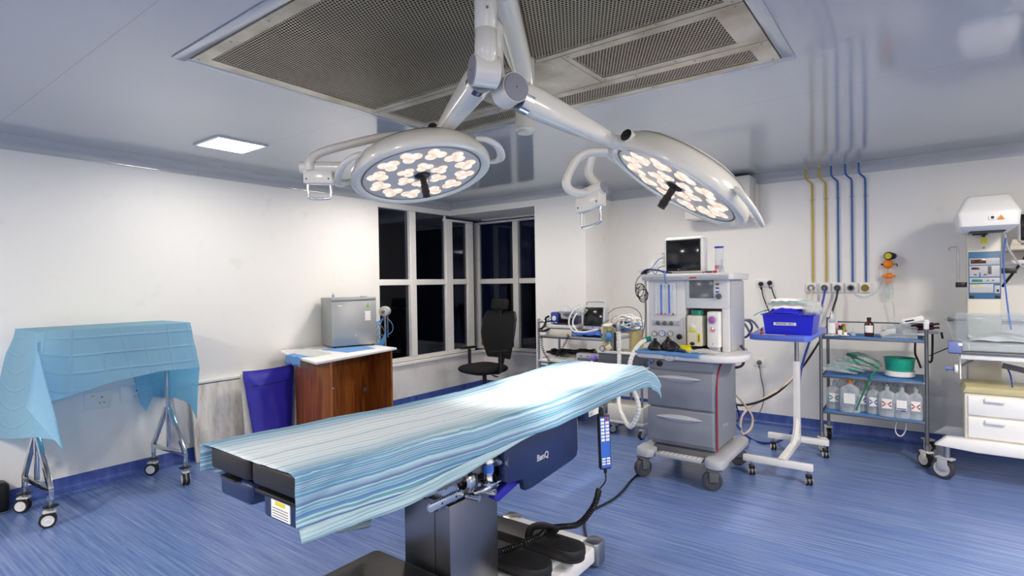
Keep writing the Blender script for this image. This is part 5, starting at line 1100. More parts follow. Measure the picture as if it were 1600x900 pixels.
def bx_(name, m, px0, px1, pyt, z0, y, dep, bev=.006, parent=None, X=None):
    a, c = P(px0, pyt, y=y), P(px1, pyt, y=y); b = MB(); b.box((a.x, y, z0), (c.x, y + dep, (a.z + c.z) / 2), m, bev); return b.build(name, parent), a, c
# blue boxed unit on a cream tray
t = thing('wide_tray', 'cream plastic tray under the blue boxed unit on the cart', 'tray', (cp(880, 520).x, CY + .1, S1)); bx_('tray_body', 'cream', 853, 893, 514, S1, CY + .02, .3, .006, t); bx_('rim', 'offwhite', 850, 897, 508, cp(870, 513).z, CY + .01, .32, .006, t)
zt1 = cp(870, 507).z
t = thing('flow_box', 'blue boxed device with a round white dial on the cart top', 'device', (cp(870, 500).x, CY + .1, zt1)); o, a, c = bx_('case', 'navydeep', 861, 896, 488, zt1, CY + .06, .18, .008, t)
b = MB(); b.box((a.x, CY + .052, zt1 + .005), (a.x + .09, CY + .062, a.z - .004), 'hoseblue', .003); b.lathe([(0, .006), (.024, .005), (.027, 0)], 'white', at=(a.x + .042, CY + .052, zt1 + .06), ax=(0, -1, 0)); b.box((a.x + .012, CY + .05, zt1 + .012), (a.x + .035, CY + .054, zt1 + .02), 'paper'); b.box((a.x + .05, CY + .05, zt1 + .012), (a.x + .075, CY + .054, zt1 + .02), 'paper'); b.build('dial_panel', t); b = MB(); b.box((a.x + .1, CY + .056, zt1 + .012), (c.x - .008, CY + .062, a.z - .012), 'screen', .002); b.build('window', t)
t = thing('plastic_bag', 'crumpled clear plastic bag over the blue device on the cart', 'bag', tuple(cp(895, 495)))
def bag(c, rx, rz, seed, ry=.06):
    return lambda u, v: (lambda th, ph: V((c.x + rx * sin(th) * cos(ph), c.y + ry * sin(th) * sin(ph), c.z + rz * cos(th))) * 1 + V((1, .6, 1)) * .018 * mnoise.noise(V((u * 7 + seed, v * 6, seed))))(pi * v, 2 * pi * u)
b = MB(); b.grid(bag(cp(888, 488, CY + .03), .10, .065, 1), 26, 16, 'film'); b.grid(bag(cp(905, 485, CY + .05), .09, .05, 5), 26, 16, 'film'); b.build('film', t)
# defibrillator-like monitor with a handle
DY = CY + .06; a, c = P(908, 510, y=DY), P(943, 510, y=DY); t = thing('portable_monitor', 'grey portable monitor with a top handle on the cart', 'monitor', ((a.x + c.x) / 2, DY, S1))
X = Matrix.Translation((0, DY, S1)) @ Matrix.Rotation(radians(-8), 4, 'X') @ Matrix.Translation((0, -DY, -S1)); zz1 = P(920, 478, y=DY).z; zm = P(920, 511, y=DY).z
b = MB(X); b.box((a.x, DY, S1 + .07), (c.x, DY + .10, zz1), 'greyl', .012, 3); b.build('case', t); b = MB(X); b.box((a.x - .0, DY - .004, S1 + .006), (c.x + .004, DY + .16, S1 + .085), 'navy', .012); b.build('base_block', t)
b = MB(X); b.box((a.x + .02, DY - .004, zm + .01), (c.x - .02, DY + .002, zz1 - .012), 'black', .004); b.build('bezel', t); b = MB(X); b.box((a.x + .032, DY - .006, zm + .022), (c.x - .032, DY - .002, zz1 - .024), 'screen', .001); b.build('screen', t)
b = MB(X); b.tube([(a.x + .02, DY + .04, zz1 - .01), (a.x + .022, DY + .04, zz1 + .035), (a.x + .045, DY + .04, zz1 + .052), (c.x - .045, DY + .04, zz1 + .052), (c.x - .022, DY + .04, zz1 + .035), (c.x - .02, DY + .04, zz1 - .01)], .012, 'greyl', 12, 4); b.build('handle', t)
b = MB(X)
for xx, m in ((a.x + .03, 'white'), ((a.x + c.x) / 2, 'labelblue'), (c.x - .03, 'white')): b.lathe([(0, .003), (.008, .002), (.009, 0)], m, at=(xx, DY - .0005, zm - .004), ax=(0, -1, 0), seg=12)
b.build('buttons', t)
t = thing('spare_box', 'small white carton beside the grey portable monitor', 'box', (c.x + .03, CY + .03, S1)); b = MB(); b.box((c.x + .0, CY + .01, S1 + .004), (c.x + .05, CY + .05, S1 + .09), 'paper', .003); b.build('carton', t)
for k in range(2): cable('white_lead', ('white cable loop in front of the portable monitor, outer one', 'white cable loop in front of the portable monitor, inner one')[k], [cp(905, 480 + k * 8, CY + .02), cp(893 + k * 6, 490 + k * 3, CY - .01), cp(889 + k * 6, 505, CY - .02), cp(896 + k * 6, 517, CY - .02), cp(912, 519, CY - .02), cp(925, 517, CY - .01), cp(934, 515, CY)], .009, 'white')
t = thing('blue_glove', 'light blue disposable glove and cloth hanging over the cart edge', 'glove', tuple(cp(950, 525)))
b = MB(); b.grid(lambda u, v: (lambda p: V((p.x, p.y + .0, p.z)))(cp(892 + 52 * u, 521 + 2.5 * v, CY - .02) + V((0, .06 * (1 - v), 0)) + V((0, 0, .012 * (1 - v) + .004 * sin(u * 20)))), 30, 5, 'labelblue'); b.build('cloth', t, solid=.003)
b = MB(); b.grid(bag(cp(950, 526, CY - .02), .045, .05, 3, .02), 20, 12, 'lightbluetube'); b.build('glove_body', t)
# coiled black leads of the cart
for k, (pts, lab) in enumerate((([(846, 526), (848, 545), (856, 560), (866, 572), (876, 570)], 'coiled black lead hanging at the post of the cart'), ([(888, 523), (883, 535), (875, 548), (869, 556)], 'coiled black lead hanging under the middle of the cart top'))):
    b = MB(); b.tube(coil([cp(x, y, CY - .02) for x, y in pts], .012, 22 if k == 0 else 14, 9), .0035, 'black', 6); tag(b.build('coiled_cable'), lab, 'cable')
t = thing('black_handset', 'black clamp and probe bunched on the corner of the cart', 'probe', tuple(cp(852, 500)))
b = MB(); b.tube([cp(842, 515, CY - .02), cp(848, 512, CY - .02), cp(852, 505, CY), cp(853, 497, CY), cp(858, 494, CY + .01)], .012, 'black', 10, 5); b.build('probe_body', t); b = MB(); b.tube([cp(842, 516, CY - .03), cp(850, 517, CY - .03), cp(858, 514, CY - .03)], .014, 'black', 10, 4); b.build('clamp', t)
b = MB(); b.tube([cp(853, 507, CY), cp(856, 500, CY), cp(861, 496, CY + .01)], .004, 'greyd', 6, 4); b.build('wire', t)
# lower shelf: recorder, grey monitor, cables
t = thing('ecg_recorder', 'white chart recorder with a keypad on the second shelf of the cart', 'recorder', (cp(865, 575).x, CY + .1, S2))
ra, rc = cp(840, 572, CY - .01), cp(896, 572, CY - .01); zr = cp(860, 566).z; b = MB(); b.box((ra.x, CY - .01, S2 + .004), (rc.x, CY + .28, zr), 'greyd', .006); b.build('base', t)
b = MB(); X = Matrix.Translation((0, CY - .01, zr)) @ Matrix.Rotation(radians(16), 4, 'X') @ Matrix.Translation((0, -CY + .01, -zr)); b.box((ra.x, CY - .01, zr + .0), (ra.x + .17, CY + .28, zr + .02), 'white', .004, X=X); b.box((ra.x + .175, CY + .0, zr), (rc.x, CY + .28, zr + .015), 'offwhite', .004, X=X); b.build('cover', t)
b = MB(X)
for i in range(5):
    for j in range(3): b.box((ra.x + .21 + i * .024, CY + .06 + j * .05, zr + .015), (ra.x + .225 + i * .024, CY + .085 + j * .05, zr + .019), ('greyl', 'vapgreen', 'greyl')[j % 3])
for i in range(2): b.box((ra.x + .04 + i * .03, CY + .04, zr + .02), (ra.x + .055 + i * .03, CY + .06, zr + .023), 'greyd')
b.build('keypad', t); b = MB(); b.box((ra.x + .05, CY - .014, zr - .03), (ra.x + .13, CY - .009, zr - .016), 'paper'); b.build('name_plate', t)
t = thing('grey_monitor', 'grey slab monitor on the second shelf of the cart, partly hidden by the sheet', 'monitor', (cp(920, 565).x, CY + .1, S2))
ra, rc = cp(900, 560, CY + .02), cp(938, 560, CY + .02); zr = cp(920, 553, CY + .02).z; b = MB(); b.box((ra.x, CY + .02, S2 + .004), (rc.x, CY + .3, zr), 'greyl', .012); b.build('case', t); b = MB(); b.box((ra.x + .02, CY + .014, S2 + .03), (rc.x - .02, CY + .022, zr - .045), 'greyd', .003)
for i in range(3): b.box((ra.x + .05 + i * .08, CY + .015, zr - .03), (ra.x + .07 + i * .08, CY + .021, zr - .022), 'black')
b.build('front_panel', t)
t = thing('cable_pile', 'pile of black cables on top of the recorder on the cart', 'cable pile', tuple(cp(880, 550, CY + .15)))
for k in range(9):
    yy = CY + .12 + .02 * k; b = MB(); pts = [P(858 + 72 * i / 7 + random.uniform(-4, 4), 549 + 3 * sin(i + k) + random.uniform(-2, 2.5), y=yy) for i in range(8)]; b.tube(pts, random.uniform(.007, .013), 'black', 7, 5); b.build('cable', t)
t = thing('resuscitator_bulb', 'purple rubber bulb with a white valve on the cart', 'bulb', tuple(cp(927, 562, CY - .03))); b = MB(); b.ball(cp(927, 559, CY - .03), (.036, .03, .036), 'purple', 18, 12); b.build('bulb', t); b = MB(); b.lathe([(.02, 0), (.022, .012), (.01, .02), (.01, .045), (0, .046)], 'white', at=cp(926, 566, CY - .05), ax=(-.2, -.6, -.5), seg=14); b.build('valve', t)
t = thing('clear_connector', 'clear ribbed connector beside the purple bulb', 'connector', tuple(cp(948, 564, CY - .04))); b = MB(); b.lathe([(.022, -.03), (.026, -.01), (.02, 0), (.026, .01), (.016, .03)], 'clear', at=cp(948, 563, CY - .04), ax=(1, -.3, .3), seg=18); b.lathe([(0, 0), (.02, .004), (.024, .0)], 'greyl', at=cp(951, 563, CY - .05), ax=(0, -1, .2), seg=16); b.build('body', t)
# suction unit
t = thing('suction_unit', 'suction unit with two yellowed jars between the cart and the machine', 'suction unit', (cp(970, 560, 4.9).x, 4.95, 0)); sy = 4.86
ra, rc = P(935, 565, y=sy), P(1006, 565, y=sy); z1 = P(960, 553, y=sy).z
b = MB(); b.box((ra.x, sy, z1 - .12), (rc.x, sy + .34, z1), 'greyd', .012); b.box((ra.x - .01, sy - .01, z1), (rc.x, sy + .35, z1 + .018), 'offwhite', .006); b.build('pump_case', t)
b = MB()
for xx in (ra.x + .04, rc.x - .04):
    for yy in (sy + .04, sy + .3): b.cyl((xx, yy, .1), (xx, yy, z1 - .12), .012, 'steel')
b.box((ra.x + .02, sy + .02, .12), (rc.x - .02, sy + .32, .15), 'offwhite', .006); b.box((ra.x + .08, sy + .02, .15), (rc.x - .02, sy + .3, .30), 'cream', .01); b.build('stand', t)
for xx in (ra.x + .04, rc.x - .04):
    for yy in (sy + .04, sy + .3): caster(t, xx, yy, .11, .04, .024, 1.3, 'rubber', 'greyl', 'greyl')
for px, hh in ((952, .235), (995, .22)):
    p = P(px, 553, y=sy + .12); zb = z1 + .018
    b = MB(); b.lathe([(0, zb), (.062, zb), (.066, zb + .01), (.066, zb + hh), (.07, zb + hh + .004)], 'tank', at=(p.x, p.y, 0), seg=28); j = b.build('jar', t)
    b = MB(); b.lathe([(.07, zb + hh), (.072, zb + hh + .012), (.05, zb + hh + .022), (.02, zb + hh + .03), (0, zb + hh + .031)], 'cream', at=(p.x, p.y, 0), seg=26); b.cyl((p.x, p.y, zb + .01), (p.x, p.y, zb + .05), .03, 'yellow'); b.build('lid', j)
b = MB(); p = P(942, 545, y=sy - .0); b.lathe([(.026, 0), (.03, .01), (.028, .02), (.024, .021)], 'greyd', at=(p.x, sy, z1 + .05), ax=(0, -1, 0), seg=24); b.lathe([(0, .014), (.026, .014)], 'white', at=(p.x, sy, z1 + .05), ax=(0, -1, 0), seg=24); b.cyl((p.x, sy, z1 + .01), (p.x, sy, z1 + .03), .01, 'brass'); b.build('vacuum_gauge', t)
b = MB(); b.cyl(P(961, 548, y=sy) , P(961, 520, y=sy), .012, 'black'); b.build('filter', t)
t = thing('paper_card', 'folded cream card leaning on the suction unit gauge', 'card', tuple(P(951, 545, y=sy - .03))); b = MB(); b.obox(P(951, 543, y=sy - .03), (.06, .004, .05), 'cream', .001, (0, radians(-35), 0)); b.build('card_sheet', t)
t = thing('cable_bundle', 'heap of white, blue and beige looped leads on the suction jars', 'cable bundle', tuple(P(978, 500, y=sy + .1)))
cols = ['white', 'hosewhite', 'lightbluetube', 'white', 'hosepeach', 'navy', 'white', 'cream', 'white', 'labelblue', 'white', 'hosepeach', 'greyl', 'white', 'white', 'lightbluetube']
for k in range(16):
    ctr = P(979 + random.uniform(-8, 8), 506 + random.uniform(-6, 7), y=sy + .02 + .012 * k); rx, rz = random.uniform(.06, .13), random.uniform(.025, .065); ph = random.uniform(0, 6)
    pts = [ctr + V((rx * cos(a + ph) * (1 + .15 * sin(2 * a + k)), .02 * sin(a * 1.7 + k), rz * sin(a + ph) + .012 * cos(3 * a))) for a in [i * .6 for i in range(12 + k % 3)]]
    b = MB(); b.tube(pts, random.uniform(.006, .010), cols[k], 6, 5); b.build('lead', t)
b = MB(); b.tube([P(952, 500, y=sy), P(942, 505, y=sy), P(937, 515, y=sy), P(941, 530, y=sy), P(955, 540, y=sy)], .004, 'greyd', 6, 5); b.tube([P(950, 490, y=sy), P(962, 482, y=sy), P(985, 480, y=sy), P(1000, 490, y=sy), P(1004, 512, y=sy)], .003, 'black', 6, 6); b.build('loose_lead', t)

# ------------------------------------------------------------ office chair in the window bay
def local(name, label, cat, loc, rz): return thing(name, label, cat, loc, rz)
t = local('office_chair', 'black mesh office chair with a headrest in the window bay', 'chair', (-4.30, 5.16, 0), radians(260)); T = WM(t)
# local frame: the sitter looks along +x
b = MB(T); b.grid(lambda u, v: (lambda th, ph: V((.265 * (abs(cos(ph)) ** .5) * (1 if cos(ph) > 0 else -1) * sin(th) ** .5 + .02, .25 * (abs(sin(ph)) ** .5) * (1 if sin(ph) > 0 else -1) * sin(th) ** .5,   .465 + .06 * cos(th))))(pi * v, 2 * pi * u), 36, 14, 'meshblack'); b.build('seat', t)
def back(u, v):
    w_ = (.20 + .10 * sin(min(1, v * 1.25) * pi * .62)) * (1 if v < .88 else 1 - (v - .88) * 1.3); y = (u - .5) * 2; z = .58 + v * .56
    return V((-.235 - .05 * v + .05 * (1 - y * y) * -1 * .6 + .05 * sin(v * pi) * .8, y * w_, z))
b = MB(T); b.grid(back, 22, 26, 'meshblack'); b.build('backrest', t, solid=.02)
b = MB(T); ring = [back(0, k / 14) for k in range(15)] + [back(k / 10, 1) for k in range(1, 11)] + [back(1, 1 - k / 14) for k in range(1, 15)] + [back(1 - k / 10, 0) for k in range(1, 11)]; b.tube(ring, .014, 'black', 8, 2); b.build('back_frame', t)
b = MB(T); b.tube([(-.1, 0, .45), (-.24, 0, .44), (-.30, 0, .55), (-.31, 0, .75), (-.30, 0, 1.05), (-.29, 0, 1.2)], .024, 'black', 12, 5, 1.3); b.build('spine', t)
b = MB(T); b.obox((-.275, 0, 1.235), (.07, .30, .14), 'meshblack', .034, (0, radians(-6), 0), 4); b.build('headrest', t)
for s_ in (-1, 1):
    b = MB(T); b.tube([(.0, s_ * .16, .43), (.0, s_ * .275, .45), (.0, s_ * .285, .52), (.0, s_ * .285, .68)], .018, 'black', 10, 4, 1.4); b.obox((.02, s_ * .285, .70), (.24, .075, .025), 'black', .010, (0, 0, 0), 3); b.build('armrest', t)
b = MB(T); b.cyl((0, 0, .22), (0, 0, .43), .026, 'black'); b.cyl((0, 0, .1), (0, 0, .24), .036, 'black'); b.box((-.1, -.08, .41), (.1, .08, .44), 'black', .01); b.build('gas_lift', t)
b = MB(T); b.cyl((.02, .05, .425), (.06, .27, .405), .006, 'black'); b.obox((.06, .28, .404), (.03, .06, .01), 'black', .003); b.build('lever', t)
b = MB(T)
for k in range(5):
    a = 2 * pi * k / 5 + .3; b.tube([(0, 0, .125), (.16 * cos(a), .16 * sin(a), .115), (.30 * cos(a), .30 * sin(a), .085)], [.03, .022, .014], 'black', 10, 2)
st = b.build('star_base', t)
for k in range(5):
    a = 2 * pi * k / 5 + .3; b = MB(T); c = V((.30 * cos(a), .30 * sin(a), .032)); s_ = V((-sin(a + .6), cos(a + .6), 0)); b.cyl(c - s_ * .026, c - s_ * .006, .032, 'rubber', seg=18); b.cyl(c + s_ * .006, c + s_ * .026, .032, 'rubber', seg=18); b.cyl(c, c + V((0, 0, .055)), .008, 'steel'); b.build('castor', t)

# ------------------------------------------------------------ blue topped stand with the bin
TZ = 1.08; t = thing('instrument_stand', 'white stand on casters with a blue tray top', 'stand', (-.88, 4.86, 0))
tp = [(-1.085, 4.52), (-1.05, 4.485), (-.70, 4.475), (-.665, 4.51), (-.665, 5.36), (-.70, 5.40), (-1.13, 5.40), (-1.16, 5.36)]
b = MB(); b.prism(tp, TZ - .045, TZ, 'bluetop', 'z', .010); b.build('tray_top', t)
b = MB(); b.prism([(-1.0, 4.5), (-.78, 4.5), (-.80, 4.52), (-.98, 4.52)], TZ - .02, TZ + .0006, 'bluetop', 'z'); b.box((-.99, 4.485, TZ + .0005), (-.83, 4.51, TZ + .0015), 'paper'); b.box((-1.01, 4.485, TZ + .0005), (-.99, 4.51, TZ + .0018), 'labelred'); b.box((-.83, 4.485, TZ + .0005), (-.805, 4.51, TZ + .0018), 'labelred'); b.build('strip_label', t)
px_ = P(1245, 600, y=5.18).x
b = MB(); b.cyl((px_, 5.18, .55), (px_, 5.18, TZ - .05), .017, 'steel'); b.box((px_ - .10, 4.9, TZ - .06), (px_ + .1, 5.3, TZ - .044), 'greyd', .004); b.build('inner_post', t)
b = MB(); b.box((px_ - .026, 5.155, .13), (px_ + .026, 5.205, .80), 'white', .005); b.build('outer_post', t)
b = MB(); b.box((-1.11, 5.22, .10), (-.64, 5.262, .148), 'white', .004); b.box((-1.13, 4.46, .10), (-.65, 4.502, .148), 'white', .004); b.box((px_ - .024, 4.48, .10), (px_ + .024, 5.24, .148), 'white', .004); b.tube([(px_, 5.18, .32), (px_ + .0, 5.08, .18), (px_, 4.95, .14)], .022, 'white', 4, 1); b.build('base_frame', t)
for x, y in ((-1.07, 4.48), (-.68, 4.48), (-1.07, 5.24), (-.67, 5.24)): caster(t, x, y, .1, .030, .022, 2.0, 'black', 'white', 'black', None, True)
# bin and its packs
BYF = 4.56; a, c = P(1196, 505, y=BYF), P(1268, 505, y=BYF); t = thing('blue_bin', 'deep blue plastic bin labelled on its front, on the blue tray top', 'bin', ((a.x + c.x) / 2, BYF + .15, TZ))
zt2 = P(1230, 491, y=BYF).z; x0, x1 = a.x, c.x; b = MB(); fl = .018; dp = .30
def binring(z, k, ins=0): e = fl * k - ins; return [(x0 - e, BYF - e, z), (x1 + e, BYF - e, z), (x1 + e, BYF + dp + e, z), (x0 - e, BYF + dp + e, z)]
rs = binring(TZ + .002, 0) + binring(zt2, 1) + binring(zt2, 1, -.012) + binring(zt2 - .006, 1, -.012) + binring(zt2 - .006, 1, .004) + binring(TZ + .008, 0, .004)
b.add(rs, [(3, 2, 1, 0)] + [(k * 4 + i, k * 4 + (i + 1) % 4, (k + 1) * 4 + (i + 1) % 4, (k + 1) * 4 + i) for k in range(5) for i in range(4)] + [(20, 21, 22, 23)], 'bluebin'); b.build('tub', t)
b = MB(); lm = V(((x0 + x1) / 2 - .02, BYF - .0125, (TZ + zt2) / 2 + .004)); b.obox(lm, (.155, .002, .022), 'paper', 0, (radians(9), 0, 0)); lb = b.build('front_label', t)
text('PEDIATRIC TRAY', .0165, frame3(lm + V((0, -.0016, 0)), (1, 0, 0), (0, -.16, 1)), 'navydeep', lb, bold=.0004)
t = thing('blue_pack', 'glossy dark blue wrapped pack lying in the blue bin', 'pack', ((x0 + x1) / 2, BYF + .1, zt2)); zp = P(1230, 480, y=BYF + .05).z
def mound(xa, xb, ya, yb, z0, h, seed, pw=.5): return lambda u, v: V((xa + (xb - xa) * u, ya + (yb - ya) * v, z0 + h * (max(0, sin(pi * u)) ** pw) * (max(0, sin(pi * v)) ** pw) + .006 * mnoise.noise(V((u * 6 + seed, v * 6, seed)))))
b = MB(); b.grid(mound(x0 + .02, x1 - .07, BYF + .005, BYF + .24, zt2 - .01, zp - zt2 + .02, 2, .28), 30, 20, 'bluebin'); b.build('wrap', t, solid=.003)
b = MB(); b.obox(((x0 + x1) / 2 - .05, BYF + .016, zt2 + .02), (.09, .002, .026), 'paper', 0, (radians(-14), 0, 0)); b.build('printed_label', t)
z3 = P(1230, 474, y=BYF + .1).z
t = thing('white_pack', 'white and mint soft packets heaped on top of the blue bin', 'packets', ((x0 + x1) / 2, BYF + .15, zp))
for k, (da, db, zz, h, m) in enumerate(((-.01, -.02, zp - .012, .035, 'paper'), (-.03, .0, zp + .012, .03, 'film'), (.0, -.04, zp + .026, .026, 'filmblue'), (-.0, -.10, zp + .045, .018, 'paper'))):
    b = MB(); b.grid(mound(x0 + da + .02, x1 + db, BYF + .03 + .01 * k, BYF + .27 + .01 * k, zz, h, 3 + k, .35), 26, 16, m); b.build('packet', t, solid=.004)
t = thing('clear_pack', 'clear film packet hanging over the side of the blue bin', 'packet', (x1, BYF + .1, zt2)); b = MB(); b.grid(bag(V((x1 - .01, BYF + .1, zt2 + .04)), .07, .06, 9, .1), 24, 14, 'film'); b.build('film', t)
t = thing('green_tube', 'thin mint green tube sticking out of the packs on the bin', 'tube', tuple(P(1185, 490, y=BYF + .1))); b = MB(); b.tube([P(1178, 493, y=BYF), P(1185, 489, y=BYF + .03), P(1193, 486, y=BYF + .05), P(1202, 484, y=BYF + .08)], .004, 'teal', 8, 4); b.build('tubing', t)
t = thing('amber_vial', 'tiny amber vial with a red label at the corner of the blue tray top', 'vial', tuple(P(1190, 513, y=4.56))); p = P(1190, 514, y=4.55); b = MB(); b.lathe([(0, TZ), (.011, TZ), (.011, TZ + .03), (.006, TZ + .036), (.0, TZ + .037)], 'brown', at=(p.x, 4.56, 0), seg=16); b.build('glass', t); b = MB(); b.lathe([(.0112, TZ + .006), (.0114, TZ + .024)], 'labelred', at=(p.x, 4.56, 0), seg=16); b.lathe([(.007, TZ + .036), (.007, TZ + .045), (0, TZ + .046)], 'greyd', at=(p.x, 4.56, 0), seg=12); b.build('cap', t)
t = thing('white_strip', 'white blister strip lying on the blue tray top before the bin', 'strip', tuple(P(1261, 510, y=4.52))); p = P(1261, 511, z=TZ); b = MB(); b.obox((p.x, p.y, TZ + .007), (.10, .03, .012), 'white', .005, (0, 0, radians(4))); b.build('strip_body', t)

# ------------------------------------------------------------ steel trolley
GX0_, GX1_, GY0_, GY1_ = -.715, .015, 5.40, 5.84; t = thing('steel_trolley', 'three tier steel tube trolley with blue lined shelves', 'trolley', (-.35, 5.62, 0)); TR = t
Z1, Z2, Z3 = 1.0, .668, .358
for x, y, zt_ in ((GX0_, GY0_, 1.0), (GX0_, GY1_, 1.14), (GX1_, GY0_, 1.10), (GX1_, GY1_, 1.10)):
    b = MB(); b.cyl((x, y, .16), (x, y, zt_), .0135, 'dsteel'); b.build('post', t)
b = MB(); b.lathe([(.0, 1.165), (.02, 1.163), (.021, 1.13), (.018, 1.128), (.018, 1.09), (.014, 1.088)], 'white', at=(GX1_, GY0_, 0), seg=20); b.build('white_cap', t)
for z in (Z1, Z2, Z3):
    b = MB(); b.box((GX0_, GY0_ - .006, z - .022), (GX1_, GY0_ + .006, z), 'dsteel', .003); b.box((GX0_, GY1_ - .006, z - .022), (GX1_, GY1_ + .006, z), 'dsteel', .003); b.box((GX0_ - .004, GY0_, z - .022), (GX0_ + .006, GY1_, z), 'dsteel', .003); b.box((GX1_ - .006, GY0_, z - .022), (GX1_ + .004, GY1_, z), 'dsteel', .003); b.box((GX0_, GY0_, z - .016), (GX1_, GY1_, z - .010), 'steel'); b.build('shelf', t)
b = MB(); b.cyl((GX0_, GY1_, Z1 + .10), (GX1_, GY1_, Z1 + .10), .006, 'dsteel'); b.build('back_rail', t)
for x, y, an in ((GX0_, GY0_, 2.2), (GX0_, GY1_, -1.2), (GX1_, GY0_, -.8), (GX1_, GY1_, 2.4)): caster(t, x, y, .175, .058, .03, an, 'rubber', 'cream', 'cream')
for z, nm in ((Z1, 'top'), (Z2, 'middle'), (Z3, 'bottom')):
    b = MB(); b.grid(lambda u, v: V((GX0_ + .02 + u * (GX1_ - GX0_ - .04), GY0_ + .0 + v * (GY1_ - GY0_ - .02), z + .0015 + .003 * mnoise.noise(V((u * 8, v * 4, z * 9))))), 40, 12, 'bluemat'); b.grid(lambda u, v: V((GX0_ + .02 + u * (GX1_ - GX0_ - .04), GY0_ - .0075, z + .002 - v * (.003 + .006 * abs(sin(u * 7 + z * 5))))), 40, 3, 'bluemat')
    tag(b.build('shelf_liner', solid=.0015), 'blue paper liner on the %s shelf of the steel trolley' % nm, 'paper liner')
def tq(px, py, y): return P(px, py, y=y)
def vial(name, label, px, y, z, prof, m, cap=None, cm='black', lab=None, lm='paper', sx=1, sy=1, cat='bottle', rz=0):
    x = P(px, 520, y=y).x; t = thing(name, label, cat, (x, y, z)); b = MB(); b.lathe([(r, z + h) for r, h in prof], m, at=(x, y, 0), seg=24, sx=sx, sy=sy); b.build('body', t)
    if cap: b = MB(); b.lathe([(r, z + h) for r, h in cap], cm, at=(x, y, 0), seg=20); b.build('cap', t)
    if lab:
        b = MB(); r, h0, h1 = lab; n = 10; vs = []
        for i in range(n + 1): a = -pi / 2 - .95 + 1.9 * i / n; vs += [V((x + r * sx * cos(a), y + r * sy * sin(a), z + h0)), V((x + r * sx * cos(a), y + r * sy * sin(a), z + h1))]
        b.add(vs, [(2 * i, 2 * i + 2, 2 * i + 3, 2 * i + 1) for i in range(n)], lm); b.build('label', t)
    return t, x
zz = Z1 + .004
vial('rinse_bottle', 'tall translucent bottle of pink liquid on the trolley top', 1300, 5.50, zz, [(0, 0), (.03, 0), (.032, .005), (.032, .07), (.0315, .12), (.026, .14), (.012, .15), (.012, .155)], 'saline', [(.013, .15), (.013, .175), (.006, .18), (.004, .21), (0, .212)], 'white', (.0325, .02, .11))
vial('pink_jar', 'squat pink bottle behind the tall rinse bottle', 1306, 5.58, zz, [(0, 0), (.028, 0), (.03, .005), (.03, .085), (.02, .1), (.012, .104), (0, .105)], 'pink', [(.013, .1), (.013, .12), (0, .121)], 'white', None)
vial('dark_vial', 'small dark vial with a black cap beside the pink bottles', 1313, 5.49, zz, [(0, 0), (.02, 0), (.021, .004), (.021, .055), (.012, .066), (0, .066)], 'brown', [(.014, .062), (.014, .088), (0, .089)], 'black', (.0214, .012, .05))
vial('banded_vial', 'vial with a green and red cap behind the dark vial', 1318, 5.56, zz, [(0, 0), (.017, 0), (.018, .004), (.018, .065), (.011, .075), (0, .075)], 'labelgreen', [(.013, .072), (.013, .096), (0, .097)], 'labelred', (.0184, .012, .04), 'labelyellow')
vial('red_cap_vial', 'tiny vial with a red cap at the trolley front edge', 1321, 5.46, zz, [(0, 0), (.011, 0), (.012, .003), (.012, .03), (.007, .038), (0, .038)], 'paper', [(.009, .036), (.009, .052), (0, .053)], 'labelred', None)
vial('clear_vial', 'tiny clear vial standing alone between pink and brown bottles', 1333, 5.54, zz, [(0, 0), (.02, 0), (.021, .004), (.02, .035), (.008, .045), (.006, .065), (0, .066)], 'saline', None)
vial('brown_bottle', 'brown glass bottle with a white label on the trolley top', 1358, 5.52, zz, [(0, 0), (.033, 0), (.035, .004), (.035, .10), (.030, .117), (.014, .13), (.014, .138)], 'brown', [(.016, .134), (.0165, .16), (0, .161)], 'black', (.0354, .035, .095))
t = thing('sachets', 'white printed sachets lying flat on the trolley front edge', 'sachets', (P(1300, 524, y=5.44).x, 5.44, zz)); 
for k in range(3): b = MB(); p = P(1296 + 11 * k, 524, y=5.44); b.obox((p.x, 5.44 + .01 * (k % 2), zz + .004 + .003 * k), (.07, .05, .004), 'paper', .001, (0, 0, .3 * k)); b.build('sachet', t)
a, c = P(1377, 520, y=5.44), P(1441, 520, y=5.44); t = thing('clear_box', 'clear plastic box of packets on the trolley top', 'box', ((a.x + c.x) / 2, 5.56, zz)); b = MB(); h = .085
for p, q in (((a.x, 5.44, zz), (c.x - .03, 5.443, zz + h)), ((a.x, 5.68, zz), (c.x - .03, 5.683, zz + h)), ((a.x, 5.443, zz), (a.x + .003, 5.68, zz + h)), ((c.x - .033, 5.443, zz), (c.x - .03, 5.68, zz + h)), ((a.x, 5.44, zz), (c.x - .03, 5.683, zz + .003))): b.box(p, q, 'clear')
b.build('walls', t); b = MB(); b.box((a.x - .006, 5.434, zz + h), (c.x - .024, 5.44, zz + h + .006), 'clear'); b.box((a.x - .006, 5.683, zz + h), (c.x - .024, 5.689, zz + h + .006), 'clear'); b.build('rim', t)
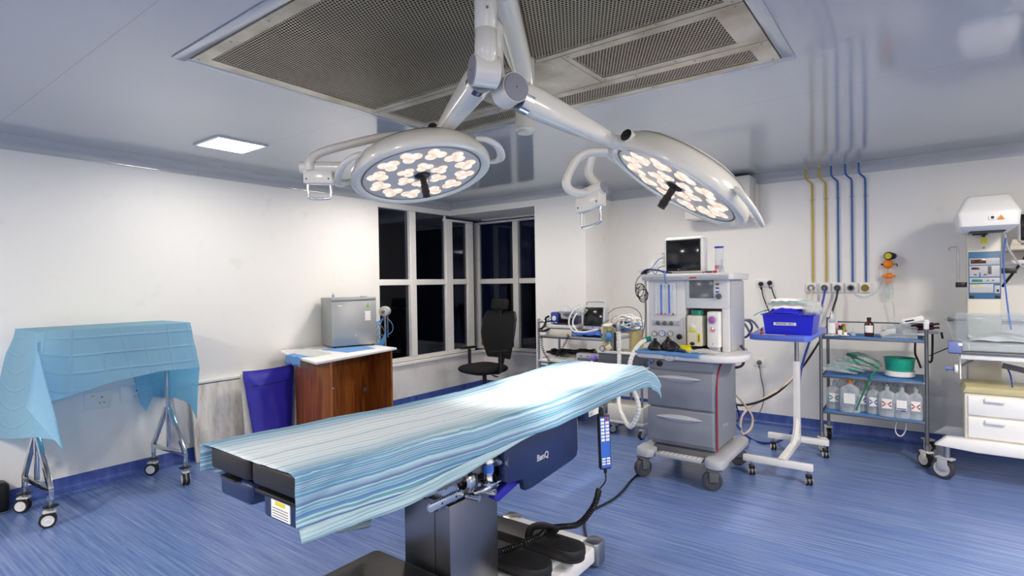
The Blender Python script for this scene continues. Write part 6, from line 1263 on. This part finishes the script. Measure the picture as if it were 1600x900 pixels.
for k in range(4):
    t = thing('white_packet', ('white packet with a dark red corner leaning in the clear box', 'pale packet lying across the front of the clear box', 'crumpled clear packet standing at the back of the clear box', 'lilac tinted packet behind the others in the clear box')[k], 'packet', (a.x + .05 + .04 * k, 5.5 + .03 * k, zz + .01)); b = MB(); ctr = V((a.x + .045 + .045 * k, 5.49 + .04 * k, zz + .045 + .012 * k)); R_ = Matrix.Translation(ctr) @ Matrix.Rotation((.5, -.7, 1.1, .3)[k], 4, 'X') @ Matrix.Rotation((-.3, .25, .1, -.2)[k], 4, 'Y')
    b.X = R_; b.grid(lambda u, v: V(((u - .5) * .11, (v - .5) * .08, .004 * mnoise.noise(V((u * 5, v * 5, k))))), 10, 8, ('paper', 'film', 'film', 'filmblue')[k]); b.build('wrapper', t, solid=.003)
    if k == 0: b = MB(R_); b.box((-.05, .02, .003), (-.02, .038, .006), 'labelred'); b.build('red_corner', t)
t = thing('maroon_pouch', 'dark maroon leather pouch at the end of the trolley top', 'pouch', (P(1445, 512, y=5.6).x, 5.6, 1.08)); 
for k in range(2): b = MB(); p, q = P(1424, 514 - 5 * k, y=5.50), P(1467, 512 - 6 * k, y=5.55); b.tube([p, p.lerp(q, .3), p.lerp(q, .7), q], [.018, .03, .03, .016], 'maroon', 12, 5, .5); b.build('flap', t)
t = thing('white_device', 'white handheld device with a black slot lying on the maroon pouch', 'device', (P(1425, 500, y=5.48).x, 5.48, 1.13)); p = P(1426, 500, y=5.47); b = MB(); b.obox(p, (.15, .09, .045), 'white', .012, (0, radians(-14), 0), 3); b.obox(P(1410, 505, y=5.47), (.03, .05, .03), 'white', .008, (0, radians(-14), 0)); b.build('case', t); b = MB(); b.obox(p + V((-.02, -.046, -.004)), (.06, .003, .010), 'black', 0, (0, radians(-14), 0)); b.build('slot', t)
b = MB(); pp = P(1452, 517, y=5.6); b.box((pp.x - .12, 5.5, 1.045), (pp.x + .06, 5.78, 1.057), 'greyl', .003); tag(b.build('side_shelf'), 'small grey shelf carrying the maroon pouch at the trolley end', 'shelf')
# middle shelf
zz = Z2 + .005
a, c = P(1379, 570, y=5.56), P(1432, 570, y=5.56); cx = (a.x + c.x) / 2; rr = (c.x - a.x) / 2
t = thing('white_basin', 'white round tub under the green basin on the middle shelf', 'basin', (cx, 5.6, zz)); b = MB(); b.lathe([(0, zz), (rr * .8, zz), (rr * .92, zz + .01), (rr * .95, zz + .05), (0, zz + .05)], 'paper', at=(cx, 5.6, 0), seg=32); b.build('tub', t)
t = thing('green_basin', 'round green plastic basin on the middle shelf of the steel trolley', 'basin', (cx, 5.6, zz + .05)); b = MB(); z_ = zz + .052; b.lathe([(0, z_), (rr * .8, z_), (rr * .84, z_ + .006), (rr * .94, z_ + .095), (rr * 1.0, z_ + .1), (rr * 1.0, z_ + .105), (rr * .92, z_ + .104), (rr * .81, z_ + .01), (0, z_ + .008)], 'teal', at=(cx, 5.6, 0), seg=40); b.build('bowl', t)
for k in range(6):
    lab = ('long clear tube packet lying lowest on the middle shelf', 'mint green tube packet over the lowest one', 'pale green tube packet in the middle of the heap', 'long mint packet reaching toward the green basin', 'crumpled clear packet with blue print in the heap', 'uppermost clear packet of the tube heap on the middle shelf')[k]
    xa = P(1284 + 8 * k, 575, y=5.5).x; xb = P((1340, 1350, 1362, 1377, 1378, 1372)[k], 575, y=5.5).x; t = thing('tube_packet', lab, 'packet', ((xa + xb) / 2, 5.55, zz + .02 * k), 0, 'tube packets heaped on the middle shelf')
    b = MB(); za, zb_ = zz + .035 + .024 * k, zz + .012 + .019 * k
    b.grid(lambda u, v: V((xa + (xb - xa) * u, 5.44 + .03 * k + v * .12 + .02 * u, za + (zb_ - za) * u + .04 * sin(pi * v) * sin(pi * min(1, u + .1)) + .004 * mnoise.noise(V((u * 9, v * 5, k))))), 26, 10, ('film', 'filmblue', 'film', 'filmblue', 'film', 'filmblue')[k]); b.build('wrapper', t, solid=.0015)
    b = MB(); b.tube([V((xa + (xb - xa) * u, 5.48 + .03 * k + .03 * sin(u * 5 + k), za + (zb_ - za) * u + .006)) for u in (.06, .25, .5, .75, .95)], .006, 'teal' if k % 2 else 'clear', 8, 5); b.build('tubing', t)
t = thing('catheter', 'green catheter tube hanging from the middle shelf over the bottles', 'tube', tuple(P(1370, 577, y=5.40))); b = MB(); b.tube([P(1328, 556, y=5.6), P(1345, 562, y=5.5), P(1368, 573, y=5.44), P(1372, 577, y=5.39), P(1362, 586, y=5.375), P(1353, 605, y=5.375), P(1345, 623, y=5.375), P(1338, 641, y=5.38)], .007, 'green', 10, 6); b.build('tubing', t); b = MB(); b.tube([P(1324, 553, y=5.6), P(1332, 556, y=5.58), P(1338, 558, y=5.57)], .012, 'green', 8, 3); b.build('funnel', t)
# bottles on the bottom shelf
def bottle(lab, px, y, w_, h, mark, mm, cap=None, sc=1):
    x = P(px, 620, y=y).x; z = Z3 + .005; t = thing('saline_bottle', lab, 'bottle', (x, y, z), 0, 'infusion bottles on the bottom shelf'); hw = w_ / 2; b = MB(); vs = []; pr = [(.90, 0), (1, .006), (1, h * .30), (.985, h * .62), (.90, h * .70), (.62, h * .76), (.30, h * .80), (.24, h * .84), (.24, h * .9)]
    n = 24
    for s_, hh in pr: vs += [V((x + hw * s_ * (abs(cos(a)) ** .7) * (1 if cos(a) > 0 else -1), y + .042 * min(1, s_ * 1.1) * (abs(sin(a)) ** .7) * (1 if sin(a) > 0 else -1), z + hh)) for a in [2 * pi * i / n for i in range(n)]]
    k = len(pr); b.add(vs, [(i * n + j, i * n + (j + 1) % n, (i + 1) * n + (j + 1) % n, (i + 1) * n + j) for i in range(k - 1) for j in range(n)] + [tuple(range(n)), tuple(range((k - 1) * n, k * n))], 'saline'); b.build('body', t)
    b = MB(); 
    if cap: b.lathe([(.016, h * .84), (.022, h * .86), (.023, h * .95), (.018, h * 1.0), (0, h * 1.005)], cap, at=(x, y, z), seg=20)
    else: b.lathe([(.016, h * .88), (.017, h * .93), (.008, h * .95), (.007, h), (0, h * 1.01)], 'saline', at=(x, y, z), seg=18)
    b.build('cap', t)
    b = MB(); yf = y - .044; b.box((x - hw * .55, yf, z + h * .26), (x + hw * .55, yf + .001, z + h * .56), 'paper'); lb = b.build('label', t)
    b = MB(); yf -= .001
    if mark == 'x':
        for s_ in (-1, 1): b.prism([(x + s_ * hw * .5, z + h * .30), (x + s_ * hw * .5, z + h * .36), (x + s_ * hw * .15, z + h * .40), (x + s_ * hw * .5, z + h * .44), (x + s_ * hw * .5, z + h * .50), (x + s_ * hw * .05, z + h * .40)], yf, yf + .0008, mm, 'y')
    elif mark == 'bar': b.box((x - hw * .5, yf, z + h * .28), (x + hw * .5, yf + .0008, z + h * .31), mm); b.box((x - hw * .1, yf, z + h * .22), (x + hw * .4, yf + .0008, z + h * .25), mm)
    if mark: b.build('print', lb)
bottle('infusion bottle with a green mark at the trolley post, farthest from the incubator', 1304, 5.53, .125, .25, 'x', 'vapgreen')
bottle('largest infusion bottle, with an orange cap, on the bottom shelf', 1328, 5.455, .15, .29, '', 'paper', 'orange')
bottle('infusion bottle with a blue mark half hidden behind the green tube', 1348, 5.55, .11, .25, 'x', 'hoseblue')
bottle('infusion bottle with a blue x mark right of the green tube', 1365, 5.50, .10, .25, 'x', 'hoseblue')
bottle('infusion bottle with a magenta x mark on the bottom shelf', 1386, 5.455, .125, .26, 'x', 'red')
bottle('infusion bottle with blue underlined print between two magenta marked ones', 1409, 5.45, .125, .26, 'bar', 'hoseblue')
bottle('infusion bottle with a magenta mark beside the trolley post nearest the incubator', 1431, 5.455, .11, .26, 'x', 'red')
for k, (px, y) in enumerate(((1318, 5.68), (1345, 5.70), (1372, 5.70), (1395, 5.68), (1425, 5.62))):
    t = thing('bottle_wrapper', ('clear film wrapper behind the green marked bottle', 'clear film wrapper behind the orange capped bottle', 'clear film wrapper behind the blue x bottle', 'clear film wrapper behind the magenta x bottle', 'clear film wrapper behind the bottle by the near post')[k], 'wrapper', (P(px, 600, y=y).x, y, Z3)); b = MB(); b.grid(bag(V((P(px, 600, y=y).x, y, Z3 + .15)), .065, .125, 3 * k, .05), 22, 16, 'film'); b.build('film', t)
cable('floor_loop_tube', 'thin white tube looping below the bottom shelf of the trolley', [P(1403, 655, y=5.5), P(1399, 670, y=5.5), P(1402, 679, y=5.5), P(1409, 681, y=5.5), P(1415, 672, y=5.5), P(1416, 658, y=5.5)], .005, 'white', cat='tube')
for k, (pts, lab) in enumerate((([(1430, 535), (1430, 552), (1434, 562), (1439, 575)], 'short black strap hanging under the trolley top'), ([(1457, 520), (1457, 540), (1456, 562), (1452, 566), (1448, 560)], 'black strap with a knob hanging from the side shelf'), ([(1471, 519), (1472, 525), (1473, 529)], 'tiny black peg under the side shelf'))): cable('hanging_strap', lab, [P(x, y, y=5.62) for x, y in pts], .008, 'black', cat='strap')
cable('diagonal_rod', 'thin black rod running up from the trolley to the incubator rail', [P(1452, 556, y=5.9), P(1478, 545, y=5.95), P(1500, 537, y=6.0)], .005, 'black', 2, cat='rod')

# hoses between wall and machine
cable('gas_hose', 'peach hose from the gas outlet looping low to the anaesthesia machine', [P(1268, 452, y=YB - .06), P(1269, 470, y=YB - .10), P(1268, 500, y=YB - .16), P(1264, 535, y=5.75), P(1255, 565, y=5.6), P(1241, 588, y=5.5), P(1215, 610, y=5.3), P(1185, 628, y=5.15), P(1163, 645, y=5.0), P(1157, 665, y=4.95), P(1162, 678, y=4.93), P(1174, 668, y=4.95), P(1175, 650, y=4.95), P(1163, 632, y=4.85), P(1150, 617, y=4.72), P(1142, 610, y=4.64)], .009, 'hosepeach', 8, 'hose')
cable('gas_hose', 'black hose from the gas outlet running down to the anaesthesia machine', [P(1309, 452, y=YB - .06), P(1307, 465, y=YB - .09), P(1303, 478, y=YB - .1), P(1296, 500, y=YB - .14), P(1285, 525, y=5.92), P(1270, 550, y=5.85), P(1255, 572, y=5.7), P(1240, 590, y=5.55), P(1215, 613, y=5.3), P(1185, 628, y=5.05), P(1160, 633, y=4.85), P(1143, 631, y=4.64)], .010, 'black', 8, 'hose')
cable('gas_hose', 'royal blue hose from the gas outlet lying across the floor to the machine', [P(1289, 452, y=YB - .06), P(1287, 465, y=YB - .09), P(1282, 485, y=YB - .12), P(1274, 505, y=5.9), P(1266, 530, y=5.75), P(1256, 560, y=5.6), P(1250, 590, y=5.5), P(1248, 620, y=5.45), P(1243, 660, y=5.42), P(1232, 680, y=5.38), V((P(1215, 690, z=.01).x, P(1215, 690, z=.01).y, .011)), V((P(1192, 692, z=.01).x, P(1192, 692, z=.01).y, .011)), V((P(1170, 682, z=.03).x, P(1170, 682, z=.03).y, .02)), P(1152, 665, y=4.75), P(1143, 655, y=4.64)], .010, 'hoseblue', 8, 'hose')
cable('gas_hose', 'peach and grey hose arching from the machine side to the blue stand', [P(1147, 498, y=4.45), P(1158, 500, y=4.6), P(1166, 510, y=4.75), P(1172, 520, y=4.85), P(1180, 523, y=4.95)], .009, 'hosepeach', 6, 'hose')
cable('gas_hose', 'short beige hose above the blue loop beside the machine', [P(1147, 499, y=4.5), P(1160, 499, y=4.65), P(1172, 500, y=4.8), P(1180, 506, y=4.9), P(1184, 512, y=5.0)], .009, 'hosepeach', 6, 'hose')
cable('gas_hose', 'navy hose sagging in a loop between the machine and the blue stand', [P(1147, 515, y=4.45), P(1152, 523, y=4.6), P(1160, 527, y=4.75), P(1168, 525, y=4.85), P(1175, 512, y=4.95), P(1170, 502, y=5.0), P(1160, 500, y=5.05)], .009, 'navydeep', 6, 'hose')
cable('power_cable', 'black power cable from the machine side down to the floor', [P(1146, 558, y=4.5), P(1145, 600, y=4.7), P(1150, 632, y=4.85), P(1155, 650, y=4.95), P(1148, 662, y=4.85), P(1143, 664, y=4.7)], .006, 'black')
cable('floor_cable', 'black cable lying on the floor between table base and machine', [V((*P(x, y, z=.008).xy, .008)) for x, y in ((1000, 738), (985, 752), (975, 765), (958, 780), (935, 792), (920, 800), (913, 820), (918, 845), (925, 862))], .0075, 'black')
cable('floor_cable', 'thin blue cable on the floor under the corrugated hose', [V((*P(x, y, z=.008).xy, .008)) for x, y in ((1008, 655), (985, 659), (965, 664), (950, 672))], .006, 'hoseblue')

# ------------------------------------------------------------ infant warmer at the right
IY = 5.12
t = thing('infant_warmer', 'white infant warmer with a heater hood, control column and drawers', 'infant warmer', (.75, 5.5, 0))
def iq(px, py, y=IY): return P(px, py, y=y)
CX0, CX1 = .255, .475; CYF = 5.56
ca, cb = P(1511, 430, y=CYF), P(1565, 430, y=CYF); CX0, CX1 = ca.x, cb.x
b = MB(); b.box((CX0, CYF, .30), (CX1, CYF + .16, 1.92), 'warmcream', .012); col = b.build('column', t)
x0, z1 = P(1513, 394, y=CYF).x, P(1513, 394, y=CYF).z; x1, z0 = P(1564, 467, y=CYF).x, P(1564, 467, y=CYF).z
yf = CYF - .002; b = MB(); b.box((x0, yf - .004, z0), (x1, yf + .004, z1), 'warmpanel', .002); cpn = b.build('control_panel', t)
H_ = z1 - z0; W2 = x1 - x0
def pr(u0, u1, v0, v1, m, nm, d=.0015): b = MB(); b.box((x0 + u0 * W2, yf - .004 - d, z1 - v1 * H_), (x0 + u1 * W2, yf - .003, z1 - v0 * H_), m, .0008); b.build(nm, cpn)
for v0, v1 in ((.14, .28), (.30, .53), (.555, .665), (.69, .87)): pr(.03, .97 if v0 < .6 else .77, v0, v1, 'greyl', 'field')
pr(.80, .97, .72, .88, 'greyl', 'field'); pr(.07, .55, .165, .25, 'brown', 'display', .002); pr(.09, .35, .33, .38, 'brown', 'display', .002); pr(.10, .44, .585, .64, 'vapgreen', 'display', .002)
pr(.60, .72, .31, .48, 'greyd', 'display', .002); pr(.16, .26, .47, .5, 'greyd', 'key', .003); pr(.33, .38, .44, .53, 'warmpanel', 'key', .003); pr(.47, .57, .47, .5, 'greyd', 'key', .003); pr(.56, .64, .60, .62, 'greyd', 'key', .003); pr(.72, .80, .60, .62, 'greyd', 'key', .003)
pr(.13, .2, .72, .76, 'labelyellow', 'key', .003); pr(.33, .4, .71, .76, 'labelyellow', 'key', .003); pr(.87, .94, .80, .85, 'navydeep', 'key', .003); pr(.03, .18, .93, .985, 'black', 'switch', .003); pr(.82, .97, .93, .985, 'black', 'switch', .003)
b = MB(); p = P(1537, 368, y=CYF); b.lathe([(0, .006), (.012, .005), (.013, 0)], 'black', at=(p.x, CYF, p.z), ax=(0, -1, 0), seg=14); b.box((p.x - .02, CYF - .002, p.z - .06), (p.x + .02, CYF, p.z - .02), 'labelyellow'); b.box((p.x - .006, CYF - .004, p.z - .10), (p.x + .006, CYF, p.z - .09), 'greyd'); b.build('sensor', t)
# heater hood reaching forward
HX = (CX0 + CX1) / 2; hy0, hy1 = 5.16, 5.72
def hood(z, wx, ya, yb, r): return [V((x, y, z)) for x, y in rrect(HX - wx, HX + wx + .0, ya, yb, r, 4)]
zb_ = iq(1550, 352, hy0).z; lv = [(zb_ - .03, .135, hy0 + .06, hy1 - .04, .02), (zb_ + .0, .165, hy0 + .0, hy1, .03), (zb_ + .095, .175, hy0 - .01, hy1, .03), (zb_ + .115, .165, hy0 + .0, hy1 - .01, .03), (zb_ + .21, .125, hy0 + .06, hy1 - .08, .03), (zb_ + .225, .11, hy0 + .08, hy1 - .1, .03)]
b = MB(); vs = []; n = None
for l in lv: r_ = hood(*l); n = len(r_); vs += r_
b.add(vs, [(k * n + i, k * n + (i + 1) % n, (k + 1) * n + (i + 1) % n, (k + 1) * n + i) for k in range(len(lv) - 1) for i in range(n)] + [tuple(range(n)), tuple(range((len(lv) - 1) * n, len(lv) * n))], 'white'); hd = b.build('heater_hood', t)
b = MB(); b.box((HX - .10, hy0 + .09, zb_ - .036), (HX + .10, hy0 + .30, zb_ - .029), 'black', .002)
for k in range(12): b.box((HX - .10 + k * .0175, hy0 + .09, zb_ - .040), (HX - .096 + k * .0175, hy0 + .30, zb_ - .034), 'greyd')
b.box((HX - .07, hy0 + .33, zb_ - .045), (HX + .02, hy0 + .38, zb_ - .029), 'black', .003); b.build('heater_grid', hd)
b = MB(); z_ = zb_ + .055; b.prism([(HX + .045, z_ - .016), (HX + .085, z_ - .016), (HX + .065, z_ + .016)], hy0 - .012, hy0 - .008, 'orange', 'y'); b.box((HX - .0, hy0 - .0115, z_ - .015), (HX + .036, hy0 - .008, z_ + .015), 'paper'); b.lathe([(0, .001), (.010, .001)], 'black', at=(HX + .02, hy0 - .011, z_), ax=(0, -1, 0), seg=12); b.build('warning_label', hd)
b = MB(); b.tube([P(1572, 372, y=CYF - .02), P(1568, 400, y=CYF - .03), P(1570, 440, y=CYF - .03), P(1576, 490, y=CYF - .03), P(1580, 515, y=CYF - .03)], .005, 'labelblue', 8, 6); b.build('blue_hose', t)
b = MB(); p = P(1500, 445, y=CYF + .05); b.box((P(1493, 445, y=CYF + .05).x, CYF + .04, p.z - .02), (CX0, CYF + .07, p.z + .02), 'black', .003); xp = P(1497, 445, y=CYF + .05).x; b.cyl((xp, CYF + .055, p.z), (xp, CYF + .055, P(1497, 384, y=CYF).z), .007, 'steel'); z_ = P(1497, 385, y=CYF).z; b.tube([(xp, CYF + .055, z_), (xp - .04, CYF + .05, z_ - .004), (xp - .06, CYF + .04, z_ - .02), (xp - .045, CYF + .03, z_ - .03)], .004, 'steel', 8, 4); b.build('drip_hook', t)
b = MB(); z_ = P(1572, 423, y=CYF + .04).z; b.box((CX1, CYF + .04, z_ - .02), (CX1 + .09, CYF + .07, z_ + .02), 'black', .003); b.build('side_block', t)
# bed with clear walls
bx0, bz = iq(1484, 540).x, iq(1500, 540).z; BX1_ = 1.12; b = MB(); b.box((bx0 + .03, IY, bz - .05), (BX1_, 5.54, bz + .025), 'acryl', .01); b.build('bed_rim', t)
b = MB(); b.box((bx0 + .06, IY + .02, bz - .10), (BX1_ - .02, 5.52, bz - .05), 'white', .006); b.box((bx0 + .06, IY + .01, bz - .064), (BX1_ - .02, 5.53, bz - .052), 'greyd'); b.build('bed_base', t)
b = MB(); b.box((bx0 + .05, IY + .025, bz - .04), (BX1_ - .02, 5.50, bz + .02), 'offwhite', .02, 3); b.build('mattress', t)
b = MB(); z2 = iq(1500, 489).z; b.box((bx0 + .04, IY, bz + .0), (BX1_, IY + .006, z2), 'acryl', .002); b.box((bx0 + .04, IY - .001, z2 - .004), (BX1_, IY + .007, z2 + .002), 'clear'); b.build('clear_wall', t)
b = MB(); b.box((bx0 + .04, 5.54, bz), (BX1_, 5.546, z2 - .03), 'acryl', .002); b.build('clear_wall', t)
b = MB(); X = Matrix.Translation((bx0 + .03, 0, bz)) @ Matrix.Rotation(radians(-14), 4, 'Y'); b.box((-.003, IY + .01, 0), (.003, 5.53, .20), 'acryl', .002, X=X); b.box((-.004, IY + .01, .0), (-.002, 5.53, .2), 'film', X=X); b.build('clear_wall', t)
b = MB(); b.box((bx0 - .01, IY - .02, bz - .06), (bx0 + .07, IY + .06, bz + .03), 'greyd', .01); b.box((bx0 - .012, IY - .03, bz - .055), (bx0 + .065, IY - .01, bz + .03), 'cornerblue', .014, 3); b.box((bx0 + .045, IY - .034, bz + .0), (bx0 + .07, IY - .022, bz + .02), 'white', .003); b.tube([(bx0 + .07, IY - .01, bz + .015), (bx0 + .105, IY - .015, bz + .015), (bx0 + .105, IY - .015, bz - .03), (bx0 + .07, IY - .01, bz - .03)], .004, 'clear', 8, 2); b.build('corner_latch', t)
b = MB(); xk, zk = iq(1492, 579).x, iq(1492, 579).z; b.lathe([(0, .012), (.03, .010), (.036, .004), (.036, -.012), (0, -.012)], 'white', at=(xk + .01, IY + .1, zk), ax=(-1, 0, 0), seg=28); b.cyl((xk - .005, IY + .1, zk), (xk - .04, IY + .1, zk), .012, 'cornerblue'); b.lathe([(0, .018), (.018, .016), (.02, 0)], 'cornerblue', at=(xk - .035, IY + .1, zk), ax=(-1, 0, 0), seg=8); b.cyl((xk, IY + .1, zk), (CX0 + .02, IY + .3, zk + .04), .012, 'steel'); b.box((xk + .03, IY + .08, zk - .07), (xk + .04, IY + .12, bz - .06), 'white', .003); b.build('tilt_crank', t)
b = MB(); b.box((bx0 + .09, IY + .06, .66), (BX1_ - .05, 5.5, .668), 'acryl', .002); b.build('xray_shelf', t)
b = MB(); za, zb2 = iq(1570, 575).z, iq(1600, 585).z; b.tube([(CX1 - .02, IY + .2, bz - .15), (CX1 + .25, IY + .15, bz - .21)], .02, 'greyd', 8); b.tube([iq(1573, 573, IY + .25), iq(1579, 587, IY + .2), iq(1582, 605, IY + .15)], .005, 'hoseblue', 8, 4); b.build('support_arm', t)
dx0 = iq(1507, 640, IY + .04).x; b = MB(); yb0, yb1 = IY + .05, 5.55; b.box((dx0, yb0, .32), (BX1_ - .06, yb1, .655), 'warmcream', .01); b.prism([(dx0 - .012, .655), (dx0 + .01, .70), (BX1_ - .08, .70), (BX1_ - .055, .655)], yb0 - .012, yb1, 'traycream', 'y', .006); b.build('drawer_cabinet', t)
for za, zb2 in ((.497, .635), (.335, .480)):
    b = MB(); b.box((dx0 + .02, yb0 - .012, za), (BX1_ - .07, yb0 + .01, zb2), 'white', .005); d = b.build('drawer', t); b = MB(); hx = iq(1555, 640).x; b.box((hx - .055, yb0 - .034, zb2 - .034), (hx + .055, yb0 - .011, zb2 - .006), 'white', .005); b.build('handle', d)
b = MB(); b.prism([(iq(1461, 700).x, .255), (iq(1480, 684).x, .322), (BX1_ + .1, .322), (BX1_ + .1, .235), (.3, .235)], IY - .0, IY + .08, 'white', 'y', .006); b.prism([(iq(1461, 700).x, .26), (iq(1480, 684).x, .32), (BX1_ + .1, .32), (BX1_ + .1, .24), (.3, .24)], 5.5, 5.58, 'white', 'y', .006); b.box((.3, IY + .08, .25), (.42, 5.5, .31), 'white', .006); b.box((.9, IY + .08, .25), (1.02, 5.5, .31), 'white', .006); b.build('base_frame', t)
for x, y in ((.13, IY + .04), (1.12, IY + .04), (.13, 5.54), (1.12, 5.54)): caster(t, x, y, .245, .075, .034, -.5, 'wheelgrey', 'greyl', 'greyl')
t = thing('folded_linen', 'crumpled white linen and tubing lying in the clear infant bed', 'linen', (.4, 5.3, bz + .03)); b = MB(); b.grid(lambda u, v: V((bx0 + .12 + u * .6, IY + .06 + v * .36, bz + .035 + .03 * abs(mnoise.noise(V((u * 4, v * 3, 1)))) + .02 * sin(u * 7) * sin(v * 5))), 36, 20, 'paper'); b.build('cloth', t, solid=.004)
b = MB(); b.tube([(bx0 + .2, IY + .1, bz + .07), (bx0 + .3, IY + .2, bz + .085), (bx0 + .42, IY + .12, bz + .07), (bx0 + .55, IY + .2, bz + .08)], .008, 'greyl', 8, 5); b.build('tubing', t)
# wall shelves and the second monitor at the edge of the picture
SYF = 5.70; a = P(1578, 388, y=SYF); t = thing('wall_shelf', 'cream shelf on the back wall carrying the monitor at the picture edge', 'shelf', (a.x + .2, YB, a.z)); zs = P(1590, 383, y=SYF).z
b = MB(); b.box((a.x, SYF, zs - .035), (a.x + .45, YB, zs), 'cream', .006); b.build('board', t); b = MB(); b.tube([P(1600, 355, y=SYF + .1) + V((.1, 0, 0)), P(1600, 405, y=SYF + .1), P(1566, 448, y=SYF + .2)], .010, 'black', 8, 1); b.build('brace', t)
t = thing('wall_shelf', 'smaller white shelf below the monitor shelf', 'shelf', (a.x + .2, YB, P(1590, 408, y=SYF).z)); z_ = P(1590, 408, y=SYF).z; b = MB(); b.box((a.x + .005, SYF + .02, z_ - .02), (a.x + .4, YB, z_ + .01), 'white', .006); b.build('board', t)
my = SYF + .06; a = P(1590, 340, y=my); zt_ = P(1595, 331, y=my).z; zz = zs + .002
t = thing('patient_monitor', 'white framed monitor cut by the picture edge on the wall shelf', 'monitor', (a.x + .17, my, zz)); b = MB(); b.box((a.x, my, zz + .015), (a.x + .34, my + .14, zt_), 'white', .03, 4); b.box((a.x + .05, my + .02, zz), (a.x + .3, my + .12, zz + .03), 'offwhite', .006); b.build('housing', t); b = MB(); b.box((a.x + .018, my - .008, zz + .035), (a.x + .322, my + .004, zt_ - .018), 'screen', .016, 3); b.build('screen', t)
t = thing('power_adapter', 'small cream tapered adapter beside the monitor on the wall shelf', 'adapter', tuple(P(1584, 374, y=my + .05))); p0_ = P(1578, 383, y=my + .05); b = MB(); b.prism([(p0_.x, zs + .002), (p0_.x + .065, zs + .002), (p0_.x + .055, zs + .05), (p0_.x + .012, zs + .05)], my + .03, my + .09, 'cream', 'y', .004); b.build('case', t)
cable('grey_lead', 'grey cable drooping from the heater hood past the wall shelf', [P(1570, 365, y=5.66), P(1574, 385, y=5.66), P(1583, 400, y=5.66), P(1592, 412, y=5.67), P(1603, 420, y=5.68)], .007, 'greyl')
